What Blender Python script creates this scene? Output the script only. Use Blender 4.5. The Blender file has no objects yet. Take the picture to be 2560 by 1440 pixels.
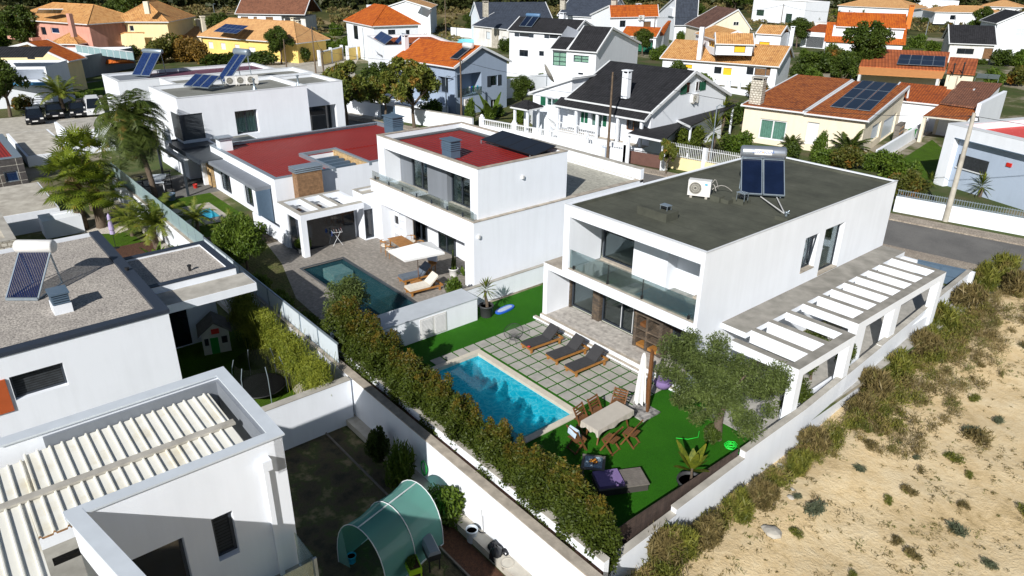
import bpy, math, random
import numpy as np
from mathutils import Vector, Matrix
random.seed(7); rng=np.random.default_rng(7)
sc=bpy.context.scene
COL=sc.collection
# ---------------- camera ----------------
FPX=1801.8; PIT,ROL,YAW=[math.radians(a) for a in (24.367,.5546,-49.8825)]
CAMH=16.0
def cam_axes():
    F=np.array([math.sin(YAW)*math.cos(PIT),math.cos(YAW)*math.cos(PIT),-math.sin(PIT)])
    r=np.array([math.cos(YAW),-math.sin(YAW),0.]);u=np.cross(r,F)
    return F,r*math.cos(ROL)+u*math.sin(ROL),-r*math.sin(ROL)+u*math.cos(ROL)
CF,CR,CU=cam_axes()
cd=bpy.data.cameras.new('camera');cam=bpy.data.objects.new('camera',cd);COL.objects.link(cam)
m=Matrix.Identity(4)
for i,a in enumerate((CR,CU,-CF)):
    for k in range(3): m[k][i]=a[k]
m[2][3]=CAMH
cam.matrix_world=m
cd.sensor_width=36;cd.lens=FPX/2560*36;cd.clip_end=3000;cd.clip_start=.5
sc.camera=cam
# ---------------- light ----------------
SUN_EL=math.radians(32.5); SX,SY=.5,-.866
w=bpy.data.worlds.new("World");sc.world=w;w.use_nodes=True
nt=w.node_tree;bg=nt.nodes['Background']
sk=nt.nodes.new('ShaderNodeTexSky');sk.sky_type='NISHITA';sk.sun_disc=False
sk.sun_elevation=SUN_EL;sk.sun_rotation=math.atan2(SX,SY);sk.dust_density=.6
nt.links.new(sk.outputs[0],bg.inputs[0]);bg.inputs[1].default_value=.05
sd=bpy.data.lights.new('sun','SUN');sd.energy=4.9;sd.angle=math.radians(.5);sd.color=(1,.97,.925)
so=bpy.data.objects.new('sun',sd);COL.objects.link(so)
dv=Vector((SX*math.cos(SUN_EL),SY*math.cos(SUN_EL),math.sin(SUN_EL)))
so.rotation_euler=dv.to_track_quat('Z','Y').to_euler()
sc.view_settings.view_transform='Standard';sc.view_settings.look='None'
sc.view_settings.exposure=0.2;sc.view_settings.gamma=1
sc.cycles.max_bounces=6;sc.cycles.transparent_max_bounces=16
# ---------------- survey helpers: pixel of the 2560 photo -> point of the place at known height ----------------
def ray(p): return CF*FPX+CR*(p[0]-1280)-CU*(p[1]-720)
def G(x,y,z=0.):
    d=ray((x,y));t=(z-CAMH)/d[2];q=d*t;return Vector((q[0],q[1],z))
def onY(x,y,Y):
    d=ray((x,y));t=Y/d[1];return Vector((d[0]*t,Y,CAMH+d[2]*t))
def onX(x,y,X):
    d=ray((x,y));t=X/d[0];return Vector((X,d[1]*t,CAMH+d[2]*t))
def hgt(x,y,P):  # height of a pixel above a plan position
    d=ray((x,y));s=(P[0]*d[0]+P[1]*d[1])/(d[0]**2+d[1]**2);return CAMH+s*d[2]
# ---------------- materials ----------------
MATS={}
class N:
    def __init__(s,name):
        s.m=bpy.data.materials.new(name);s.m.use_nodes=True;s.t=s.m.node_tree;s.b=s.t.nodes['Principled BSDF'];s.o=s.t.nodes['Material Output'];MATS[name]=s.m
        s.tc=s.t.nodes.new('ShaderNodeTexCoord')
    def n(s,ty,ins={},**kw):
        nd=s.t.nodes.new('ShaderNode'+ty)
        for k,v in kw.items(): setattr(nd,k,v)
        for k,v in ins.items():
            if isinstance(v,bpy.types.NodeSocket): s.t.links.new(v,nd.inputs[k])
            else: nd.inputs[k].default_value=v
        return nd
    def math(s,op,a,b=0.,c=None,clamp=False):
        i={0:a,1:b}
        if c is not None: i[2]=c
        return s.n('Math',i,operation=op,use_clamp=clamp).outputs[0]
    def noise(s,sc_=3.,det=4.,vec=None,rough=.6):
        return s.n('TexNoise',{'Vector':vec or s.tc.outputs['Object'],'Scale':sc_,'Detail':det,'Roughness':rough}).outputs[0]
    def ramp(s,f,stops):
        r=s.n('ValToRGB',{0:f});e=r.color_ramp.elements
        while len(e)<len(stops): e.new(.5)
        for el,(p,c) in zip(e,stops): el.position=p;el.color=(*c,1) if len(c)==3 else c
        return r.outputs[0]
    def mix(s,f,a,b,bt='MIX'):
        q=s.n('Mix',data_type='RGBA',blend_type=bt)
        for k,v in ((0,f),(6,a),(7,b)):
            if isinstance(v,bpy.types.NodeSocket): s.t.links.new(v,q.inputs[k])
            else: q.inputs[k].default_value=v if k==0 else ((*v,1) if len(v)==3 else v)
        return q.outputs[2]
    def set(s,col=None,rough=None,**kw):
        for k,v in dict({'Base Color':col,'Roughness':rough},**kw).items():
            if v is None: continue
            i=s.b.inputs[k.replace('_',' ')]
            if isinstance(v,bpy.types.NodeSocket): s.t.links.new(v,i)
            else: i.default_value=(*v,1) if isinstance(v,tuple) and len(v)==3 else v
        return s.m
    def bump(s,h,dist=.01,strength=1.):
        b=s.n('Bump',{'Height':h,'Distance':dist,'Strength':strength});s.t.links.new(b.outputs[0],s.b.inputs['Normal'])
def dk(c,f): return tuple(x*f for x in c)
def plain(name,c,rough=.6,var=.25,ns=4.,bump=0.,metal=0.,c2=None,lo=.35,hi=.7,spec=.5,fine=0):
    k=N(name);f=k.noise(ns,5);a=k.ramp(f,[(lo,dk(c,1-var) if c2 is None else c2),(hi,c)])
    if fine:
        g=k.noise(fine,2);a=k.mix(.5,a,k.ramp(g,[(.3,(.0,.0,.0)),(.7,(1,1,1))]),'OVERLAY')
    if bump: k.bump(k.noise(max(ns*6,fine),3),bump)
    return k.set(a,rough,Metallic=metal,Specular_IOR_Level=spec)
def stucco(name,c=(.82,.855,.91),dirt=.08):
    k=N(name);o=k.tc.outputs['Object']
    mp=k.n('Mapping',{'Vector':o,'Scale':(2.2,2.2,.25)});st=k.noise(1.,5,mp.outputs[0],.65)
    bl=k.noise(.35,3);f=k.math('MULTIPLY',st,bl)
    a=k.ramp(f,[(.08,dk(c,1-dirt)),(.3,c)]);
    k.bump(k.noise(60.,3),.004);return k.set(a,.85,Specular_IOR_Level=.25)
def tiles(name,c1,c2,dirt,per=.28,row=.4,depth=.035):
    k=N(name);uv=k.n('SeparateXYZ',{0:k.tc.outputs['UV']})
    u=k.math('MULTIPLY',uv.outputs[0],1/per);v=k.math('MULTIPLY',uv.outputs[1],1/row)
    s=k.math('SINE',k.math('MULTIPLY',u,6.2832));fv=k.math('FRACT',v)
    cell=k.n('CombineXYZ',{0:k.math('FLOOR',u),1:k.math('FLOOR',v)}).outputs[0]
    wn=k.n('TexWhiteNoise',{0:cell}).outputs[0]
    big=k.noise(.5,6,rough=.7);f=k.math('ADD',k.math('MULTIPLY',wn,.35),k.math('MULTIPLY',big,.75))
    a=k.ramp(f,[(.3,dirt),(.48,c2),(.68,c1)])
    g=k.math('MULTIPLY_ADD',s,.5,.5);a=k.mix(k.math('MULTIPLY',k.math('SUBTRACT',1.,g),.55),a,dk(dirt,.55))  # tile troughs darkened: groove shade put into the colour with joint dirt
    e=k.math('LESS_THAN',fv,.13);a=k.mix(k.math('MULTIPLY',e,.5),a,dk(dirt,.5))
    h=k.math('ADD',g,k.math('MULTIPLY',k.math('SUBTRACT',1.,fv),.45));k.bump(h,depth)
    return k.set(a,.75,Specular_IOR_Level=.3)
def corr(name,c,per=.25,ax=0,depth=.03,c2=None,dirt=.2,rough=.5):   # ribbed metal sheet
    k=N(name);uv=k.n('SeparateXYZ',{0:k.tc.outputs['UV']});u=k.math('MULTIPLY',uv.outputs[ax],6.2832/per)
    s=k.math('MULTIPLY_ADD',k.math('SINE',u),.5,.5);f=k.noise(.8,5)
    a=k.ramp(f,[(.35,c2 or dk(c,1-dirt)),(.65,c)]);a=k.mix(k.math('MULTIPLY',k.math('POWER',k.math('SUBTRACT',1.,s),3.),.6),a,dk(c,.35))
    k.bump(s,depth);return k.set(a,rough,Specular_IOR_Level=.25)
def bricks(name,c1,c2,mortar,w_,h_,mw=.02,off=.5,rough=.8,bump=.01,var=None):
    k=N(name);b=k.n('TexBrick',{'Vector':k.tc.outputs['UV'],'Color1':(*c1,1),'Color2':(*c2,1),'Mortar':(*mortar,1),'Scale':1.,'Mortar Size':mw,'Brick Width':w_,'Row Height':h_,'Bias':0.},offset=off)
    f=k.noise(5.,5);a=k.mix(.45,b.outputs[0],k.ramp(f,[(.3,(.15,.15,.15)),(.7,(.9,.9,.9))]),'OVERLAY')
    k.bump(k.math('SUBTRACT',1.,b.outputs[1]),bump);return k.set(a,rough,Specular_IOR_Level=.15 if name.endswith('cells') else .4)
def leafmat(name,c1,c2,c3=None,ns=2.5,hot=.62,trans=.25,tip=None):
    k=N(name);o=k.tc.outputs['Object']
    f=k.noise(ns,2);ff=k.noise(ns*9,1);f=k.math('MULTIPLY_ADD',ff,.5,k.math('MULTIPLY',f,.5))
    a=k.ramp(f,[(.36,c1),(.6,c2)])
    if c3:
        g=k.math('MULTIPLY_ADD',k.noise(ns*.6+.7,3),6.,-6*hot,clamp=True)
        if tip:
            z=k.n('SeparateXYZ',{0:o}).outputs[2];zz=k.math('MULTIPLY_ADD',z,1/(tip[1]-tip[0]),-tip[0]/(tip[1]-tip[0]),clamp=True)
            g=k.math('MULTIPLY',zz,k.math('MULTIPLY_ADD',k.noise(ns*3,2),4.,-1.5,clamp=True))
        a=k.mix(g,a,c3)
    k.set(a,.55,Specular_IOR_Level=.3)
    tr=k.n('BsdfTranslucent',{0:a});mx=k.n('MixShader',{0:trans});k.t.links.new(k.b.outputs[0],mx.inputs[1]);k.t.links.new(tr.outputs[0],mx.inputs[2]);k.t.links.new(mx.outputs[0],k.o.inputs[0])
    return k.m
def glassy(name,tint=(.75,.85,.82),op=.0,refl=.9):
    k=N(name);tr=k.n('BsdfTransparent',{0:(*tint,1)});gl=k.n('BsdfGlossy',{0:(.9,.95,1,1),1:.02});fr=k.n('Fresnel',{0:1.5})
    f=k.math('MULTIPLY',fr.outputs[0],refl);mx=k.n('MixShader',{0:f});k.t.links.new(tr.outputs[0],mx.inputs[1]);k.t.links.new(gl.outputs[0],mx.inputs[2])
    out=mx
    if op:
        df=k.n('BsdfDiffuse',{0:(*tint,1)});m2=k.n('MixShader',{0:op});k.t.links.new(mx.outputs[0],m2.inputs[1]);k.t.links.new(df.outputs[0],m2.inputs[2]);out=m2
    k.t.links.new(out.outputs[0],k.o.inputs[0]);return k.m
WHITE=stucco('white_render')
WHITEB=stucco('white_render_bluish',(.62,.69,.8),.1)
CREAM=stucco('cream_render',(.78,.7,.55),.14)
YELL=stucco('yellow_render',(.85,.62,.2),.14)
YELLP=stucco('pale_yellow_render',(.85,.7,.4),.14)
PINK=stucco('pink_render',(.62,.32,.25),.25)
OLDW=stucco('weathered_white_render',(.74,.73,.7),.4)
GREYR=stucco('grey_render',(.2,.22,.25),.15)
LGREY=stucco('light_grey_render',(.42,.5,.62),.1)
COPING=plain('stone_coping',(.5,.44,.36),.85,.4,2.5,.003,c2=(.3,.265,.22))
CONC=plain('concrete',(.36,.35,.31),.9,.35,1.2,.003,c2=(.24,.23,.2))
CONCL=plain('pale_concrete',(.55,.52,.45),.9,.3,1.5,.003,c2=(.36,.33,.28))
CONCD=plain('roof_screed',(.24,.245,.22),.9,.3,.7,.003,c2=(.17,.17,.15))
DARKM=plain('anthracite_metal',(.035,.045,.06),.45,.15)
DGREY=plain('dark_grey_sheet',(.06,.07,.08),.5,.2,1.)
BLUEM=plain('blue_grey_metal',(.09,.14,.2),.4,.1)
STEEL=plain('galvanised_steel',(.35,.42,.48),.35,.15,8,metal=.5)
WMET=plain('white_painted_metal',(.72,.74,.76),.45,.1)
WPLAST=plain('white_plastic',(.75,.74,.72),.4,.1)
CREAMP=plain('aged_cream_plastic',(.6,.58,.5),.45,.15)
BLACK=plain('black_plastic',(.015,.015,.017),.5,.1)
RUBBER=plain('tyre_rubber',(.012,.012,.012),.8,.1)
k=N('roof_membrane');f=k.noise(.7,6,rough=.7);a=k.ramp(f,[(.32,(.062,.065,.052)),(.5,(.083,.087,.068)),(.62,(.098,.102,.08)),(.75,(.13,.13,.11))])
uv=k.n('SeparateXYZ',{0:k.tc.outputs['UV']});e=k.math('LESS_THAN',k.math('FRACT',k.math('MULTIPLY',k.math('ADD',uv.outputs[1],k.math('MULTIPLY',k.noise(1.5,2),.05)),1.)),.03);a=k.mix(k.math('MULTIPLY',e,.45),a,(.03,.032,.026))
k.bump(k.math('ADD',k.noise(70.,3),k.math('MULTIPLY',e,-.5)),.004);MEMB=k.set(a,.95,Specular_IOR_Level=.2)
GRAVEL=plain('roof_gravel',(.42,.385,.34),.95,.2,1.,.02,c2=(.33,.3,.27),fine=14)
PEBB=plain('white_pebbles',(.7,.64,.55),.9,.3,12,.02,fine=20)
ASPH=plain('asphalt',(.17,.165,.155),.95,.2,.5,.003,c2=(.12,.117,.112),fine=40)
COBBLE=plain('cobble_pavement',(.36,.31,.25),.95,.3,1.2,.008,c2=(.25,.21,.17),fine=12)
TURF=plain('artificial_turf',(.026,.128,.005),.9,.2,.45,.012,c2=(.018,.1,.004),fine=60,spec=.15)
LAWN=plain('lawn_grass',(.06,.125,.006),.95,.3,1.,.02,c2=(.045,.09,.006),fine=30,spec=.15)
ROUGHG=plain('rough_grass',(.07,.1,.02),.95,.3,.5,.02,c2=(.11,.1,.045),fine=9,spec=.15)
SOIL=plain('garden_soil',(.13,.095,.06),.95,.5,1.2,.02,c2=(.05,.045,.03),fine=14)
MULCH=plain('bark_mulch',(.11,.045,.022),.95,.5,8,.02,fine=30)
RED=corr('red_metal_sheet',(.3,.02,.015),.3,1,.03,dirt=.15)
REDX=corr('red_metal_sheet_faded',(.31,.028,.02),.22,1,.02,dirt=.12)
PURP=corr('maroon_metal_sheet',(.17,.06,.09),.45,0,.03)
BRIGHTR=plain('red_roof_paint',(.62,.07,.06),.8,.1,3,c2=(.75,.4,.36),lo=.25,hi=.38)
PANELW=plain('cream_roof_sheet',(.78,.77,.7),.5,.1,1.2,c2=(.66,.61,.48),lo=.3,hi=.5)
RUST=plain('rusty_edge',(.4,.22,.1),.8,.5,6)
TORG=tiles('orange_clay_tiles',(.6,.15,.016),(.5,.11,.013),(.34,.07,.014))
TOLD=tiles('weathered_clay_tiles',(.5,.155,.035),(.38,.105,.025),(.2,.055,.018),.24,.34)
TCORR=tiles('orange_corrugated_tiles',(.52,.15,.05),(.45,.12,.04),(.3,.08,.03),.42,2.6,.05)
TTERR=tiles('brick_red_tiles',(.48,.12,.025),(.4,.095,.02),(.25,.06,.02))
TOCH=tiles('ochre_clay_tiles',(.75,.42,.16),(.66,.33,.11),(.42,.2,.08))
TSAND=tiles('sandy_clay_tiles',(.68,.4,.17),(.62,.34,.14),(.5,.27,.12),.26,.38,.02)
TBROWN=tiles('brown_roof_tiles',(.2,.11,.08),(.15,.075,.055),(.08,.045,.035))
TBRN2=tiles('reddish_brown_roof_tiles',(.3,.13,.075),(.24,.1,.055),(.13,.06,.04),.22,.34)
TBLACK=tiles('black_roof_tiles',(.032,.032,.036),(.024,.024,.027),(.015,.015,.017),.3,.36,.03)
TSLATE=tiles('slate_roof_tiles',(.06,.075,.105),(.048,.06,.085),(.035,.043,.06),.35,.3,.012)
GLASSD=plain('dark_window_glass',(.012,.017,.024),.06,.3,1.,spec=.8)
GLASSB=plain('blue_window_glass',(.01,.03,.09),.08,.3,1.,spec=.8)
GLASSC=glassy('clear_window_glass',(.82,.88,.86))
GLASSR=glassy('balustrade_glass',(.88,.95,.92),.02,.8)
GLASSF=glassy('frosted_fence_glass',(.5,.66,.68),.45)
GLASSW=glassy('milky_fence_panel',(.72,.8,.86),.75)
SHUT=bricks('roller_shutter_slats',(.025,.03,.035),(.03,.035,.04),(.008,.009,.01),8,.09,.012,0)
SHUTG=bricks('grey_shutter_slats',(.1,.11,.12),(.11,.12,.13),(.03,.03,.03),8,.09,.012,0)
SHUTW=bricks('wooden_shutter_slats',(.24,.13,.06),(.2,.11,.05),(.08,.04,.02),8,.09,.012,0)
GREENP=bricks('green_shutter_paint',(.008,.12,.06),(.008,.11,.055),(.004,.05,.03),8,.1,.012,0)
YELP=plain('yellow_shutter_paint',(.85,.5,.02),.5,.1)
CURT=plain('pale_green_curtain',(.5,.66,.56),.9,.15,3)
CURTG=plain('green_curtain',(.25,.4,.35),.9,.2,3)
STONEC=bricks('brown_slate_cladding',(.15,.11,.075),(.07,.058,.048),(.04,.033,.026),.42,.07,.006,.43,.8,.01)
STONET=bricks('large_slate_tiles',(.1,.085,.075),(.07,.065,.065),(.5,.48,.42),1.25,.62,.014,.0,.7,.004)
STONEG=bricks('golden_stone_cladding',(.55,.36,.16),(.42,.27,.12),(.5,.4,.26),.4,.17,.015,.4,.9,.01)
STONER=bricks('pale_rubble_stone',(.5,.47,.4),(.62,.58,.5),(.28,.25,.2),.3,.22,.03,.37,.9,.02)
WOODW=bricks('cedar_plank_cladding',(.27,.155,.08),(.235,.135,.07),(.17,.1,.05),5,.12,.004,.4)
DECKG=bricks('grey_wood_decking',(.45,.42,.385),(.38,.355,.325),(.29,.27,.245),1.9,.17,.003,.37,.75,.002)
DECKB=bricks('taupe_plank_tiles',(.27,.245,.215),(.23,.21,.185),(.17,.155,.135),1.6,.2,.004,.37,.7,.002)
BALT=bricks('grey_green_balcony_tiles',(.24,.25,.23),(.18,.19,.175),(.12,.13,.12),.9,.3,.006,.5,.6,.002)
TERT=bricks('terrace_stone_tiles',(.4,.39,.33),(.34,.33,.28),(.3,.29,.25),1.2,.6,.006,.5,.7,.002)
PADM=plain('stone_paving_slab',(.42,.4,.365),.8,.2,2.5,.002,c2=(.31,.3,.27))
WOOD=plain('golden_teak',(.42,.19,.045),.55,.35,6,.002)
WOODD=plain('oiled_hardwood',(.2,.085,.03),.55,.35,6,.002)
WOODP=plain('weathered_pine_pole',(.17,.12,.08),.9,.4,5,.005)
WOODG=plain('grey_weathered_wood',(.19,.17,.15),.85,.3,5,.004)
BARK=plain('tree_bark',(.16,.12,.085),.95,.4,9,.02)
CLOTHB=plain('beige_tablecloth',(.5,.46,.4),.95,.1,3)
CLOTHW=plain('white_canvas',(.78,.78,.77),.9,.08,3)
CUSHG=plain('charcoal_cushion',(.045,.045,.048),.95,.2,6)
CUSHW=plain('cream_cushion',(.72,.67,.58),.95,.1,5)
LILAC=plain('lilac_fabric',(.22,.15,.34),.9,.15,4)
PV=bricks('photovoltaic_cells',(.006,.012,.03),(.007,.014,.036),(.02,.03,.05),.17,.17,.006,0,.35,.0)
PVB=bricks('blue_photovoltaic_cells',(.008,.022,.085),(.01,.026,.1),(.05,.08,.16),.17,.17,.006,0,.35,.0)
COLLM=plain('solar_collector_glass',(.006,.012,.035),.12,.3,2,spec=.8)
POTG=plain('dark_grey_planter',(.04,.042,.045),.6,.1)
TERRA=plain('terracotta',(.5,.14,.06),.8,.2)
GREENPL=plain('green_plastic',(.01,.28,.04),.45,.1)
LIME=plain('lime_plastic',(.45,.68,.02),.5,.1)
HOSE=plain('bright_green_hose',(.02,.75,.06),.4,.05)
BLUEP=plain('blue_plastic',(.02,.12,.6),.4,.1)
CYANP=plain('cyan_plastic',(.02,.4,.6),.4,.1)
REDP=plain('red_plastic',(.6,.03,.02),.4,.1)
REED=bricks('brown_reed_screen',(.11,.075,.06),(.07,.05,.042),(.03,.02,.018),.03,4,.006,0)
SKIRT=plain('pool_liner',(.25,.8,.9),.6,.1,1.)
SKIRTD=plain('dark_pool_liner',(.09,.13,.12),.6,.2,1.)
# ---------------- mesh builder ----------------
class MB:
    def __init__(s): s.v=[];s.f=[];s.mi=[];s.sm=[]
    def add(s,vs,fs,m=0,sm=False):
        o=len(s.v);s.v.extend([tuple(p) for p in vs])
        for f in fs: s.f.append([o+i for i in f]);s.mi.append(m);s.sm.append(sm)
        return s
    def q(s,*p,m=0): return s.add(p,[list(range(len(p)))],m)
    def box(s,x0,y0,z0,x1,y1,z1,m=0):
        x0,x1=sorted((x0,x1));y0,y1=sorted((y0,y1));z0,z1=sorted((z0,z1))
        return s.add([(x0,y0,z0),(x1,y0,z0),(x1,y1,z0),(x0,y1,z0),(x0,y0,z1),(x1,y0,z1),(x1,y1,z1),(x0,y1,z1)],
            [[3,2,1,0],[4,5,6,7],[0,1,5,4],[1,2,6,5],[2,3,7,6],[3,0,4,7]],m)
    def bar(s,p,q,w=.05,h=None,m=0,up=(0,0,1)):
        p,q=Vector(p),Vector(q);d=(q-p).normalized();h=h or w;u=Vector(up)
        if abs(d.dot(u))>.98: u=Vector((1,0,0))
        a=d.cross(u).normalized()*(w/2);b=a.cross(d).normalized()*(h/2)
        vs=[p-a-b,p+a-b,p+a+b,p-a+b,q-a-b,q+a-b,q+a+b,q-a+b]
        return s.add(vs,[[0,1,2,3],[7,6,5,4],[0,4,5,1],[1,5,6,2],[2,6,7,3],[3,7,4,0]],m)
    def tube(s,pts,r,n=6,m=0,cap=True):
        pts=[Vector(p) for p in pts];R=r if isinstance(r,(list,tuple)) else [r]*len(pts);vs=[];fs=[]
        pa=None
        for i,p in enumerate(pts):
            d=(pts[min(i+1,len(pts)-1)]-pts[max(i-1,0)]).normalized()
            if pa is None: pa=d.orthogonal().normalized()
            pa=(pa-d*pa.dot(d)).normalized();b=d.cross(pa)
            for k in range(n):
                t=2*math.pi*k/n;vs.append(p+(pa*math.cos(t)+b*math.sin(t))*R[i])
        for i in range(len(pts)-1):
            for k in range(n): k2=(k+1)%n;fs.append([i*n+k,i*n+k2,(i+1)*n+k2,(i+1)*n+k])
        s.add(vs,fs,m,True)
        if cap: s.add(vs[:n][::-1],[list(range(n))],m);s.add(vs[-n:],[list(range(n))],m)
        return s
    def prism(s,poly,z0,z1,m=0,mt=None):
        n=len(poly);A=sum(poly[i][0]*poly[(i+1)%n][1]-poly[(i+1)%n][0]*poly[i][1] for i in range(n))
        if A<0: poly=poly[::-1]
        vs=[(p[0],p[1],z0) for p in poly]+[(p[0],p[1],z1) for p in poly]
        s.add(vs,[[i,(i+1)%n,n+(i+1)%n,n+i] for i in range(n)]+[list(range(n))[::-1]],m)
        return s.add(vs[n:],[list(range(n))],m if mt is None else mt)
    def extr(s,prof,ax,a0,a1,m=0,cap=True):   # closed profile [(h,z)] swept along x (ax=0) or y (ax=1)
        n=len(prof);f=(lambda h,z,a:(a,h,z)) if ax==0 else (lambda h,z,a:(h,a,z))
        vs=[f(h,z,a0) for h,z in prof]+[f(h,z,a1) for h,z in prof]
        fs=[[i,(i+1)%n,n+(i+1)%n,n+i] for i in range(n)]
        if cap: fs+=[list(range(n))[::-1],list(range(n,2*n))]
        return s.add(vs,fs,m)
    def lathe(s,prof,c=(0,0,0),n=16,m=0,sm=True):
        vs=[];fs=[]
        for r_,z in prof:
            for k in range(n): t=2*math.pi*k/n;vs.append((c[0]+r_*math.cos(t),c[1]+r_*math.sin(t),c[2]+z))
        for i in range(len(prof)-1):
            for k in range(n): k2=(k+1)%n;fs.append([i*n+k,i*n+k2,(i+1)*n+k2,(i+1)*n+k])
        s.add(vs,fs,m,sm)
        if prof[0][0]>.01: s.add(vs[:n][::-1],[list(range(n))],m)
        if prof[-1][0]>.01: s.add(vs[-n:],[list(range(n))],m)
        return s
    def build(s,name,mat,parent=None,fix=True):
        me=bpy.data.meshes.new(name);me.from_pydata(s.v,[],s.f)
        for mm in (mat if isinstance(mat,(list,tuple)) else [mat]): me.materials.append(mm)
        me.polygons.foreach_set('material_index',s.mi);me.polygons.foreach_set('use_smooth',s.sm)
        if fix:
            import bmesh
            bm=bmesh.new();bm.from_mesh(me);bmesh.ops.recalc_face_normals(bm,faces=bm.faces);bm.to_mesh(me);bm.free()
        uvl=me.uv_layers.new(name='UVMap');uv=np.zeros((len(me.loops),2),np.float32)
        Z=Vector((0,0,1))
        for p in me.polygons:
            n=p.normal
            if abs(n.z)>.9995: t=Vector((1,0,0));b=Vector((0,1,0))
            else: t=Z.cross(n).normalized();b=n.cross(t)
            for li in p.loop_indices:
                c=me.vertices[me.loops[li].vertex_index].co;uv[li]=(c.dot(t),c.dot(b))
        uvl.data.foreach_set('uv',uv.ravel())
        o=bpy.data.objects.new(name,me);COL.objects.link(o)
        if parent: o.parent=parent
        return o
def tag(o,label=None,cat=None,group=None,kind=None):
    if label:o['label']=label
    if cat:o['category']=cat
    if group:o['group']=group
    if kind:o['kind']=kind
    return o
def T(name,label,cat,loc=(0,0,0),rz=0.,group=None):
    o=bpy.data.objects.new(name,None);o.empty_display_size=.2;COL.objects.link(o);o.location=loc;o.rotation_euler=(0,0,rz)
    return tag(o,label,cat,group)
def copytree(o,loc=None,rz=None,label=None,sc_=None,parent=None):
    c=o.copy();COL.objects.link(c)
    if parent: c.parent=parent
    for ch in o.children: copytree(ch,parent=c)
    if loc is not None:c.location=loc
    if rz is not None:c.rotation_euler=(0,0,rz)
    if label:c['label']=label
    if sc_:c.scale=sc_ if isinstance(sc_,tuple) else (sc_,)*3
    return c
def struct(name,mb,mat,loc=None):
    o=mb.build(name,mat);
    if loc:o.location=loc
    return tag(o,kind='structure')
def npmesh(name,V,nv,mats,midx=None,smooth=False):   # V: (N*nv,3) faces of nv vertices
    V=np.asarray(V,np.float32).reshape(-1,3);n=len(V)//nv
    me=bpy.data.meshes.new(name);me.vertices.add(len(V));me.vertices.foreach_set('co',V.ravel())
    me.loops.add(len(V));me.loops.foreach_set('vertex_index',np.arange(len(V),dtype=np.int32))
    me.polygons.add(n);me.polygons.foreach_set('loop_start',np.arange(0,len(V),nv,dtype=np.int32))
    try: me.polygons.foreach_set('loop_total',np.full(n,nv,np.int32))
    except Exception: pass
    for mm in (mats if isinstance(mats,(list,tuple)) else [mats]): me.materials.append(mm)
    if midx is not None: me.polygons.foreach_set('material_index',np.asarray(midx,np.int32))
    me.update(calc_edges=True);me.validate();return me
def place(me,name,parent=None,loc=(0,0,0)):
    o=bpy.data.objects.new(name,me);COL.objects.link(o);o.parent=parent;o.location=loc;return o
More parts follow.
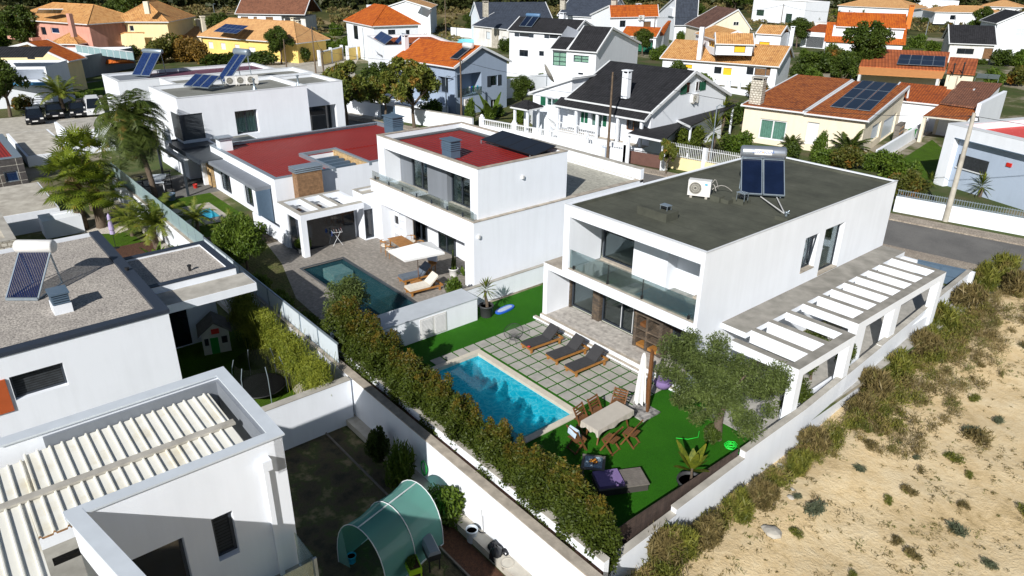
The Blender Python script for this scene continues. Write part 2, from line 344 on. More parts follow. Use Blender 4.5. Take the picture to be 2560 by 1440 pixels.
# ---------------- buildings ----------------
class House:
    """a = left and b = right pixel of the front eave at height ze; d = depth (m) or a pixel of the back eave"""
    def __init__(s,name,label,z0,ze,a,b,d,oh=.35,wall=WHITE,cat='house',group=None,inset=True):
        A=G(*a,ze) if len(a)==2 else Vector(a);B=G(*b,ze) if len(b)==2 else Vector(b)
        u=(B-A);u.z=0;w_=u.length;u.normalize();v=Vector((-u.y,u.x,0))
        if isinstance(d,(tuple,list)): d=abs((G(*d,ze)-B).dot(v))
        s.oh=oh;s.w=w_-2*oh;s.d=d-2*oh;s.z0=z0;s.ze=ze-z0
        s.O=A+u*oh+v*oh;s.O.z=z0;s.u=u;s.v=v;s.wall=wall;s.holes={k:[] for k in 'frlb'};s.ends={};s.top=True
        s.r=T(name,label,cat,s.O,math.atan2(u.y,u.x),group)
    def loc(s,px,face='f',off=0.):
        D=Vector(ray(px));C=Vector((0,0,CAMH))
        n,c={'f':(s.v,-off),'b':(s.v,s.d+off),'r':(s.u,s.w+off),'l':(s.u,-off)}[face]
        t=(c-(C-s.O).dot(n))/D.dot(n);P=C+D*t-s.O
        return Vector((P.dot(s.u),P.dot(s.v),P.z))
    def lz(s,px,z):   # local point of a pixel at local height z
        P=G(*px,z+s.z0)-s.O;return Vector((P.dot(s.u),P.dot(s.v),z))
    def W(s,p): return s.O+s.u*p[0]+s.v*p[1]+Vector((0,0,p[2]))
    def span(s,face,p,q,off=0.):
        P,Q=s.loc(p,face,off),s.loc(q,face,off);i=0 if face in 'fb' else 1
        a,b=sorted((P[i],Q[i]));z0,z1=sorted((P.z,Q.z));return a,z0,b,z1
    def pt(s,face,sv,z,o):  # o = outwards
        return {'f':(sv,-o,z),'b':(sv,s.d+o,z),'r':(s.w+o,sv,z),'l':(-o,sv,z)}[face]
    def fbox(s,mb,face,a,z0,b,z1,o0,o1,m=0):
        p=s.pt(face,a,z0,o0);q=s.pt(face,b,z1,o1);return mb.box(*p,*q,m=m)
    def win(s,face,p,q,kind='dark',rec=.14,fr=DARKM,shutters=None,mull=1,depth=None,fw=.07,sill=False,rel=None,name='window',label=None,hmull=0):
        a,z0,b,z1=rel if rel else s.span(face,p,q)
        z0=max(z0,.02)
        lim={'f':s.w,'b':s.w,'r':s.d,'l':s.d}[face];a=max(a,.03);b=min(b,lim-.03)
        if b-a<.1: return
        surf=z1>s.ze-.05 or rec<=0
        r_=-.03 if surf else rec
        dd=depth or .0
        if not surf: s.holes[face].append((a,z0,b,z1,rec+.06+dd))
        mb=MB();o=-r_
        s.fbox(mb,face,a,z0,a+fw,z1,o-.05,o+.01);s.fbox(mb,face,b-fw,z0,b,z1,o-.05,o+.01)
        s.fbox(mb,face,a+fw,z0,b-fw,z0+fw,o-.05,o+.01);s.fbox(mb,face,a+fw,z1-fw,b-fw,z1,o-.05,o+.01)
        for i in range(1,mull+1) if mull>0 else []:
            c=a+(b-a)*i/(mull+1);s.fbox(mb,face,c-fw/2,z0+fw,c+fw/2,z1-fw,o-.05,o+.012)
        for i in range(1,hmull+1):
            c=z0+(z1-z0)*i/(hmull+1);s.fbox(mb,face,a+fw,c-fw/3,b-fw,c+fw/3,o-.05,o+.008)
        W_=mb.build(name,fr,s.r)
        if label: W_['label']=label
        pm={'dark':GLASSD,'blue':GLASSB,'shut':SHUT,'shutg':SHUTG,'wood':SHUTW,'yellow':YELP,'green':GREENP,'curt':GLASSC,'curtg':GLASSC,'clear':GLASSC,'frost':GLASSW,'white':WMET}[kind]
        mb=MB();s.fbox(mb,face,a+fw,z0+fw,b-fw,z1-fw,o-.035,o-.015)
        mb.build('pane' if kind in('dark','blue','curt','curtg','clear','frost') else 'shutter',pm,W_)
        if kind in('curt','curtg'):
            mb=MB();n=max(4,int((b-a)/.12));pts=[];e=.05 if not surf else 0
            if surf:
                s.fbox(mb,face,a+fw,z0+fw,b-fw,z1-fw,o-.045,o-.038)
            else:
                for i in range(n+1):
                    t=a+fw+(b-a-2*fw)*i/n;pts.append((t,o-.09-(.04 if i%2 else 0)))
                for (t0,o0),(t1,o1) in zip(pts,pts[1:]):
                    mb.q(s.pt(face,t0,z0+fw,o0),s.pt(face,t1,z0+fw,o1),s.pt(face,t1,z1-fw,o1),s.pt(face,t0,z1-fw,o0))
                s.holes[face][-1]=(a,z0,b,z1,rec+.3)
            mb.build('curtain',CURT if kind=='curt' else CURTG,W_)
        if sill:
            mb=MB();s.fbox(mb,face,a-.08,z0-.07,b+.08,z0-.005,-.02,.1);mb.build('sill',COPING,W_)
        if shutters:
            h=(b-a)/2
            for x0,x1 in ((a-h-.03,a-.03),(b+.03,b+h+.03)):
                mb=MB();s.fbox(mb,face,x0,z0-.03,x1,z1+.03,.012,.06);mb.build('shutter',shutters,W_)
        return (a,z0,b,z1)
    def grid(s,mb,face,z0,z1,mi=0):
        L=s.w if face in 'fb' else s.d;hs=[h for h in s.holes[face]]
        xs=sorted({0.,L,*[min(max(h[0],0),L) for h in hs],*[min(max(h[2],0),L) for h in hs]})
        zs=sorted({z0,z1,*[min(max(h[1],z0),z1) for h in hs],*[min(max(h[3],z0),z1) for h in hs]})
        P=lambda a,z,o:s.pt(face,a,z,o)
        for x0,x1 in zip(xs,xs[1:]):
            for c0,c1 in zip(zs,zs[1:]):
                xm,zm=(x0+x1)/2,(c0+c1)/2
                if any(h[0]<xm<h[2] and h[1]<zm<h[3] for h in hs): continue
                mb.q(P(x0,c0,0),P(x1,c0,0),P(x1,c1,0),P(x0,c1,0),m=mi)
        for a,c0,b,c1,dp in hs:
            c1=min(c1,z1)
            for e in ((a,c0,b,c0),(b,c0,b,c1),(b,c1,a,c1),(a,c1,a,c0)):
                mb.q(P(e[0],e[1],0),P(e[2],e[3],0),P(e[2],e[3],-dp),P(e[0],e[1],-dp),m=mi)
            mb.q(P(a,c0,-dp),P(b,c0,-dp),P(b,c1,-dp),P(a,c1,-dp),m=mi)
    def walls(s,top=True,name='wall',zb=0.):
        mb=MB()
        for f in 'frlb': s.grid(mb,f,zb,s.ze)
        if top: mb.q((0,0,s.ze),(s.w,0,s.ze),(s.w,s.d,s.ze),(0,s.d,s.ze))
        for f,prof in s.ends.items():
            for o in ((0,) if 1 else ()):
                if f in 'rl': mb.q(*[(s.w if f=='r' else 0,h,z) for h,z in prof])
                else: mb.q(*[(h,0 if f=='f' else s.d,z) for h,z in prof])
        return mb.build(name,s.wall,s.r,fix=False)
    def roof(s,prof,ax='u',mat=TORG,th=.16,verge=WMET,e0=None,e1=None,gut=True,name='roof',end=True,vw=.16,a0=None,a1=None):
        """prof: [(h,z)] local polyline over the cross axis; swept along the other axis"""
        L=s.w if ax=='u' else s.d;e0=s.oh if e0 is None else e0;e1=s.oh if e1 is None else e1
        A0=-e0 if a0 is None else a0;A1=L+e1 if a1 is None else a1
        lo=[(h,z-th) for h,z in prof];mb=MB();x=0 if ax=='u' else 1
        mb.extr(prof+lo[::-1],x,A0,A1);R=mb.build(name,mat,s.r)
        if verge:
            for e in (A0,A1):
                mb=MB();sg=-1 if e==A0 else 1
                up=[(h,z+.035) for h,z in prof];dn=[(h,z-th-.07) for h,z in prof]
                a_,b_=sorted((e+sg*.003,e-sg*vw)) if 1 else 0
                mb.extr(up+dn[::-1],x,a_,b_);mb.build('verge',verge,R)
            if gut:
                for h,z in ((prof[0][0]-.05,prof[0][1]),(prof[-1][0]+.05,prof[-1][1])):
                    p=(A0,h,z-th*.6) if ax=='u' else (h,A0,z-th*.6);q=(A1,h,z-th*.6) if ax=='u' else (h,A1,z-th*.6)
                    mb=MB();mb.bar(p,q,.1,.13);mb.build('gutter',verge,R)
        if end:
            pr=[(h,z-th) for h,z in prof]
            Lc=s.d if ax=='u' else s.w
            def zi(h):
                for (h0,z0),(h1,z1) in zip(pr,pr[1:]):
                    if h0<=h<=h1+1e-6: return z0+(z1-z0)*(h-h0)/max(h1-h0,1e-6)
                return pr[-1][1]
            pts=[(0,s.ze),(0,max(s.ze,zi(0)))]+[(h,max(z,s.ze)) for h,z in pr if 0<h<Lc]+[(Lc,max(s.ze,zi(Lc))),(Lc,s.ze)]
            for f in (('r','l') if ax=='u' else ('f','b')): s.ends.setdefault(f,pts)
        return R
    def gable(s,ridge=None,rise=2.,mat=TORG,ax='u',**k):
        """ridge: pixel of the ridge end over the right (ax u) or front (ax v) face"""
        L=s.d if ax=='u' else s.w
        if ridge:
            p=s.loc(ridge,'r' if ax=='u' else 'f',s.oh);h=p[1] if ax=='u' else p[0];z=p.z
        else: h,z=L/2,s.ze+rise
        h=min(max(h,.5),L-.5)
        sl=(z-s.ze)/(h+s.oh);z0=s.ze
        return s.roof([(-s.oh,z0),(h,z),(L+s.oh,z0)],ax,mat,**k)
    def hip(s,rise=2.,mat=TOCH,ridge=None,th=.15,oh=None,trim=WMET):
        oh=s.oh if oh is None else oh;x0,y0,x1,y1=-oh,-oh,s.w+oh,s.d+oh;W_,D_=x1-x0,y1-y0;z0=s.ze;z1=z0+rise
        if W_>=D_: k=D_/2;r0,r1=(x0+k,y0+k),(x1-k,y0+k)
        else: k=W_/2;r0,r1=(x0+k,y0+k),(x0+k,y1-k)
        c=[(x0,y0,z0),(x1,y0,z0),(x1,y1,z0),(x0,y1,z0)];R0=(*r0,z1);R1=(*r1,z1);mb=MB()
        if W_>=D_: fs=[[c[0],c[1],R1,R0],[c[1],c[2],R1],[c[2],c[3],R0,R1],[c[3],c[0],R0]]
        else: fs=[[c[0],c[1],R0],[c[1],c[2],R1,R0],[c[2],c[3],R1],[c[3],c[0],R0,R1]]
        for f in fs: mb.q(*f)
        R=mb.build('roof',mat,s.r)
        mb=MB()
        for a,b in ((c[0],R0),(c[1],R1 if W_>=D_ else R0),(c[2],R1),(c[3],R0 if W_>=D_ else R1),(R0,R1)):
            if (Vector(a)-Vector(b)).length>.3: mb.tube([a,b],.09,5)
        mb.build('ridge',mat,R)
        mb=MB();mb.box(x0,y0,z0-th,x1,y1,z0-.004);mb.build('eave',trim,R);return R
    def flat(s,mat=CONCD,par=.35,th=.2,cop=COPING,drop=None,x0=0,y0=0,x1=None,y1=None,name='roof'):
        """parapet of wall material, rising above ze by nothing: the roof surface sits 'par' below the rim"""
        x1=s.w if x1 is None else x1;y1=s.d if y1 is None else y1;z=s.ze
        mb=MB();mb.q((x0+th,y0+th,z-par),(x1-th,y0+th,z-par),(x1-th,y1-th,z-par),(x0+th,y1-th,z-par))
        R=mb.build(name,mat,s.r)
        mb=MB()
        i=.004;mb.box(x0+i,y0+i,z-par-.3,x1-i,y0+th,z);mb.box(x0+i,y1-th,z-par-.3,x1-i,y1-i,z);mb.box(x0+i,y0+th,z-par-.3,x0+th,y1-th,z);mb.box(x1-th,y0+th,z-par-.3,x1-i,y1-th,z)
        mb.build('parapet',s.wall,s.r)
        if cop:
            mb=MB();e=.025;zz=z+.04
            mb.box(x0-e,y0-e,z+.002,x1+e,y0+th+e,zz);mb.box(x0-e,y1-th-e,z+.002,x1+e,y1+e,zz);mb.box(x0-e,y0+th+e,z+.002,x0+th+e,y1-th-e,zz);mb.box(x1-th-e,y0+th+e,z+.002,x1+e,y1-th-e,zz)
            mb.build('coping',cop,s.r)
        return R
    def chimney(s,px,top,w_=.6,d_=.5,zb=None,mat=WHITE,cap=True,parent=None,capm=None,onz=None):
        """px: pixel of the base centre at local height zb; top: pixel of the top"""
        p=s.lz(px,zb if zb is not None else s.ze+.8);h=hgt(*top,s.W(p))-s.z0
        mb=MB();mb.box(p.x-w_/2,p.y-d_/2,p.z-.7,p.x+w_/2,p.y+d_/2,h-(.28 if cap else 0))
        C=mb.build('chimney',mat,parent or s.r)
        if cap:
            mb=MB()
            for sx in (-1,1):
                for sy in (-1,1): mb.box(p.x+sx*w_/2-sx*.1,p.y+sy*d_/2-sy*.1,h-.28,p.x+sx*w_/2,p.y+sy*d_/2,h-.08)
            mb.box(p.x-w_/2-.07,p.y-d_/2-.07,h-.08,p.x+w_/2+.07,p.y+d_/2+.07,h);mb.box(p.x-w_/2+.12,p.y-d_/2+.12,h-.3,p.x+w_/2-.12,p.y+d_/2-.12,h-.1,1)
            mb.build('chimney_cap',[capm or mat,BLACK],C)
        return C
    def part(s,name,mb,mat,parent=None): return mb.build(name,mat,parent or s.r)
SLT=plain('weathered_beam_top',(.33,.31,.275),.9,.2,1.5,.002,c2=(.2,.19,.165))
# ================= terrain =================
GA=None
k=N('plot_ground');o=k.tc.outputs['Object'];f=k.noise(.09,6,rough=.65)
a=k.ramp(f,[(.38,(.1,.09,.045)),(.47,(.05,.075,.018)),(.53,(.09,.1,.035)),(.58,(.25,.22,.16)),(.68,(.33,.3,.25))]);k.bump(k.noise(6.,4),.02);GROUND=k.set(a,.95,Specular_IOR_Level=.2)
def holed(mb,x0,y0,x1,y1,z,holes):
    xs=sorted({x0,x1,*[min(max(v,x0),x1) for h in holes for v in (h[0],h[2])]});ys=sorted({y0,y1,*[min(max(v,y0),y1) for h in holes for v in (h[1],h[3])]})
    for a,b in zip(xs,xs[1:]):
        for c,d in zip(ys,ys[1:]):
            if not any(h[0]<(a+b)/2<h[2] and h[1]<(c+d)/2<h[3] for h in holes): mb.q((a,c,z),(b,c,z),(b,d,z),(a,d,z))
POOLS=[(-22.7,13.37,-16.22,17.2),(-36.45,15.2,-27.5,17.7),(-50.9,13.4,-48.4,15.0)]
mb=MB();holed(mb,-170,10.95,-10.3,160,0,POOLS)
for x0,y0,x1,y1,z in ((-10.3,46.5,200,160,0),(-170,160,200,200,0)): mb.q((x0,y0,z),(x1,y0,z),(x1,y1,z),(x0,y1,z))
mb.q((-66,-200,-1),(-9.2,-200,-1),(-9.2,10.95,-1),(-66,10.95,-1));mb.q((-170,-200,0),(-66,-200,0),(-66,10.95,0),(-170,10.95,0));mb.q((-66,10.95,0),(-10.3,10.95,0),(-10.3,10.95,-1),(-66,10.95,-1));mb.q((-66,-200,-1),(-66,-200,0),(-66,10.95,0),(-66,10.95,-1));mb.q((-170,-200,-1),(-170,-200,0),(-170,160,0),(-170,160,-1))
struct('ground',mb,GROUND)
k=N('scrub_field');f=k.noise(.045,8,rough=.7);a=k.ramp(f,[(.35,(.03,.04,.014)),(.5,(.07,.075,.025)),(.58,(.13,.11,.05)),(.66,(.3,.23,.13))]);k.bump(k.noise(.8,4),.2);FIELD=k.set(a,.95,Specular_IOR_Level=.1)
# far terrain: a rising heath behind the village
xs=np.linspace(-900,700,90);ys=np.linspace(-300,1100,80)
def hill(x,y):
    dd=(x*CF[0]+y*CF[1])/math.hypot(CF[0],CF[1]);lat=(x*CF[1]-y*CF[0])/math.hypot(CF[0],CF[1]);dd=dd-min(max(lat/50,0),1)*45;t=max(0,dd-205);return -4+min(max(0,dd-110)/40,1)*2.85+min(max(0,dd-150)/50,1)*1.0+ (2.2*min(t/14,1) + max(0,t-45)*.06)+ .6*math.sin(x*.03)*math.sin(y*.04)*min(1,t/20)
mb=MB();nx=len(xs);vs=[(x,y,hill(x,y)) for y in ys for x in xs]
mb.add(vs,[[j*nx+i,j*nx+i+1,(j+1)*nx+i+1,(j+1)*nx+i] for j in range(len(ys)-1) for i in range(nx-1)],sm=True)
struct('terrain',mb,FIELD)
# sand lot
def sandz(x,y):
    t=min(max((y-30)/14,0),1);q=min(max((x+9.9)/1.6,0),1);base=-.75+.7*t*t*(3-2*t)
    return base+.22*math.exp(-((x+8.6)/1.1)**2)*(1-t)+.10*math.sin(x*.9+y*.35)*q*math.sin(y*.7+.4*x)+.05*math.sin(x*2.3+1)*math.sin(y*2.1+x)*q
k=N('sandy_ground');f=k.noise(.55,9,rough=.72);g=k.noise(2.6,8,rough=.8)
a=k.ramp(k.math('ADD',k.math('MULTIPLY',f,.6),k.math('MULTIPLY',g,.4)),[(.28,(.28,.2,.1)),(.38,(.48,.36,.19)),(.46,(.64,.49,.28)),(.58,(.72,.585,.37)),(.72,(.76,.65,.46))])
mp=k.n('Mapping',{'Vector':o,'Scale':(1.,.45,1.),'Rotation':(0,0,.6)});lt=k.noise(1.3,8,mp.outputs[0],.78);px_=k.n('SeparateXYZ',{0:o}).outputs[0]
near=k.math('MULTIPLY_ADD',px_,-.06,-.12,clamp=True);lm=k.math('MULTIPLY',k.math('MULTIPLY_ADD',k.math('ADD',lt,k.math('MULTIPLY',near,.35)),7.,-3.85,clamp=True),.75);a=k.mix(lm,a,k.ramp(k.noise(9.,4),[(.35,(.09,.065,.035)),(.65,(.22,.16,.09))]))
k.bump(k.math('ADD',k.noise(11.,7,rough=.7),k.math('MULTIPLY',k.noise(2.2,5),1.)),.05);SAND=k.set(a,.95,Specular_IOR_Level=.15)
xs=np.arange(-10.9,34,.45);ys=np.arange(-6,47.01,.5);nx=len(xs);mb=MB()
vs=[(x,y,sandz(x,y)) for y in ys for x in xs]
mb.add(vs,[[j*nx+i,j*nx+i+1,(j+1)*nx+i+1,(j+1)*nx+i] for j in range(len(ys)-1) for i in range(nx-1)],sm=True)
struct('sand',mb,SAND)
# streets
FE=[(-120,28),(-75,38.3),(-67,40.4),(-44.7,46.2),(-36.7,47.9),(-19.5,51.7),(-12,53.2),(60,68)]
def off(l,d): return [(x+.2*d,y-d) for x,y in l]
def ribbon(name,l0,l1,z,mat):
    mb=MB()
    for (a,b),(c,d) in zip(zip(l0,l0[1:]),zip(l1,l1[1:])): mb.q((*c,z),(*d,z),(*b,z),(*a,z))
    return struct(name,mb,mat)
ribbon('road',off(FE,1.3),off(FE,7.6),.004,ASPH)
def slab(name,l0,l1,z0,z1,mat):
    mb=MB()
    for (a,b),(c,d) in zip(zip(l0,l0[1:]),zip(l1,l1[1:])): mb.prism([c,d,b,a],z0,z1)
    return struct(name,mb,mat)
slab('pavement',FE,off(FE,1.3),-.1,.1,COBBLE)
mb=MB();mb.q((-37,42.0,.006),(-10.4,46.6,.006),(-10.4,42.5,.006),(-37,38,.006));struct('pavement',mb,COBBLE)
# cross street to the far left of the middle and car park
P=[G(*p,0) for p in ((860,300),(700,215),(640,190),(905,185),(1000,205),(965,262))]
mb=MB();P=[G(*p,0) for p in ((815,300),(700,200),(640,150),(900,140),(880,175),(960,270),(960,300))];mb.q(*[(p.x,p.y,.008) for p in P]);struct('road',mb,CONCL)
mb=MB();P=[G(*p,0) for p in ((-40,345),(330,330),(330,268),(-40,300))];mb.q(*[(p.x,p.y,.01) for p in P]);struct('car_park',mb,CONCL)
mb=MB();P=[G(*p,0) for p in ((-60,300),(340,270),(340,240),(-60,255))];mb.q(*[(p.x,p.y,.02) for p in P]);struct('grass_verge',mb,ROUGHG)
# ================= main plot =================
mb=MB();holed(mb,-26.3,11.75,-10.3,23.,.004,POOLS);mb.q((-26.3,23,.004),(-23.3,23.,.004),(-23.3,41.3,.004),(-26.3,41.3,.004));struct('artificial_lawn',mb,TURF)
s_=.619;mb=MB()
def pad(x0,y0,x1,y1): mb.box(x0+.042,y0+.042,-.02,x1-.042,y1-.042,.022)
X0=-23.36;Y0=21.13
for i in range(15):
    for j in range(10):
        x=X0+i*s_;y=Y0-(j+1)*s_
        if y<17.2 and i>0: continue
        if i>10 and y<18.5: continue
        if i>12: continue
        pad(x,y,x+s_,y+s_)
for i in range(13): mb.box(X0+i*s_+.035,Y0+.035,-.02,X0+(i+1)*s_-.035,21.38,.035)
struct('paving_slabs',mb,PADM)
# pool
def pool(name,x0,y0,x1,y1,wl,dep,liner,cop,cw,label,wmat,step=None):
    P=T(name,label,'pool',(x0,y0,0));X,Y=x1-x0,y1-y0
    mb=MB();mb.box(0,0,-.1,X,cw,.045);mb.box(0,Y-cw,-.1,X,Y,.045);mb.box(0,cw,-.1,cw,Y-cw,.045);mb.box(X-cw,cw,-.1,X,Y-cw,.045);mb.build('coping',cop,P)
    mb=MB();a,b,c,d=cw-.02,cw-.02,X-cw+.02,Y-cw+.02
    mb.q((a,b,-dep),(c,b,-dep),(c,d,-dep),(a,d,-dep));mb.q((a,b,0),(c,b,0),(c,b,-dep),(a,b,-dep));mb.q((c,b,0),(c,d,0),(c,d,-dep),(c,b,-dep));mb.q((c,d,0),(a,d,0),(a,d,-dep),(c,d,-dep));mb.q((a,d,0),(a,b,0),(a,b,-dep),(a,d,-dep))
    mb.build('basin',liner,P)
    if step:
        mb=MB()
        for st in step: mb.box(*st)
        mb.build('pool_step',step and COPW,P)
    mb=MB();n=1;mb.q((a,b,wl),(c,b,wl),(c,d,wl),(a,d,wl));o_=mb.build('water',wmat,P)
    return P
COPW=plain('ivory_pool_stone',(.62,.57,.47),.8,.15,3)
def water(name,tint,caust=.0,body=(.0,.3,.42,1)):
    k=N(name);o=k.tc.outputs['Object']
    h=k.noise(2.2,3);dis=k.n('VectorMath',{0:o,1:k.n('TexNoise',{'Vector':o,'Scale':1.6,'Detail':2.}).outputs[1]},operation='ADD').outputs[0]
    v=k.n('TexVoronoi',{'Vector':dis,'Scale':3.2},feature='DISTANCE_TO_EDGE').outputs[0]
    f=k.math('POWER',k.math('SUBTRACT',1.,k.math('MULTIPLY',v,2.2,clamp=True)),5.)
    col=k.mix(k.math('MULTIPLY',f,caust),tint,(1,1,1))  # caustic light painted as white lines in the water's transparent colour
    tr=k.n('BsdfTransparent',{0:col});bm=k.n('Bump',{'Height':h,'Distance':.01,'Strength':.3})
    gl=k.n('BsdfGlossy',{0:(1,1,1,1),1:.03,'Normal':bm.outputs[0]});fr=k.n('Fresnel',{0:1.33,'Normal':bm.outputs[0]})
    mx=k.n('MixShader',{0:k.math('MULTIPLY',fr.outputs[0],.035)});df=k.n('BsdfDiffuse',{0:body});m0=k.n('MixShader',{0:.3});k.t.links.new(tr.outputs[0],m0.inputs[1]);k.t.links.new(df.outputs[0],m0.inputs[2]);k.t.links.new(m0.outputs[0],mx.inputs[1]);k.t.links.new(gl.outputs[0],mx.inputs[2]);k.t.links.new(mx.outputs[0],k.o.inputs[0]);return k.m
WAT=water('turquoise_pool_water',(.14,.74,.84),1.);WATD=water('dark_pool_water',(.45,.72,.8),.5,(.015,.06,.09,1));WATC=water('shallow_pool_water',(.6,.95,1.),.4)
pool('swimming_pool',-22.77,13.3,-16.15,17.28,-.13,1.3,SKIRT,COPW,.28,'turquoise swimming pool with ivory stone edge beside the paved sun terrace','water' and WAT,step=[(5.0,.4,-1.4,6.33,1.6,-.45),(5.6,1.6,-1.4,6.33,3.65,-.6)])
# main house
mh=House('modern_house','white two-storey box house with dark flat roof, glass balcony and loungers in front',0,6.2,(-22.05,21.6,6.2),(-14.45,21.6,6.2),15.7,oh=0)
R=mh.r
L=lambda x,y,z:(x+22.05,y-21.6,z)
def lb(mb,x0,y0,z0,x1,y1,z1,m=0): return mb.box(x0+22.05,y0-21.6,z0,x1+22.05,y1-21.6,z1,m)
mb=MB()
# upper frame: fascia, floor slab edge, side cheeks
lb(mb,-22.05,21.6,5.68,-14.453,23.75,6.0);lb(mb,-22.05,21.6,6.0,-14.453,21.78,6.2);lb(mb,-22.05,21.6,2.72,-14.453,23.75,3.16)
lb(mb,-22.05,21.6,3.16,-21.68,23.75,5.68);lb(mb,-14.62,21.6,3.16,-14.453,23.75,5.68)
lb(mb,-22.05,21.78,6.0,-21.87,37.3,6.2);lb(mb,-22.05,37.12,5.9,-14.453,37.3,6.2)
lb(mb,-22.05,23.75,3.,-21.87,37.3,6.0);lb(mb,-22.05,37.1,0,-14.453,37.3,5.9)
# loggia back wall pieces (openings left for the windows), protruding centre block
lb(mb,-21.87,23.75,5.5,-14.62,23.95,6.0);lb(mb,-19.15,23.1,3.16,-17.27,23.95,5.68);lb(mb,-17.27,23.75,3.16,-16.1,23.95,5.5)
# left low volume
lb(mb,-23.3,21.6,2.72,-22.05,37.3,2.98);lb(mb,-23.3,21.6,0.,-23.02,37.3,2.72);lb(mb,-23.02,21.6,2.7,-14.45,21.8,2.72)
lb(mb,-23.02,23.1,0.35,-22.95,37.1,2.72)
# loggia side + back interior
lb(mb,-14.62,21.6,0.3,-14.45,23.2,2.72)
mb.build('frame',WHITE,R)
# right wall as grid with two deep-set windows
mh.w=7.6;mh.d=15.7;mh.ze=6.2
mh.holes['r']+= [(7.42,3.42,8.58,5.05,.32),(9.12,2.85,10.9,5.08,.32)]
mb=MB();h0=[h for h in mh.holes['r']]
mh.grid(mb,'r',2.72,6.2);mb.q(L(-14.45,23.2,0),L(-14.45,37.3,0),L(-14.45,37.3,2.72),L(-14.45,23.2,2.72));mb.build('wall',WHITE,R,fix=False)
for (a,z0,b,z1,dp),tilt in zip(h0,(1,0)):
    mb=MB();x=7.6-.27
    for c in (a,b-.06): mb.box(x,c,z0,x+.05,c+.06,z1)
    mb.box(x,a,z0,x+.05,b,z0+.06);mb.box(x,a,z1-.06,x+.05,b,z1)
    W_=mb.build('window',DARKM,R)
    mb=MB();mb.box(x+.01,a+.06,z0+.06,x+.02,b-.06,z1-.06);mb.build('pane',GLASSC,W_)
    mb=MB();mb.box(x-.04,a+.03,z0+.03,x-.03,a+(b-a)*(.45 if tilt else .97),z1-.03);mb.build('curtain',CURT,W_)
    mb=MB();mb.box(7.6-.3,a,z0-.05,7.63,b,z0+.012);mb.build('sill',COPING,W_)
    if tilt:
        mb=MB();mb.bar((x+.06,a+.62,z0+.1),(x+.2,a+.64,z1-.1),.05);mb.bar((x+.06,b-.1,z0+.1),(x+.2,b-.1,z1-.1),.05);mb.bar((x+.2,a+.6,z1-.1),(x+.2,b-.1,z1-.1),.05);mb.build('sash',DARKM,W_)
mb=MB();lb(mb,-21.87,21.78,5.9,-14.6,37.12,6.06);RF=mb.build('roof',MEMB,R)
mb=MB();lb(mb,-14.6,21.78,6.0,-14.47,37.2,6.13);lb(mb,-21.87,36.9,6.06,-14.6,37.12,6.16);lb(mb,-21.88,21.78,6.05,-21.75,37.1,6.17);mb.build('roof_kerb',MEMB,R)
mb=MB();lb(mb,-22.07,21.57,6.2,-14.42,21.66,6.225);lb(mb,-14.5,21.66,6.2,-14.42,37.3,6.225);mb.build('roof_trim',WMET,R)
def slope_block(x0,y0,x1,y1,h,name='roof_plinth'):
    mb=MB();lb(mb,x0,y0,6.04,x1,y1,6.04+h);return mb.build(name,MEMB,R)
P=G(1660,540,6.1);slope_block(P.x-1.05,P.y-.55,P.x+.55,P.y+.25,.38)
P=G(1852,505,6.1);slope_block(P.x-.3,P.y-.3,P.x+.3,P.y+.3,.3)
P=G(1792,500,6.1);slope_block(P.x-.25,P.y-.2,P.x+.25,P.y+.2,.28);P=G(1822,506,6.1);slope_block(P.x-.3,P.y-.2,P.x+.1,P.y+.2,.2)
P=G(1965,545,6.1);slope_block(P.x-.3,P.y-.4,P.x+.3,P.y+.3,.18)
mb=MB();lb(mb,-21.68,21.64,3.16,-14.62,23.75,3.19);mb.build('balcony_floor',BALT,R)
mb=MB();lb(mb,-21.68,21.6,3.19,-14.62,21.8,3.215);lb(mb,-21.5,23.55,3.19,-19.15,23.75,3.27);lb(mb,-16.1,23.5,3.19,-14.62,23.75,3.27);mb.build('stone_edge',COPING,R)
mb=MB();lb(mb,-23.3,21.62,2.98,-22.05,27.6,3.0);mb.build('stone_edge',COPING,R)
mb=MB();lb(mb,-21.66,21.7,3.2,-14.64,21.715,4.12);g_=mb.build('glass_balustrade',GLASSR,R)
for x in (-21.4,-19.3,-17.35,-14.95):
    mb=MB();lb(mb,x-.035,21.66,3.19,x+.035,21.76,3.38);mb.build('glass_clamp',BLACK,g_)
for x in (-19.3,-17.35):
    mb=MB();lb(mb,x-.008,21.69,3.3,x+.008,21.72,4.12);mb.build('glass_joint',BLACK,g_)
def bigwin(x0,x1,y,z0,z1,mull=(),shut=None,door=False,name='window',kind=GLASSC,wh=None):
    mb=MB();f_=.075
    lb(mb,x0,y,z0,x0+f_,y+.09,z1);lb(mb,x1-f_,y,z0,x1,y+.09,z1);lb(mb,x0+f_,y,z0,x1-f_,y+.09,z0+f_);lb(mb,x0+f_,y,z1-f_,x1-f_,y+.09,z1)
    for m_ in mull: lb(mb,m_-.05,y-.005,z0+f_,m_+.05,y+.095,z1-f_)
    W_=mb.build(name,DARKM,R)
    mb=MB();lb(mb,x0+f_,y+.04,z0+f_,x1-f_,y+.055,z1-f_);mb.build('pane',kind,W_)
    if shut: mb=MB();lb(mb,x0+f_,y-.02,shut,x1-f_,y+.02,z1-.01);mb.build('roller_shutter',SHUT,W_)
    if wh:
        mb=MB()
        for a in wh: lb(mb,a,y-.03,z0+f_,a+.025,y-.005,z1-.3)
        mb.build('door_edge',WMET,W_)
    return W_
bigwin(-21.62,-19.15,23.82,3.22,5.5,(-19.42,),4.55);bigwin(-16.1,-14.62,23.82,3.22,5.5,(),4.35)
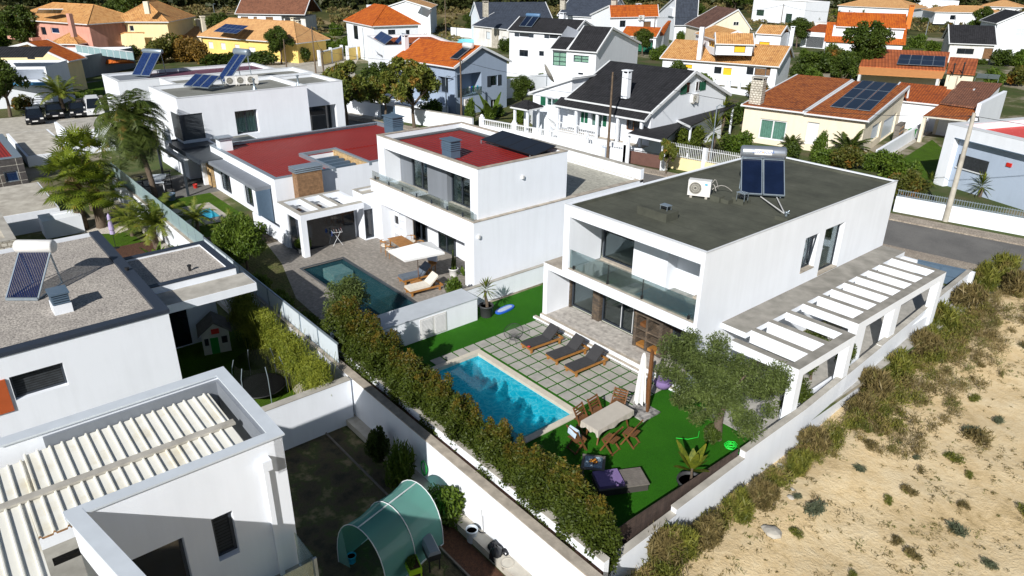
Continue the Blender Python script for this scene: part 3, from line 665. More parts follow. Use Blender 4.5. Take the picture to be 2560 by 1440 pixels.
bigwin(-22.85,-21.3,23.15,.42,2.7);bigwin(-20.8,-18.35,23.15,.42,2.7,(-19.6,),wh=(-19.6,-18.9));bigwin(-16.65,-14.62,23.15,.42,2.7,(-15.6,),kind=GLASSD)
# stone-clad piers and built-in barbecue
for b_ in ((-21.3,22.98,.34,-20.85,23.5,2.72),(-22.97,23.05,.34,-22.86,23.3,2.72),(-18.35,23.1,.34,-16.65,23.3,2.72)):
    mb=MB();lb(mb,*b_);mb.build('stone_pier',STONEC,R)
mb=MB()
for a,b in ((-18.3,-18.14),(-17.62,-17.5),(-16.9,-16.72)): lb(mb,a,22.5,.35,b,23.09,1.95)
lb(mb,-18.14,22.52,.36,-16.9,23.08,.42);lb(mb,-18.14,22.52,.85,-16.9,23.08,.93);lb(mb,-18.14,22.52,1.25,-16.9,23.08,1.33);lb(mb,-18.31,22.49,1.951,-16.71,23.08,2.06)
bq=mb.build('barbecue_niche',STONEC,R)
mb=MB();lb(mb,-18.1,22.7,1.34,-17.66,23.05,1.5);mb.build('grill',WOODD,bq)
mb=MB();lb(mb,-18.1,22.52,.43,-17.65,23.,.55);lb(mb,-17.45,22.52,.43,-16.95,23.,.55);mb.build('firewood',WOOD,bq)
# interior rooms
ROOMF=plain('room_floor_tiles',(.6,.62,.52),.5,.15,2);ROOMW=plain('room_wall',(.6,.68,.62),.9,.05)
mb=MB();lb(mb,-21.87,23.95,3.1,-19.1,27.5,3.2);lb(mb,-16.2,23.95,3.1,-14.65,27.5,3.2);lb(mb,-22.95,23.25,.3,-14.65,28.,.4);mb.build('room_floor',ROOMF,R)
mb=MB();lb(mb,-21.87,27.5,3.2,-14.65,27.6,5.9);lb(mb,-19.12,23.95,3.2,-19.05,27.5,5.9);lb(mb,-16.27,23.95,3.2,-16.2,27.5,5.9);lb(mb,-22.95,28,.4,-14.65,28.1,2.7);lb(mb,-22.95,23.3,.4,-22.9,28,2.7);mb.build('room_wall',ROOMW,R)
# terrace deck with white steps
mb=MB();lb(mb,-23.02,21.62,.1,-14.62,23.15,.34);mb.build('terrace_deck',DECKG,R)
mb=MB();lb(mb,-23.3,21.45,-.02,-14.2,21.62,.3);lb(mb,-23.62,21.28,-.02,-14.2,21.45,.1);mb.build('step',WHITE,R)
mb=MB();lb(mb,-23.3,21.47,.3,-14.2,21.62,.325);lb(mb,-23.6,21.3,.1,-14.2,21.45,.125);mb.build('step_tread',COPING,R)
# side canopy slab
mb=MB();lb(mb,-14.45,23.3,2.5,-13.3,37.3,2.74);mb.build('canopy',CONCL and COPING if 0 else WHITE,R)
CANT=plain('stained_slab_top',(.5,.475,.42),.9,.2,1.5,.002,c2=(.33,.31,.27))
mb=MB();lb(mb,-14.45,23.3,2.74,-13.3,37.3,2.75);mb.build('canopy_top',SLT,R)
# side wall of the garden floor in front/right lower part: ground floor deck strip
mb=MB();mb.box(-13.4,21.0,.01,-10.4,41.4,.03);struct('side_path',mb,PADM)
# pergola (two frames)
pg=T('pergola','white slatted pergola in two bays along the right boundary wall','pergola',(-13.3,22.3,0))
def pb(name,mat,*bx,par=None):
    mb=MB()
    for b in bx: mb.box(b[0]+13.3,b[1]-22.3,b[2],b[3]+13.3,b[4]-22.3,b[5])
    return mb.build(name,mat,par or pg)
def bay(x1,y0,y1,ny,pil,sillz=None):
    pb('beam',WHITE,(-13.3,y0,2.4,x1,y0+.3,2.76),(-13.3,y1-.3,2.4,x1,y1,2.76),(x1-.4,y0+.3,2.4,x1,y1-.3,2.76))
    pb('beam_top',SLT,(-13.3,y0,2.76,x1,y1-(y1-y0)+.3,2.77),(-13.3,y1-.3,2.76,x1,y1,2.77),(x1-.4,y0+.3,2.76,x1,y1-.3,2.77))
    st=(y1-y0-.6)/ny
    for i in range(1,ny):
        y=y0+.3+i*st;sl=pb('slat',WHITE,(-13.3,y-.15,2.2,x1-.4,y+.15,2.75));pb('slat_top',SLT,(-13.3,y-.15,2.75,x1-.4,y+.15,2.76),par=sl)
    for a,b in pil: pb('pillar',WHITE,(x1-.35,a,-.3,x1,b,2.4))
bay(-10.45,22.3,26.5,3,((22.3,22.7),(26.1,26.5)));bay(-10.85,27.5,36.1,7,((27.5,28.3),(30.9,31.5),(35.6,36.1)))
mb=MB();mb.box(-10.65,28.3,.8,-10.55,30.9,1.6)
pb('low_wall',WHITE,(-11.05,22.7,-.3,-10.95,36.0,.6))
# boundary wall beside the sand lot (steps down towards the camera)
bw=T('boundary_wall','long white boundary wall stepping down beside the sandy lot','wall',(-10.2,12,0))
pts=[(-9.95,12.2),(-10.05,15.2),(-10.17,19.0),(-10.25,23.0),(-10.7,30.),(-11.1,36),(-11.5,42.2)];top=[.42,.62,.9,.9,.95,1.0]
mbw=MB();mbc=MB()
for (a,b),t in zip(zip(pts,pts[1:]),top):
    mbw.prism([(a[0]+10.2,a[1]-12),(b[0]+10.2,b[1]-12),(b[0]+10.0,b[1]-12),(a[0]+10.0,a[1]-12)][::-1],-1.2,t)
    mbc.prism([(a[0]+10.2+.02,a[1]-12),(b[0]+10.2+.02,b[1]-12),(b[0]+9.98,b[1]-12),(a[0]+9.98,a[1]-12)][::-1],t+.001,t+.03)
mbw.build('wall',WHITE,bw,fix=True);mbc.build('coping',CANT,bw)
rs=MB();rs.prism([(-10.45,12.2),(-10.4,18.9),(-10.37,18.9),(-10.42,12.2)],0,.95);tag(rs.build('reed_screen',REED),'brown reed screen on the lawn side of the stepped white wall','screen')
# front wall + gate to street
fw=T('street_wall','white street wall with blue-grey double gate beside the pergola end','wall',(-16,41.4,0))
mb=MB();mb.box(-10.5,-.1,-.1,2.0,.1,1.);mb.box(4.3,.5,-.1,4.7,.75,1.);mb.build('wall',WHITE,fw)
mb=MB();mb.bar((2.0,.05,.55),(4.3,.6,.55),.05,.95);gt=mb.build('gate',BLUEM,fw)
mb=MB();mb.bar((2.,.02,.06),(4.3,.57,.06),.07);mb.bar((2.,.02,.5),(4.3,.57,.5),.07);mb.bar((2.,.02,1.02),(4.3,.57,1.02),.07);mb.bar((3.15,.3,.05),(3.15,.3,1.),.07);mb.build('gate_rail',BLUEM,gt)
# long retaining walls between the plots
lw=T('retaining_wall','long white retaining wall with beige coping in front of the hedge','wall',(-60,10.9,0))
mb=MB();mb.box(0,0,-1.1,13.6+21,.28,1.);mb.box(34.6,0,-1.1,51.3,.28,1.);mb.build('wall',WHITE,lw)
mb=MB();mb.box(0,-.03,1.001,51.3,.31,1.04);mb.build('coping',COPING,lw)
mb=MB();mb.box(0,-.45,-1.1,51.3,-.0,-.72);mb.build('footing',CONCL,lw)
hw=T('hedge_wall','low white planter wall behind the long wall, under the hedge','wall',(-25.2,11.45,0))
mb=MB();mb.box(0,0,-.5,15.6,.2,1.2);mb.build('wall',WHITE,hw)
mb=MB();mb.box(0,-.02,1.2,15.6,.22,1.23);mb.build('coping',CANT,hw)
mb=MB();mb.box(-25.2,11.18,.3,-9.6,11.45,.86);struct('soil_strip',mb,MULCH)
mb=MB();mb.box(-25.2,11.65,.0,-10.5,12.9,.1);struct('soil_strip',mb,SOIL)
# wall between plots behind the storage box
gw=T('garden_wall','plain white wall between the two pool gardens, left of the potted yucca','wall',(-26.5,19.2,0))
mb=MB();mb.box(-.2,0,-.05,0,16,1.0);mb.build('wall',WHITE,gw);mb=MB();mb.box(-.22,0,1.001,.02,16,1.03);mb.build('coping',CANT,gw)
# storage box with louvred doors
sb=T('storage_box','long white storage block with louvred double doors beside the hedge','shed',(-26.45,11.9,0))
mb=MB();mb.box(0,0,0,1.3,7.1,1.18);mb.build('body',WHITE,sb)
mb=MB();mb.box(-.04,-.04,1.181,1.34,7.14,1.22);mb.build('top_slab',plain('pale_grey_top',(.52,.56,.6),.6,.12,1.2),sb)
ya,yb=onX(850+600*.336,470+1100*.336,-25.12).y-11.9,onX(850+795*.336,470+1000*.336,-25.12).y-11.9
for a,b in ((ya,(ya+yb)/2-.01),((ya+yb)/2+.01,yb)):
    mb=MB();mb.box(1.305,a,.06,1.325,b,1.05);d_=mb.build('louvre_door',WPLAST,sb)
    mb=MB();n=14
    for i in range(n): z=.12+i*.064;mb.bar((1.335,a+.06,z),(1.335,b-.06,z),.012,.05,up=(1,0,.8))
    mb.build('louvre',WMET,d_)
# ================= neighbour house with red roof =================
B=House('terrace_house','white two-storey house with red metal roof and covered porch behind the dark plunge pool',0,6.45,(-38.25,21.5,6.45),(-28.3,21.5,6.45),6.3,oh=0)
R=B.r;ox,oy=-38.25,21.5
def bb(name,mat,*bx,par=None,**k):
    mb=MB()
    for b in bx: mb.box(b[0]-ox,b[1]-oy,b[2],b[3]-ox,b[4]-oy,b[5])
    return mb.build(name,mat,par or R)
# upper box: loggia frame on the pool side
B.holes['f'].append((.75,2.45,9.3,5.95,1.2));B.ze=6.45;B.walls(top=False,zb=3.7)
B.flat(RED,.35,.2,COPING)
bb('roof_rim',DGREY,(-38.05,21.7,6.1,-37.6,27.6,6.16),(-38.05,27.2,6.1,-28.5,27.6,6.18),(-28.9,21.7,6.1,-28.5,27.6,6.16))
def wall_windows():
    for (x0,x1) in ((-36.15,-34.15),(-32.15,-30.2)):
        w_=bb('window',DARKM,(x0,22.6,3.62,x0+.08,22.7,5.9),(x1-.08,22.6,3.62,x1,22.7,5.9),(x0+.08,22.6,3.62,x1-.08,22.7,3.7),(x0+.08,22.6,5.8,x1-.08,22.7,5.9),((x0+x1)/2-.04,22.6,3.7,(x0+x1)/2+.04,22.7,5.8))
        bb('pane',GLASSC,(x0+.08,22.64,3.7,x1-.08,22.655,5.8),par=w_)
        bb('curtain',CURT,(x0+.1,22.66,3.72,x0+.75,22.68,5.78),par=w_);bb('room_shade',GLASSD,(x0+.76,22.67,3.72,x1-.09,22.69,5.78),par=w_)
wall_windows()
for b_ in ((-37.45,22.55,3.6,-36.17,22.69,5.93),(-34.13,22.3,3.6,-32.17,22.69,5.93),(-30.18,22.4,3.6,-29.0,22.69,5.93)): bb('grey_cladding',GREYR,b_)
# lower volume
B2=House('x','',0,3.75,(-38.6,21.05,3.75),(-28.1,21.05,3.75),13.2,oh=0);e=B2.r
B2.holes['f']+=[(1.1,-.1,9.7,2.42,2.0)];wl=B2.walls(top=False);fl=B2.flat(TERT,.12,.28,COPING,name='terrace_floor')
for c in list(e.children): c.parent=R;c.location=(B2.O.x-ox,B2.O.y-oy,0)
bpy.data.objects.remove(e)
bb('parapet',WHITE,(-38.6,33.95,3.6,-28.1,34.25,4.45));bb('coping',CANT,(-38.6,33.9,4.45,-28.1,34.3,4.48))
bb('guard_post',DARKM,*[(x,21.12,3.78,x+.06,21.18,4.02) for x in (-38.2,-36.6,-35.1,-33.6,-32.1,-30.6,-29.2)])
bb('glass_balustrade',glassy('clear_terrace_glass',(.95,.98,.97),.0,.6),(-38.5,21.14,3.8,-28.2,21.155,4.3))
# porch interior: doors, shelf unit
def pwin(x0,x1,z1=2.35,kind=GLASSC,cur=True,y=22.95,mull=True,name='door'):
    l=[(x0,y,.06,x0+.08,y+.08,z1),(x1-.08,y,.06,x1,y+.08,z1),(x0+.08,y,.06,x1-.08,y+.08,.14),(x0+.08,y,z1-.08,x1-.08,y+.08,z1)]
    if mull: l.append(((x0+x1)/2-.04,y,.14,(x0+x1)/2+.04,y+.08,z1-.08))
    w_=bb(name,DARKM,*l);bb('pane',kind,(x0+.08,y+.03,.14,x1-.08,y+.045,z1-.08),par=w_)
    bb('curtain' if cur else 'dark_room',CURTG if cur else GLASSD,(x0+.1,y+.055,.15,x1-.1,y+.07,z1-.1),par=w_)
pwin(-36.7,-35.5,cur=False);pwin(-34.2,-32.5,cur=True);pwin(-29.9,-28.95,cur=False,mull=False)
sh=bb('shelf_unit',WHITE,(-37.45,21.8,0,-37.37,22.3,2.3),(-36.8,21.8,0,-36.72,22.3,2.3),(-36.05,21.8,0,-35.98,22.3,2.3),(-37.37,21.81,.45,-36.8,22.3,.52),(-37.37,21.81,.98,-36.8,22.3,1.05),(-37.37,21.81,1.62,-36.8,22.3,2.29),(-36.72,21.81,.45,-36.05,22.3,.52),(-36.72,21.81,.98,-36.05,22.3,1.05),(-36.72,21.81,1.5,-36.05,22.3,1.56))
bb('fireplace',BLACK,(-37.35,21.9,1.06,-36.82,22.28,1.6),par=sh);bb('backing',CANT,(-37.44,22.31,0,-35.99,22.35,2.3),par=sh)
# roof top ventilators
def ventbox(px,z,w_,h,name='roof_ventilator',label='',mat=BLUEM,d=None):
    p=G(*px,z);d=d or w_;t=T(name,label,'ventilator',(p.x,p.y,z))
    mb=MB();mb.box(-w_/2+.04,-d/2+.04,0,w_/2-.04,d/2-.04,h);mb.build('body',mat,t)
    mb=MB()
    for i in range(4): zz=h-.12-i*.11;mb.box(-w_/2,-d/2,zz-.06,w_/2,d/2,zz-.015)
    mb.build('louvre',mat,t)
    mb=MB();mb.box(-w_/2-.05,-d/2-.05,h,w_/2+.05,d/2+.05,h+.05);mb.build('cap',mat,t);return t
ventbox((1128,392),6.12,.95,.95,label='blue-grey louvred ventilator in the middle of the red metal roof',d=.7)
ventbox((985,333),6.12,1.15,1.05,label='blue-grey louvred ventilator at the back-left rim of the red metal roof',d=.8)
def panelset(name,label,p00,p10,p01,nx,ny,mat=PV,fr=STEEL,gap=.03,th=.04,legs=None,lift=0.,group=None,cat='solar panels'):
    """rack of panels; corners as 3D points: p00->p10 rows, p00->p01 up the slope"""
    a=Vector(p10)-Vector(p00);b=Vector(p01)-Vector(p00);n=a.cross(b).normalized()
    if n.z<0:n=-n
    t=T(name,label,cat,p00,group=group)
    for i in range(nx):
        for j in range(ny):
            o=a*(i/nx)+b*(j/ny)+n*lift;A_=a/nx;B_=b/ny;ga=A_.normalized()*gap;gb=B_.normalized()*gap
            c=[o+ga/2+gb/2,o+A_-ga/2+gb/2,o+A_+B_-ga/2-gb/2,o+B_+ga/2-gb/2]
            mb=MB();mb.add(c+[q+n*th for q in c],[[0,1,2,3],[4,5,6,7],[0,1,5,4],[1,2,6,5],[2,3,7,6],[3,0,4,7]]);f_=mb.build('panel',fr,t)
            e=.035;ca=A_.normalized()*e;cb=B_.normalized()*e
            c2=[c[0]+ca+cb,c[1]-ca+cb,c[2]-ca-cb,c[3]+ca-cb];mb=MB();mb.q(*[q+n*(th+.004) for q in c2]);mb.build('cells',mat,f_)
    if legs:
        mb=MB()
        for q,h in legs: q=Vector(q)-Vector(p00);mb.bar(q,q-Vector((0,0,h)),.05)
        mb.build('rack',STEEL,t)
    return t
q=lambda x,y,ox_,oy_,s_=.25:(ox_+x*s_,oy_+y*s_)
p0=G(1203,350,6.35);p1=G(1325,388,6.35);p2=G(1245,325,7.0);p2=p0+Vector((.1,1.55,.35))
panelset('solar_array','black thermal panels lying tilted on the red metal roof',p0,p1+Vector((.35,0,0)),p2,4,1,mat=plain('matt_black_absorber',(.012,.014,.02),.35,.1),fr=BLACK,gap=.01,legs=[(p0,.2),(p1,.2)])
# ================= left low bungalow with red roof =================
C=House('bungalow','low white bungalow with large red metal roof, wood-clad chimney and stone patio wall',0,3.3,(-55.3,17.0,3.3),(-43.66,17.0,3.3),14.3,oh=0)
R=C.r;ox,oy=-55.3,17.0
q4=lambda x,y:(320+x/4,280+y/4)
for a,b in (((905,560),(1045,835)),((1145,700),(1265,965))):
    C.win('f',q4(*a),q4(*b),'curtg',mull=2,rec=.12)
C.walls(top=False)
mb=MB()
for x0,y0,x1,y1 in ((-55.05,17.25,-48.7,31.),(-48.7,17.25,-43.9,21.1),(-48.7,23.8,-43.9,31.)): mb.q((x0-ox,y0-oy,3.12),(x1-ox,y0-oy,3.12),(x1-ox,y1-oy,3.12),(x0-ox,y1-oy,3.12))
mb.build('roof',REDX,R)
bb('roof_seam',RED,(-48.8,21.35,3.125,-48.62,31.,3.16))
bb('roof_rim',STEEL,(-55.32,16.98,3.3,-43.64,17.25,3.35),(-55.32,17.25,3.3,-55.05,31.27,3.35),(-43.91,17.25,3.3,-43.64,21.08,3.35),(-48.9,21.08,3.12,-43.64,21.3,3.36),(-48.9,21.3,3.12,-48.7,23.8,3.355),(-48.9,23.8,3.12,-43.64,24.0,3.36),(-43.91,24.0,3.3,-43.64,31.27,3.35),(-55.05,31.05,3.1,-43.91,31.27,3.35))
bb('stone_wall',STONEG,(-48.69,23.62,.0,-43.7,23.79,3.25));bb('court_wall',WHITE,(-48.69,21.3,0,-48.6,23.62,3.1))
for x in (-47.9,-47.05,-46.2,-45.35,-44.5): bb('pergola_slat',BLUEM,(x,21.31,2.72,x+.23,23.55,3.02))
bb('pergola_beam',BLUEM,(-44.0,21.31,2.55,-43.75,23.6,2.71))
C.holes['r']
bb('canopy',GREYR,(-56.6,15.95,2.55,-44.3,16.98,2.78));bb('canopy_leg',BLUEM,(-44.5,16.0,0,-44.3,16.9,2.55))
p=[onX(*q4(*a),-43.66) for a in ((1640,625),(1890,580))]
y0,y1=p[0].y,p[1].y
ch=bb('chimney',WOODW,(-43.65,y0,0,-42.95,y1,3.62));bb('chimney_cap',STEEL,*[(-43.9,y0-.1,3.62+i*.12,-42.9,y1+.1,3.69+i*.12) for i in range(3)],par=ch)
ch=bb('chimney',WHITE,(-54.4,17.2,3.0,-53.6,18.1,3.95));bb('chimney_cap',STEEL,*[(-54.5,17.1,3.95+i*.11,-53.5,18.2,4.01+i*.11) for i in range(2)],par=ch)
# left part: terrace roof, dark canopies and the shaded porch
C3=House('porch_wing','dark-roofed porch wing with golden stone wall at the left end of the bungalow',0,2.9,(-60.5,16.6,2.9),(-53.,16.6,2.9),4.,oh=0,cat='porch')
R3=C3.r
def cb(name,mat,*bx,par=None):
    mb=MB()
    for b in bx: mb.box(b[0]+60.5,b[1]-16.6,b[2],b[3]+60.5,b[4]-16.6,b[5])
    return mb.build(name,mat,par or R3)
cb('stone_wall',STONEG,(-58.2,16.9,0,-55.7,17.1,2.6));cb('wall',WHITE,(-60.5,18.4,0,-52.8,18.6,2.7),(-57.,16.6,0,-56.7,18.4,2.6),(-60.6,16.6,0,-60.4,18.4,2.7));cb('door',GLASSD,(-59.6,18.3,.05,-57.9,18.39,2.3))
cb('roof',DGREY,(-60.6,15.4,2.7,-52.8,20.4,2.85));cb('roof_rim',DARKM,(-60.7,15.3,2.62,-52.8,15.4,2.95),(-57.,15.4,2.85,-56.9,20.4,3.0),(-60.7,15.4,2.62,-60.6,20.4,2.95));cb('slat_screen',WMET,*[(-59.6+i*.42,14.7,2.5,-59.35+i*.42,15.29,2.54) for i in range(11)]);cb('post',DARKM,(-60.7,14.6,0,-60.55,14.75,2.55));cb('post',DARKM,(-54.7,14.6,0,-54.55,14.75,2.55));cb('beam',DARKM,(-60.7,14.55,2.55,-54.5,14.7,2.75))
# bungalow side annex with roof lights + drying terrace (pergola C)
A=House('open_shelter','small white flat-roofed shelter with three roof openings and a dark glass screen',0,2.6,(-41.2,16.0,2.6),(-37.9,16.0,2.6),4.2,oh=0,cat='shelter')
Ra=A.r
def ab(name,mat,*bx,par=None):
    mb=MB()
    for b in bx: mb.box(b[0]+41.2,b[1]-16.0,b[2],b[3]+41.2,b[4]-16.0,b[5])
    return mb.build(name,mat,par or Ra)
ab('beam',WHITE,(-41.2,16.,2.25,-37.9,16.3,2.62),(-41.2,16.3,2.25,-40.9,20.1,2.62),(-38.3,16.3,2.25,-37.9,20.1,2.62),(-40.9,17.35,2.25,-38.3,17.6,2.62),(-40.9,18.6,2.25,-38.3,18.85,2.62),(-40.9,19.85,2.25,-38.3,20.1,2.62))
ab('beam_top',CANT,(-41.2,16.,2.62,-37.9,16.3,2.63),(-41.2,16.3,2.62,-40.9,20.1,2.63),(-38.3,16.3,2.62,-37.9,20.1,2.63),(-40.9,17.35,2.62,-38.3,17.6,2.63),(-40.9,18.6,2.62,-38.3,18.85,2.63))
ab('pillar',WHITE,(-38.3,16.,0,-37.9,16.35,2.25));ab('wall',WHITE,(-41.2,16.02,0,-39.9,16.2,2.25),(-41.2,16.2,0,-41.,20.1,2.25),(-41.,20.0,0,-39.3,20.2,2.25))
ab('glass_screen',GLASSD,(-39.9,16.1,.05,-39.,16.15,2.2));ab('glass_screen',GLASSD,(-38.95,16.6,.03,-38.9,19.9,2.2));ab('roof_light',GLASSD,*[(-40.9,y,2.3,-39.6,y+.4,2.34) for y in (16.5,17.8,19.0)])
# connector with door between shelter and house
D2=House('entrance_block','plain white entrance block with a dark glazed door beside the porch',0,3.0,(-39.5,20.25,3.0),(-38.3,20.25,3.0),3.4,oh=0,cat='annex')
D2.win('r',q4(2345,985),q4(2470,1250),'dark',mull=0,name='door',rec=.08,fw=.12)
D2.walls(top=False);D2.flat(CONCL,.15,.15,CANT)
# patio and grass of the two gardens
mb=MB();holed(mb,-41.5,12.6,-26.7,23.2,.006,POOLS);struct('plank_patio',mb,DECKB)
mb=MB();mb.q((-47,12.,.006),(-41.5,12.,.006),(-41.5,16,.006),(-47,16,.006));struct('gravel_bed',mb,SOIL)
mb=MB();mb.q((-41.6,11.2,.008),(-26.5,11.2,.008),(-26.5,12.9,.008),(-33,13.2,.008),(-38,14.6,.008),(-41.6,15.2,.008));struct('planting_bed',mb,ROUGHG)
mb=MB();mb.q((-61,11.2,.004),(-54.5,11.2,.004),(-54.5,17,.004),(-61,17,.004));struct('paved_yard',mb,ASPH)
mb=MB();holed(mb,-54.5,11.2,-45.,16.2,.007,POOLS);struct('lawn',mb,LAWN)
mb=MB();holed(mb,-52.1,12.4,-47.4,15.3,.03,POOLS);struct('pool_terrace',mb,CONCL)
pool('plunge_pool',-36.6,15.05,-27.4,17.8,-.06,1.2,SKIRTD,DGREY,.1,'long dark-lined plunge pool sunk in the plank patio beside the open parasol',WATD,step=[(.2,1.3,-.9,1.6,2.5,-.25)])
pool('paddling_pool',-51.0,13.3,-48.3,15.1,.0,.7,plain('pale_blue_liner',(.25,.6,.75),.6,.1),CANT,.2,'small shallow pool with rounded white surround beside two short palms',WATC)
# frosted fence on the retaining wall
ff=T('frosted_fence','milky glass panel fence with grey rails on top of the retaining wall','fence',(-39.6,11.05,1.04))
n=9
for i in range(n):
    a,b=i*15.6/n,(i+1)*15.6/n
    mb=MB();mb.box(a+.03,-.01,.03,b-.03,.01,.85);mb.build('panel',GLASSW,ff)
    mb=MB();mb.box(a-.03,-.04,0,a+.03,.04,.9);mb.build('post',STEEL,ff)
mb=MB();mb.box(-.03,-.035,.86,15.63,.035,.92);mb.box(0,-.03,.0,15.6,.03,.03);mb.build('rail',STEEL,ff)
gf=T('glass_fence','dark green-tinted glass fence on the far part of the retaining wall','fence',(-60,11.05,1.04))
for i in range(14):
    a,b=i*20.3/14,(i+1)*20.3/14
    mb=MB();mb.box(a+.02,-.01,.0,b-.02,.01,1.0);mb.build('panel',GLASSF,gf)
    mb=MB();mb.box(b-.02,-.02,0,b+.02,.02,1.02);mb.build('post',STEEL,gf)
mb=MB();mb.box(-45.4,11.3,0,-41.5,11.42,1.0) if 0 else mb.box(-46.6,12.9,0,-41.3,13.05,.9);lwl=tag(mb.build('low_wall',WHITE),'low white wall with frosted glass top beside the round bush and the shelter','wall')
lwl.location=(1.2,3.05,0);lwl.scale=(1,1,1)
# ================= back villa =================
D=House('modern_villa','white box villa with corner window, grey flat roof and rooftop solar gear',0,6.3,(-66.3,16.25,6.3),(-59.05,16.25,6.3),10.6,oh=0)
D.win('r',(586,279),(650,330),'curtg',rec=.35,mull=1,depth=.1)
a=D.span('r',(441,289),(516,345));D.holes['r'].append((.12,a[1],a[2],a[3],.3))
D.walls(top=False)
mb=MB();mb.box(5.2,-.03,a[1],7.25,.0,a[3]);mb.box(7.1,.12,a[1],7.15,a[2],a[3]);mb.build('corner_window',DGREY,D.r)
mb=MB();mb.box(7.2,-.035,a[1],7.29,.14,a[3]);mb.build('corner_post',DARKM,D.r)
D.flat(CONCD,.3,.2,WMET)
D5=House('villa_rear_block','grey-roofed rear block of the white box villa with a dark side recess',0,6.0,G(410,193,6.2),G(676,173,6.2)+Vector((1.5,0,0)),2,oh=0,cat='house') if 0 else None
E2=House('villa_annex','rear wing of the box villa with screed roof and a dark recessed side opening',0,6.25,(-70.9,18.4,6.25),(-66.35,18.4,6.25),12.6,oh=0,cat='house')
E2.walls(top=False);E2.flat(CONCD,.3,.2,WMET)
E3=House('villa_wing','far wing of the box villa reaching the street with a dark garage recess',0,6.15,(-66.3,26.95,6.15),(-60.6,26.95,6.15),4.0,oh=0,cat='house')
E3.holes['r']+=[(.6,.6,3.2,4.2,1.2)];mb=MB();mb.box(4.5,.65,.6,4.6,3.15,4.15);mb.build('garage_recess',GLASSD,E3.r);E3.walls(top=False);E3.flat(CONCD,.25,.2,WMET)
# low terrace ring at the foot of the villa
mb=MB();mb.box(-58.9,18.,0,-55.4,21.4,2.9);mb2=tag(mb.build('low_annex',WHITE),'low flat white annex between the box villa and the red bungalow roof','annex')
mb=MB();mb.box(-58.9,18.2,2.9,-55.6,21.2,2.96);mb.build('roof',CONCD,mb2);mb=MB();mb.box(-58.,18.4,2.96,-55.8,21.,3.0);mb.build('roof_sheet',DGREY,mb2)
p=G(421,360,2.8);ch=MB();ch.box(p.x-.25,p.y-.2,1.8,p.x+.25,p.y+.2,3.9);tag(ch.build('chimney_stack',WHITE),'short square white flue standing left of the corner window','chimney')
# garage ramp terrace right of the villa
mb=MB();mb.box(-58.,29.9,0,-50.5,32.6,2.4);tl=tag(mb.build('street_terrace',WHITE),'low white roof terrace by the street behind the red bungalow roof','terrace')
mb=MB();mb.box(-57.8,30.1,2.4,-50.7,32.4,2.42);mb.build('floor',ASPH,tl)
# purple-roofed house
Eh=House('maroon_roof_house','long white house with maroon metal roof behind the box villa',0,5.0,(-86.2,16.9,5.),(-80.0,16.9,5.),16.,oh=0)
Eh.walls(top=False);Eh.flat(PURP,.25,.3,WMET);mb=MB();mb.box(.3,.3,4.76,6.,3.4,4.8);mb.build('roof_sheet',GREYR,Eh.r)
# ================= left edge =================
T1=House('slate_clad_house','dark slate-clad block with small blue window and dark red roof at the left edge',-1,2.0,(-76,-3,2.0),(-65.9,-3,2.),9.2,oh=0,wall=STONET)
T1.win('r',(8,430),(50,452),'blue',rec=.1,fr=STEEL,mull=0);T1.walls(top=False);T1.flat(REDX,.15,.5,STEEL)
mb=MB();mb.box(-82,7.,-1,-71,10.4,.9);wb=tag(mb.build('white_annex',WHITE),'low white flat-roofed annex hidden behind the fan palms','annex');mb=MB();mb.box(-81.8,7.2,.9,-71.2,10.2,.93);mb.build('roof',CONCL,wb)
mb=MB();mb.box(-78.6,10.6,0,-73,14.2,2.1);wb=tag(mb.build('white_block',WHITE),'small bright white cube annex with pale roof below the parked cars','annex');mb=MB();mb.box(-78.4,10.8,2.1,-73.2,14.,2.13);mb.build('roof',CANT,wb)
mb=MB();mb.box(-64.,-3.,-1,-56.,6.6,.4);wb=tag(mb.build('terrace_block',WHITE),'low white terrace block with pale tiled top at the left edge','terrace');mb=MB();mb.box(-63.9,-2.9,.4,-56.1,6.5,.43);mb.build('floor',CONCL,wb)
P=G(46,262,1.5)
T2=House('stone_clad_house','house corner clad in rubble stone with pale roof terrace at the left edge',-1,2.4,(-54.,-4,2.4),(-44.2,-4,2.4),6.9,oh=0,wall=STONER)
T2.walls(top=False);T2.flat(CONCL,.15,.4,CANT)
mb=MB();mb.box(-43.2,-4,-1,-40.9,2.4,1.3);wb=tag(mb.build('side_wing',WHITE),'low white side wing with concrete top left of the sago palm','annex');mb=MB();mb.box(-43.,-3.8,1.3,-41.1,2.2,1.33);mb.build('roof',CONCL,wb)
mb=MB();mb.box(-55.6,5.2,-1,-55.1,7.5,.25);mb.box(-55.1,5.2,-1,-54.,7.5,.2);tag(mb.build('planter',WHITE),'long white raised planter under the fan palms','planter')
# left garden lawn
mb=MB();pl=[G(*q(*p,0,280),-1) for p in ((420,1440),(700,1290),(800,1230),(1090,1190),(1250,1230),(1500,1300),(1480,1440))]
mb.q(*[(p.x,p.y,-.99) for p in ((G(60,700,-1)),G(110,640,-1),G(180,600,-1),G(270,575,-1),G(330,585,-1),G(400,640,-1),G(330,720,-1))]);struct('lawn',mb,LAWN)
mb=MB();mb.q(*[(p.x,p.y,-.985) for p in (G(200,588,-1),G(240,560,-1),G(330,570,-1),G(300,583,-1))]);struct('pebble_bed',mb,PEBB)
mb=MB();mb.q(*[(p.x,p.y,-.97) for p in (G(275,622,-1),G(385,600,-1),G(420,640,-1),G(320,680,-1))]);struct('mulch_bed',mb,MULCH)
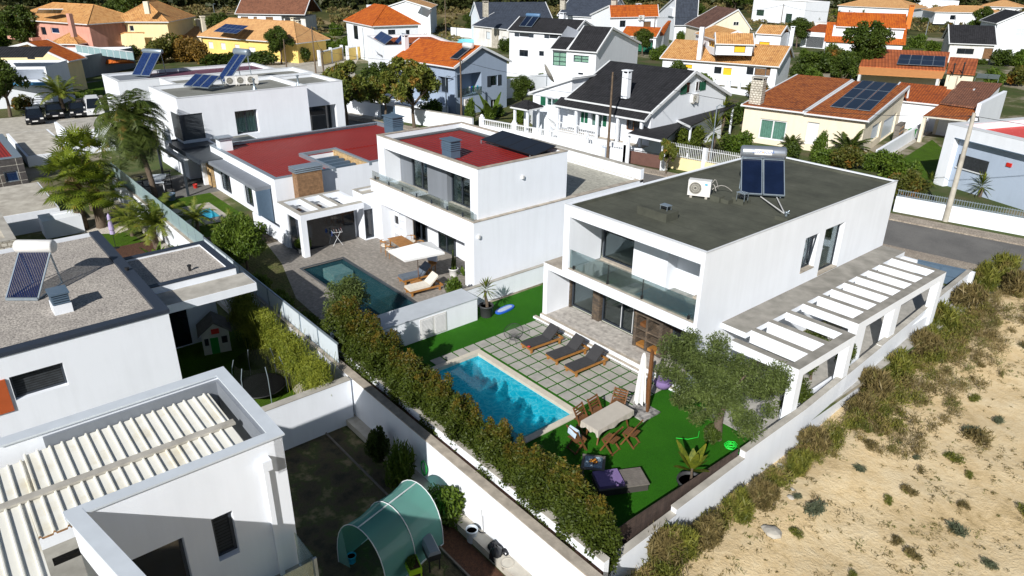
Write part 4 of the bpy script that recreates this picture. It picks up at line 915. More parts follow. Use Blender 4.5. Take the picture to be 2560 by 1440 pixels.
# ================= gravel-roof house =================
NAVY=plain('dark_navy_flashing',(.03,.04,.06),.5,.1)
Fh=House('gravel_roof_house','white house with grey gravel roof, tube collector and dark strip window',-1,4.3,(-36.9,-8,4.3),(-26.15,-8,4.3),13.6,oh=0)
Fh.win('r',(22,944),(172,962),'shut',rec=.2,mull=0,rel=None,name='strip_window')
Fh.walls(top=False);R=Fh.r;ox,oy=-39.8,-8
def fb(name,mat,*bx,par=None,z=1.):
    mb=MB()
    for b in bx: mb.box(b[0]+36.9,b[1]+8,b[2]+1,b[3]+36.9,b[4]+8,b[5]+1)
    return mb.build(name,mat,par or R)
fb('roof',GRAVEL,(-36.6,-7.8,4.1,-26.45,5.3,4.2))
fb('roof_rim',NAVY,(-26.5,-8,4.2,-26.1,5.65,4.34),(-36.9,5.25,4.2,-26.5,5.65,4.34))
fb('orange_panel',plain('orange_door_panel',(.45,.09,.02),.6,.1),(-26.15,-2.5,2.2,-26.09,.33,3.4))
Fg=House('side_roof_block','lower white block with gravel roof between the gravel-roof house and the retaining wall',-1,3.9,(-33.6,4.9,3.9),(-29.5,4.9,3.9),4.4,oh=0,cat='annex')
mb=MB();mb.box(.01,.01,4.2,4.09,4.39,4.6);mb.build('roof_slab',WHITE,Fg.r);mb=MB();mb.box(.0,0,0,.3,4.4,4.2);mb.build('wall',WHITE,Fg.r)
Fg.flat(GRAVEL,.1,.25,NAVY)
mb=MB();Fg.grid(mb,'r',4.2,4.9);Fg.grid(mb,'f',4.2,4.9);Fg.grid(mb,'b',4.2,4.9);mb.build('fascia',WHITE,Fg.r,fix=False)
mb=MB();mb.box(-29.48,5.64,3.25,-28.1,9.6,3.6);cn=tag(mb.build('porch_roof',WHITE),'thin white porch slab with stained top above the dark patio door','canopy')
mb=MB();mb.box(-29.45,5.68,3.6,-28.13,9.55,3.62);mb.build('slab_top',CANT,cn)
mb=MB();mb.box(.0,1.2,0,.02,3.6,2.4);o_=mb.build('patio_door',GLASSD,Fg.r);o_.location=(.32,-.6,.1)
mb=MB();holed(mb,-33.5,3.,-22.9,10.85,-.99,[(-99,-99,-98,-98)]);struct('shaded_lawn',mb,LAWN)
mb=MB();mb.q((-26.5,9.9,-.985),(-23.1,9.7,-.985),(-23.1,10.5,-.985),(-30,10.5,-.985),(-30,10.1,-.985));struct('pebble_strip',mb,PEBB)
gw2=T('cross_wall','white cross wall between the trampoline lawn and the vegetable garden','wall',(-22.9,-8,-1))
mb=MB();mb.box(0,0,0,.3,18.8,2.0);mb.build('wall',WHITE,gw2);mb=MB();mb.box(-.02,0,2.001,.32,18.8,2.03);mb.build('coping',CANT,gw2)
# ================= near house with ribbed roof =================
Gh=House('ribbed_roof_house','nearest white house with cream ribbed metal roof and blue window at the bottom left',-1,6.0,(-17.6,.56,6.),(-13.9,.56,6.),4.25,oh=0)
a=Gh.span('r',(530,1300),(597,1406));Gh.win('r',None,None,'shut',rec=.18,mull=0,rel=(2.4,4.3,2.88,5.55))
Gh.win('r',None,None,'dark',rec=.25,mull=0,rel=(.35,3.0,1.78,5.42),name='terrace_door')
Gh.holes['r'].append((3.35,-.5,4.25,1.0,.4)) if 0 else None
mb=MB()
for f in 'rb': Gh.grid(mb,f,0,Gh.ze)
mb.build('wall',WHITE,Gh.r,fix=False);R=Gh.r
def gb(name,mat,*bx,par=None):
    mb=MB()
    for b in bx: mb.box(b[0]+17.6,b[1]-.56,b[2]+1,b[3]+17.6,b[4]-.56,b[5]+1)
    return mb.build(name,mat,par or R)
W2=WHITE
gb('parapet',GREYR,(-17.45,.56,4.9,-17.35,4.6,5.9),(-17.35,4.5,4.9,-14.1,4.6,5.9));gb('parapet',W2,(-17.7,-.2,5.,-17.45,4.81,6.0),(-17.45,4.6,5.,-13.9,4.81,6.),(-14.1,.56,5.,-13.905,4.6,6.),(-19.,-.45,5.,-17.45,-.2,6.),(-19.2,-6,5.,-19.,-.2,6.))
gb('coping',plain('blue_white_coping',(.6,.65,.7),.5,.1,2),(-17.75,-.25,6.003,-17.4,4.86,6.05),(-17.4,4.55,6.003,-13.85,4.86,6.05),(-14.15,.4,6.003,-13.85,4.55,6.05),(-19.2,-.5,6.003,-17.75,-.2,6.05))
mb=MB();mb.bar((3.72,.02,3.5),(9.6,1.1,3.5),.22,6.98);mb.build('wing_wall',W2,R);mb=MB();mb.bar((3.6,.0,7.03),(9.6,1.1,7.03),.32,.05);mb.build('wing_coping',MATS['blue_white_coping'],R)
# ribbed roof: two falls each side of a capped joint
def ribs(name,x0,x1,y0,y1,z,step=.25,mat=PANELW,slope=0.):
    prof=[];y=y0
    while y<y1-.05:
        prof+=[(y,z),(y+.018,z+.05),(y+.045,z+.05),(y+.063,z)];y+=step
        for kk in (.33,.66): pass
    prof.append((y1,z));lo=[(h,zz-.04) for h,zz in prof][::-1]
    mb=MB();n=len(prof)
    vs=[(x0+17.6,h-.56,zz+1+slope) for h,zz in prof]+[(x1+17.6,h-.56,zz+1) for h,zz in prof]
    mb.add(vs,[[i,n+i,n+i+1,i+1] for i in range(n-1)]);mb.add([(v[0],v[1],v[2]-.05) for v in vs],[[i,n+i,n+i+1,i+1] for i in range(n-1)])
    mb.q(vs[0],vs[n-1],(vs[n-1][0],vs[n-1][1],vs[n-1][2]-.06),(vs[0][0],vs[0][1],vs[0][2]-.06));k=vs[n:]
    for i in range(n-1): mb.q(k[i],k[i+1],(k[i+1][0],k[i+1][1],k[i+1][2]-.05),(k[i][0],k[i][1],k[i][2]-.05),m=1)
    return mb.build(name,[mat,RUST],R,fix=False)
ribs('roof_sheet',-17.3,-15.62,.1,4.25,5.62,slope=.05);ribs('roof_sheet',-15.62,-14.25,-.1,4.2,5.58,slope=.04)
ribs('roof_sheet',-17.1,-15.62,-8,.1,5.62,slope=.05);ribs('roof_sheet',-15.62,-10.2,-8,-.1,5.58,slope=.04)
gb('roof_joint',CANT,(-15.72,-8,5.64,-15.52,4.3,5.70))
gb('gutter_void',BLACK,(-14.25,.0,4.9,-14.12,4.3,5.0),(-13.9,-8,4.2,-9.5,.4,4.25))
gb('inner_wall',GREYR,(-14.12,.5,4.9,-14.1,4.5,5.7))
gb('inner_court',CONCL,(-13.85,-8,4.26,-9.5,.4,4.3))
gb('downpipe_box',W2,(-13.9,4.2,5.35,-13.68,4.42,5.62));gb('downpipe',W2,(-13.9,4.24,1.,-13.8,4.36,5.35))
gb('balcony',CANT,(-13.9,3.5,1.9,-12.7,4.78,2.1));gl=gb('glass_balustrade',GLASSR,(-12.74,3.5,2.12,-12.72,4.72,3.15),(-13.85,4.74,2.12,-12.74,4.76,3.15));gb('rail_post',STEEL,(-12.76,4.7,2.1,-12.7,4.78,3.2),par=gl)
mb=MB();mb.q((-14,-8,-.992),(-9.3,-8,-.992),(-9.3,8.3,-.992),(-12.6,6.2,-.992),(-19.2,4.9,-.992),(-22.6,4.9,-.992),(-22.6,-8,-.992));struct('concrete_yard',mb,CONC)
k=N('vegetable_plot');f=k.noise(1.1,7);a=k.ramp(f,[(.36,(.03,.028,.014)),(.48,(.08,.065,.035)),(.55,(.06,.08,.018)),(.66,(.26,.2,.11))]);k.bump(k.noise(14,4),.05);VEG=k.set(a,.95)
mb=MB();mb.q((-22.6,4.9,-.99),(-19.2,4.9,-.99),(-12.6,6.2,-.99),(-9.3,8.3,-.99),(-9.3,10.4,-.99),(-22.6,10.4,-.99));struct('vegetable_plot',mb,VEG)
mb=MB();mb.q((-17.2,9.6,-.98),(-9.3,9.6,-.98),(-9.3,10.4,-.98),(-17.2,10.4,-.98));struct('mulch_bed',mb,MULCH)
mb=MB();mb.box(-22.6,9.52,-1,-9.3,9.58,-.93);struct('bed_edging',mb,WOODG)
def onroof(H,px,h,z,ze,oh=.35):  # intersect pixel ray with the front slope of a u-gable
    n=(H.v*(-(z-ze)/(h+oh))+Vector((0,0,1)));P0=H.W((0,-oh,ze));D=Vector(ray(px));C_=Vector((0,0,CAMH));t=(P0-C_).dot(n)/D.dot(n);return C_+D*t
# ================= village houses =================
def R1(x,y): return (1260+x/4,y/4)
def R2(x,y): return (800+x/4,y/4)
def R3(x,y): return (1920+x/4,y/4)
def L1(x,y): return (x*.336,y*.336)
def M1(x,y): return (1280+x/4,160+y/4)
def T3(x,y): return (1700+x*.336,y*.336)
DW=DARKM
def wn(H,face,fn,*ws,**k):
    for (x0,y0,x1,y1) in ws: H.win(face,fn(x0,y0),fn(x1,y1),**k)
# --- white house with black roof, green shutters (V)
V=House('black_roof_house','white house with big black tiled roof, green shutters and balustraded front porch',0,4.35,(1408,243),(1632,280),(1822,234),oh=.35)
ridge=V.loc((1742,177),'r',.35);h,z=ridge[1],ridge[2]
V.roof([(-.35,4.35),(h,z),(V.d+.35,4.35)],'u',TBLACK,e0=.1)
wn(V,'r',M1,(1695,190,1775,290),(1840,175,1885,265),kind='dark',rec=0,fr=WMET,shutters=None)
V.win('f',M1(680,470),M1(755,605),'green',fr=WMET,mull=1,rec=.1);V.win('f',M1(790,490),M1(900,640),'curtg',fr=WMET,mull=1);V.win('f',M1(900,500),M1(945,640),'green',fr=WMET,mull=0,rec=.05)
V.win('f',M1(1145,550),M1(1270,680),'dark',fr=WOODD,mull=1)
V.walls()
for p,q_ in (((1690,215),(1738,295)),((1885,180),(1930,255))):
    a,z0,b,z1=V.span('r',M1(*p),M1(*q_));mb=MB();V.fbox(mb,'r',a,z0,b,z1,.02,.06);mb.build('shutter',GREENP,V.r)
V.chimney(M1(1140,262),M1(1165,60),.62,.55,zb=5.6)
# porch roof
pe=V.lz((1616,301),3.72);y0=pe.y
mb=MB();vs=[(-.9,y0,3.7),(V.w+.1,y0,3.7),(V.w+.1,-.02,4.3),(-.9,-.02,4.3)];mb.add(vs+[(a,b,c-.14) for a,b,c in vs],[[0,1,2,3],[4,5,6,7],[0,1,5,4],[1,2,6,5],[2,3,7,6],[3,0,4,7]]);pr=mb.build('porch_roof',TBLACK,V.r)
mb=MB();mb.bar((-.95,y0-.04,3.62),(V.w+.15,y0-.04,3.62),.08,.14);mb.bar((V.w+.14,y0,3.66),(V.w+.14,0,4.3),.08,.26);mb.build('fascia',WMET,pr)
mb=MB()
def balus(mb,a,b,z,h=.75,st=.24,r_=.05):
    a,b=Vector(a),Vector(b);n=max(2,int((b-a).length/st))
    mb.bar((a.x,a.y,z+h),(b.x,b.y,z+h),.16,.1);mb.bar((a.x,a.y,z+.04),(b.x,b.y,z+.04),.16,.08)
    for i in range(1,n):
        p=a.lerp(b,i/n);mb.lathe([(r_*.6,.06),(r_*1.2,h*.35),(r_*.5,h*.6),(r_*.9,h-.05)],(p.x,p.y,z),6)
mb=MB();mb.box(-.9,y0+.1,0,V.w,0,1.25);mb.build('porch_base',WHITE,V.r);mb=MB();mb.box(-.9,y0+.1,1.25,V.w,0,1.28);mb.build('porch_floor',COPING,V.r)
for fx in (.02,.245,.49,.72,.97):
    mb=MB();x=-.85+(V.w+.7)*fx;mb.box(x,y0+.12,1.25,x+.22,y0+.34,3.6);mb.build('pillar',WHITE,V.r)
for a,b in ((.04,.24),(.265,.49)):
    mb=MB();balus(mb,(-.85+(V.w+.7)*a,y0+.23,0),(-.85+(V.w+.7)*b,y0+.23,0),1.28,.8);mb.build('balustrade',WMET,V.r)
# left wing
Vw=House('x','',0,3.9,M1(265,262)if 0 else (1345,226),(1411,222),5.,oh=.0)
Vw=House('white_wing_house','white wing with single-pitch roof and green-shuttered window beside the black roof',0,4.0,V.W((-4.6,-.1,4.)),V.W((-.3,-.1,4.)),5.5,oh=0,cat='house') if 0 else House('white_wing_house','white wing with single-pitch roof and green-shuttered window beside the black roof',0,4.0,tuple(V.W((-4.9,.4,4.))),tuple(V.W((0.0,.4,4.))),6,oh=0,cat='house')
a=Vw.loc(M1(265,262),'f');b=Vw.loc(M1(520,180),'f')
x0=a.x;Vw2=Vw
Vw.win('f',M1(340,335),M1(435,430),'curtg',fr=WMET,shutters=GREENP);Vw.walls(top=False)
sl=(b.z-a.z)/(b.x-a.x);zz0=a.z-sl*(a.x);ze_=Vw.w*sl+zz0
mb=MB();mb.q((0,0,3.9),(Vw.w,0,3.9),(Vw.w,0,ze_),(0,0,max(zz0,3.9)));mb.q((Vw.w,0,3.9),(Vw.w,6,3.9),(Vw.w,6,ze_),(Vw.w,0,ze_));mb.build('upper_wall',WHITE,Vw.r)
mb=MB();vs=[(-.35,-.3,zz0-.35*sl+.1),(Vw.w+.3,-.3,ze_+.3*sl+.1),(Vw.w+.3,6.3,ze_+.3*sl+.1),(-.35,6.3,zz0-.35*sl+.1)];mb.add(vs+[(p,q_,r_-.18) for p,q_,r_ in vs],[[0,1,2,3],[4,5,6,7],[0,1,5,4],[1,2,6,5],[2,3,7,6],[3,0,4,7]]);mb.build('roof',WMET,Vw.r)
for o in list(bpy.data.objects):
    if o.name.startswith('x') and o.type=='EMPTY' and not o.get('label'): bpy.data.objects.remove(o)
# kiosk porch
K=House('gate_kiosk','small white gate porch with four-sided black roof beside the entrance steps',1.2,3.2,tuple(V.W((-4.9,-2.9,3.2))),tuple(V.W((-2.5,-2.9,3.2))),2.2,oh=.25,cat='porch')
mb=MB()
for x in (0,K.w-.2):
    for y in (0,K.d-.2): mb.box(x,y,-1.2,x+.2,y+.2,2.)
mb.build('pillar',WHITE,K.r);K.hip(.6,TBLACK)
# street wall with balustrade
A0=G(1300,345,.9);A0=Vector((-57.5,44.3,0));A1=Vector((-41.3,47.6,0));A2=Vector((-37.9,48.3,0))
vwall=T('balustrade_wall','long white street wall topped with a white balustrade in front of the black-roofed house','wall',A0)
mb=MB();d=A1-A0;mb.bar((0,0,.5),(d.x,d.y,.5),.25,1.1);mb.build('wall',WHITE,vwall)
mb=MB();balus(mb,(0,0,0),(d.x,d.y,0),1.05,.6);mb.build('balustrade',WMET,vwall)
for i in range(5):
    mb=MB();p=d*(i/4);mb.box(p.x-.2,p.y-.2,0,p.x+.2,p.y+.2,1.85);mb.lathe([(.18,0),(.2,.15),(.05,.28)],(p.x,p.y,1.85),8);mb.build('post',WHITE,vwall)
p=A0+d*.3;w3=T('side_balustrade','white balustrade running back from the street wall to the fruit tree','balustrade',(-50.5,47.8,0))
mb=MB();mb.bar((0,0,.6),(-9.5,5.,.6),.2,1.3);mb.build('wall',WHITE,w3);mb=MB();balus(mb,(0,0,0),(-9.5,5.,0),1.25,.7);mb.build('balustrade',WMET,w3)
g_=T('brown_gate','brown panelled driveway gate between white gate posts','gate',(-41.2,47.6,0))
mb=MB();mb.bar((.2,.05,.6),(3.4,.75,.6),.06,1.1);mb.build('gate_leaf',plain('brown_gate_paint',(.14,.07,.055),.6,.2),g_)
for x,y in ((0,0),(3.6,.8)):
    mb=MB();mb.box(x-.2,y-.2,0,x+.2,y+.2,1.6);mb.build('gate_post',WHITE,g_)
mb=MB();mb.bar((.2,.05,1.25),(3.4,.75,1.25),.05,.05);mb.build('top_rail',BLACK,g_)
mc=T('meter_cabinet','pale grey meter cabinet on the pavement at the foot of the wooden pole','cabinet',G(1510,395,.1));mb=MB();mb.box(-.25,-.15,0,.25,.15,1.0);mb.build('body',LGREY,mc);mb=MB();mb.box(-.23,-.17,.1,.23,-.152,.95);mb.build('door',WPLAST,mc)
# carport roof right of V
mb=MB();c=[G(1568,333,2.8),G(1660,352,2.6),G(1700,318,2.9),G(1610,300,3.0)];c2=[G(1657,282,3.1),G(1725,315,2.9),G(1840,262,3.1),G(1780,245,3.3)]
for nm,cc,lb_ in (('carport_roof',[G(1568,333,2.9),G(1660,352,2.6),G(1718,300,2.7),G(1640,300,3.0)],'flat black carport roof behind the brown gate'),('lean_to_roof',c2,'dark lean-to roof along the gable wall of the black-roofed house')):
    t=T(nm,lb_,'roof',cc[0]);mb=MB();v=[q_-cc[0] for q_ in cc];mb.add(v+[q_-Vector((0,0,.12)) for q_ in v],[[0,1,2,3],[4,5,6,7],[0,1,5,4],[1,2,6,5],[2,3,7,6],[3,0,4,7]]);mb.build('roof_sheet',TBLACK,t)
    mb=MB();mb.bar(v[0]-Vector((0,0,.08)),v[1]-Vector((0,0,.08)),.1,.16);mb.build('fascia',WMET,t)
    for i in (0,1,2,3):
        mb=MB();mb.bar(v[i]*.96+v[(i+2)%4]*.04-Vector((0,0,.1)),v[i]*.96+v[(i+2)%4]*.04-Vector((0,0,2.9)),.14);mb.build('post',WHITE,t)
# --- beige house (AE)
AE=House('beige_house','beige bungalow with two weathered clay roofs, rubble chimney and large solar array',0,3.5,(1851,262),(2174,301),(2310,244),oh=.35,wall=CREAM)
rp=AE.loc((2276,215),'r',.35);h,z=rp[1],rp[2];xm=AE.loc((2009,286),'f',.35)[0]
AE.roof([(-.35,3.5),(h,z),(AE.d+.35,3.5)],'u',TOLD,a0=xm+.05,e1=.35)
AE.roof([(-.35,3.56),(h,z+.12),(AE.d+.35,3.56)],'u',TOLD,e0=.3,a1=xm+.02)
wn(AE,'f',T3,(600,880,775,1055),kind='curtg',fr=WMET,rec=.1,fw=.12);wn(AE,'f',T3,(950,905,1010,1080),kind='white',fr=WMET,mull=0,name='door')
wn(AE,'r',T3,(1435,940,1475,1020),(1520,900,1580,1000),kind='frost',fr=CREAM,mull=0)
AE.walls()
pc_=onroof(AE,T3(570,740),h,z,3.5);c=AE.chimney(T3(570,740),T3(580,570),1.15,1.0,zb=pc_.z+.3,mat=STONER,capm=CANT)
pz=lambda t:AE.W((0,0,0))
pa=[onroof(AE,T3(*p),h,z,3.5)+Vector((0,0,.08)) for p in ((1112,800),(1415,835),(1355,605))]
panelset('solar_array','large dark solar array of nine panels on the beige house roof',pa[0],pa[1],pa[2],3,3,mat=PV,fr=STEEL,gap=.09)
p=onroof(AE,T3(985,600),h,z,3.5);rl=MB();rl.box(-.4,-.3,0,.4,.3,.06);o=rl.build('skylight',STEEL);o.location=p;o.rotation_euler=(math.atan2(z-3.5,h),0,AE.r.rotation_euler[2]);tag(o,'small square roof hatch high on the left weathered clay roof','skylight')
# back annexes of AE
X1=House('brick_red_annex','low annex with brick-red tiled roof behind the solar house',0,2.9,tuple(AE.W((AE.w-2,AE.d+1,2.9))),tuple(AE.W((AE.w+5.5,AE.d+1,2.9))),6,oh=.2,cat='annex')
X1.walls();X1.roof([(-.2,2.9),(6.2,3.9)],'u',TTERR)
# --- long brown roof + carport (AF)
pts=[G(*T3(*p),zz) for p,zz in (((1935,762),3.3),((2220,800),3.3),((2400,620),4.2),((2090,600),4.2))]
def plate(nm,label,cat,P,mat,th=.15,posts=None,pm=CREAM,fascia=None,wall=None):
    t=T(nm,label,cat,P[0]);v=[q_-P[0] for q_ in P];n_=len(v);mb=MB();mb.add(v+[q_-Vector((0,0,th)) for q_ in v],[list(range(n_)),list(range(2*n_-1,n_-1,-1))]+[[i,(i+1)%n_,n_+(i+1)%n_,n_+i] for i in range(n_)]);mb.build('roof_sheet',mat,t)
    if fascia: mb=MB();mb.bar(v[0]-Vector((0,0,.1)),v[1]-Vector((0,0,.1)),.1,.14);mb.build('fascia',fascia,t)
    if posts:
        for i in posts: q_=v[i]*.96+v[(i+2)%4]*.04;mb=MB();mb.bar(q_-Vector((0,0,.1)),(q_.x,q_.y,-P[0].z),.3);mb.build('post',pm,t)
    if wall:
        mb=MB();vv=[q_*.97+v[(i+2)%4]*.03 for i,q_ in enumerate(v)]
        for i in range(4): a_,b_=vv[i],vv[(i+1)%4];mb.q((a_.x,a_.y,-P[0].z),(b_.x,b_.y,-P[0].z),(b_.x,b_.y,b_.z-.1),(a_.x,a_.y,a_.z-.1))
        mb.build('wall',wall,t)
    return t
plate('brown_roof_shed','long shed with reddish-brown tiled roof and white side wall','shed',pts,TBRN2,wall=WHITE)
plate('tiled_carport','carport with rusty orange tiles sagging in front of the brown-roofed shed','carport',[G(*T3(*p),zz) for p,zz in (((1810,860),2.6),((2130,893),2.6),((2220,805),3.1),((1940,770),3.1))],TOLD,posts=(0,1,2,3),fascia=CREAMP)
W9=MB();a,b=G(2446,272,3.3),G(2520,205,4.9);W9.bar((a.x,a.y,1.7),(b.x,b.y,1.9),.35,4.2);tag(W9.build('side_wall',WHITE),'tall plain white party wall right of the brown-roofed shed','wall')
fl=MB();a,b=G(2000,590 if 0 else 210,4.9),0
ch=House('cream_flue','tall cream flue between the two tiled roofs behind the solar house',0,3.,(2362,240),(2380,242),.6,oh=0,wall=CREAM,cat='chimney');ch.ze=hgt(2372,190,ch.O);ch.walls()
# --- right modern house
AG=House('blue_grey_house','modern white-framed blue-grey house with red roof at the right edge',0,4.8,(2371,309),(2640,371),11,oh=0)
AG.holes['f'].append((.9,-.2,AG.w,3.9,.6));AG.win
AG.walls(top=False);AG.flat(BRIGHTR,.5,.7,WMET)
mb=MB();AG.fbox(mb,'f',.92,0,AG.w-.02,3.86,-.58,-.5);mb.build('recess_wall',LGREY,AG.r)
a,z0,b,z1=AG.span('f',T3(2085,1145),T3(2275,1300),-.5);mb=MB();AG.fbox(mb,'f',a,z0,b,z1,-.5,-.45);w_=mb.build('window',SHUT,AG.r);mb=MB();AG.fbox(mb,'f',a-.08,z0-.08,b+.08,z0,-.5,-.38);mb.build('sill',WMET,w_)
a,z0,b,z1=AG.span('f',T3(2437,1208),T3(2466,1245),-.5);mb=MB();AG.fbox(mb,'f',a,z0,b,z1,-.5,-.42);mb.build('alarm_box',REDP,AG.r)
mb=MB();AG.fbox(mb,'f',.0,3.9,AG.w,4.0,.003,.02) if 0 else AG.fbox(mb,'f',.9,3.84,AG.w,3.9,-.1,.05);mb.build('trim',BLUEM,AG.r)
AGb=House('white_parapet_block','rear white block with red roof stepping up behind the blue-grey house',0,5.3,tuple(AG.W((3.5,8,5.3))),tuple(AG.W((16,8,5.3))),9,oh=0,cat='house');AGb.walls(top=False);AGb.flat(BRIGHTR,.4,.4,WMET)
# --- orange solar house (AD)
def shed(nm,label,P,mat,wall=WHITE,cat='house',fascia=None,th=.15): return plate(nm,label,cat,P,mat,th,wall=wall,fascia=fascia)
f4=lambda *p:[G(*R3(x,y),z) for x,y,z in p]
shed('orange_roof_house','low house with bright corrugated orange roof and eight dark solar panels',f4((915,655,3.1),(1775,705,3.1),(1820,520,4.3),(985,480,4.3)),TCORR,CREAM)
pp=f4((1285,648,3.35),(1765,672,3.35),(1320,552,4.0));panelset('solar_array','two rows of dark solar panels on the corrugated orange roof',*[q_+Vector((0,0,.1)) for q_ in pp],4,2)
plate('awning','faded orange corrugated awning sheltering dark patio furniture','awning',f4((885,738,2.4),(1740,785,2.4),(1775,705,3.05),(915,655,3.05)),plain('faded_orange_sheet',(.62,.27,.09),.7,.15,2),th=.05,posts=(0,1),pm=WMET)
shed('orange_annex','small annex with corrugated orange roof and two black flue pipes',f4((1788,722,2.8),(2072,745,2.8),(2105,585,3.8),(1822,568,3.8)),TCORR,CREAM,'annex')
for (x,y,x2,y2) in ((1840,765,1857,645),(1935,765,1955,635)):
    p=G(*R3(x,y),2.4);hh=hgt(*R3(x2,y2),p);t=T('flue_pipe','black metal flue pipe, %s of the pair by the corrugated annex'%('left' if x<1900 else 'right'),'flue',p);mb=MB();mb.tube([(0,0,0),(0,0,hh-2.4)],.09,8);mb.build('pipe',BLACK,t);mb=MB();mb.lathe([(.16,0),(.17,.08),(.03,.2)],(0,0,hh-2.4),8);mb.build('cowl',BLACK,t)
pp=f4((2075,778,2.6),(2305,795,2.6),(2095,735,3.2));panelset('solar_array','pair of blue solar panels lying beside the brown reed fence',*pp,2,1,mat=PVB,legs=[(pp[0],.4),(pp[1],.4)])
# --- orange dormer house (Z)
Z=House('orange_dormer_house','white house with orange upper roof, wide white dormer and satellite dish',0,3.2,R3(560,408),R3(1378,443),9.,oh=.4)
Zu=Z.lz(R3(680,205),5.7);Zt=Z.lz(R3(760,52),7.9)
Z.walls(zb=0);zr=[(-.4,3.2),(1.6,4.4)]
mb=MB();vs=[(-.4,-.4,3.2),(Z.w+.4,-.4,3.2),(Z.w+.4,4,6.2),(-.4,4,6.2)];mb.add(vs+[(a,b,c-.15) for a,b,c in vs],[[0,1,2,3],[4,5,6,7],[0,1,5,4],[1,2,6,5],[2,3,7,6],[3,0,4,7]]);mb.build('lower_roof',TORG,Z.r)
a=Z.loc(R3(650,300),'f',-.8);b=Z.loc(R3(1340,400),'f',-.8)
mb=MB();mb.box(a.x,.8,3.0,b.x,6,5.75);dm=mb.build('dormer',WHITE,Z.r)
for (x0,y0,x1,y1) in ((780,262,890,345),(1108,272,1218,360)):
    a,b=Z.loc(R3(x0,y0),'f',-.8),Z.loc(R3(x1,y1),'f',-.8);mb=MB();mb.box(a.x,.74,b.z,b.x,.79,a.z);mb.build('window',GLASSD,dm)
D0=Z.loc(R3(690,208),'f',-.5);D1=Z.loc(R3(1372,243),'f',-.5);rp=Z.loc(R3(760,52),'f',-4.)
mb=MB();vs=[(D0.x,.5,5.75),(D1.x+.2,.5,5.75),(D1.x+.2,4.5,8.0),(D0.x,4.5,8.0),(D1.x+.2,9,5.75),(D0.x,9,5.75)];lo=[(a,b,c-.15) for a,b,c in vs]
mb.add(vs+lo,[[0,1,2,3],[3,2,4,5],[6,7,8,9],[9,8,10,11],[0,1,7,6],[1,2,8,7],[2,4,10,8],[0,3,9,6],[3,5,11,9],[5,4,10,11]]);mb.build('upper_roof',TORG,Z.r)
mb=MB();mb.bar((D0.x,.45,5.66),(D1.x+.2,.45,5.66),.1,.16);mb.build('gutter',WMET,Z.r)
Z.chimney(R3(1400,250),R3(1435,50),.9,.7,zb=5.,mat=plain('orange_chimney_paint',(.7,.2,.03),.8,.1))
# --- garage (AA)
AA=House('white_garage','small white garage with grey roller door and thin red roof',0,3.3,R3(345,305),R3(600,322),7,oh=0,cat='garage')
wn(AA,'f',R3,(392,362,545,482),kind='shutg',mull=0,rec=.15);AA.walls();AA.roof([(-.1,3.35),(7,4.3)],'u',TTERR,a0=.6,a1=AA.w-.2,verge=None)
# --- white box (Y)
Y=House('white_cube_house','plain white cube house with two narrow windows near the top edge',0,6.2,R3(-140,-8),R3(385,22),R3(497,8),oh=0)
wn(Y,'f',R3,(180,135,228,235),(-112,95,-45,160),kind='curt',mull=0,fr=DARKM);Y.walls(top=False);Y.flat(CONCL,.3,.25,WMET)
Yb=House('garden_terrace','low white terrace and sun shelter right of the white cube house',0,2.6,R3(470,225),R3(650,235),5,oh=.1,cat='terrace',wall=OLDW);Yb.walls()
# --- brown roof (X)
X=House('tan_gable_house','tan gabled house with long brown tiled roof behind the ochre roof',0,4.0,R1(2000,290),R1(2480,290),12,oh=.3,wall=CREAM)
X.gable(R1(2345,92),mat=TBROWN,ax='v');wn(X,'f',R1,(2295,215,2345,255),kind='dark',rec=0,fr=WMET);X.walls()
# --- ochre house (W)
Wh=House('ochre_house','white house with ochre tiled roofs, yellow shutters and an arcaded terrace',0,3.2,(1649,144),(1950,166),9.5,oh=.4)
wr=Wh.loc((1979,115),'r',.4);h,z=wr[1],wr[2];h=max(3.,min(h,6))
Wh.roof([(-.4,3.2),(h,z),(9.1,3.6)],'u',TOCH)
wn(Wh,'f',R1,(1785,640,1880,690),kind='yellow',mull=0);wn(Wh,'f',R1,(2105,665,2170,740),(2430,670,2490,750),kind='dark',mull=0);wn(Wh,'f',R1,(2195,675,2270,755),kind='yellow',fr=YELP,mull=0);wn(Wh,'f',R3,(-18,675,18,760),(-130,680,-30,760),kind='wood',mull=0)
Wh.walls()
Wu=House('x','',0,5.9,R1(2110,432),R1(2512,443),5.5,oh=.25)
Wu.win('f',R1(2305,455),R1(2410,530),'yellow',mull=0,rec=.05);Wu.walls(zb=max(3.2,Wu.loc(R1(2110,535),'f').z-.15));Wu.roof([(-.25,5.9),(2.6,7.1),(5.2,5.9)],'u',TOCH)
Wu.r['label']='upper storey of the ochre-tiled house with one yellow shutter facing the street';Wu.r['category']='house';Wu.r.name='upper_storey'
Wv=House('side_storey','raised left storey of the ochre-tiled house with barred window beside the tall chimney',0,6.2,R1(1905,330),R1(2120,395),6,oh=.2)
wn(Wv,'f',R1,(2045,400,2110,480),kind='dark',fr=YELP,mull=2);Wv.walls(zb=max(3.2,Wv.loc(R1(2000,505),'f').z-.15));Wv.roof([(-.2,6.2),(2.8,7.4),(5.8,6.2)],'u',TOCH)
Wx=House('right_storey','raised right storey of the ochre-tiled house with tall yellow shutter',0,6.3,R1(2515,330),R3(140,345),5.5,oh=.1)
wn(Wx,'f',T3,(590,308,655,405),kind='yellow',mull=0);Wx.walls(zb=max(3.2,Wx.loc(T3(620,410),'f').z-.15));Wx.roof([(-.2,6.3),(2.6,7.4),(5.3,6.3)],'u',TOCH)
Wh.chimney(R1(1955,545),R1(1975,270),.6,.6,zb=4.,cap=False);Wh.chimney(R3(225,450),R3(240,262),.55,.55,zb=4.4)
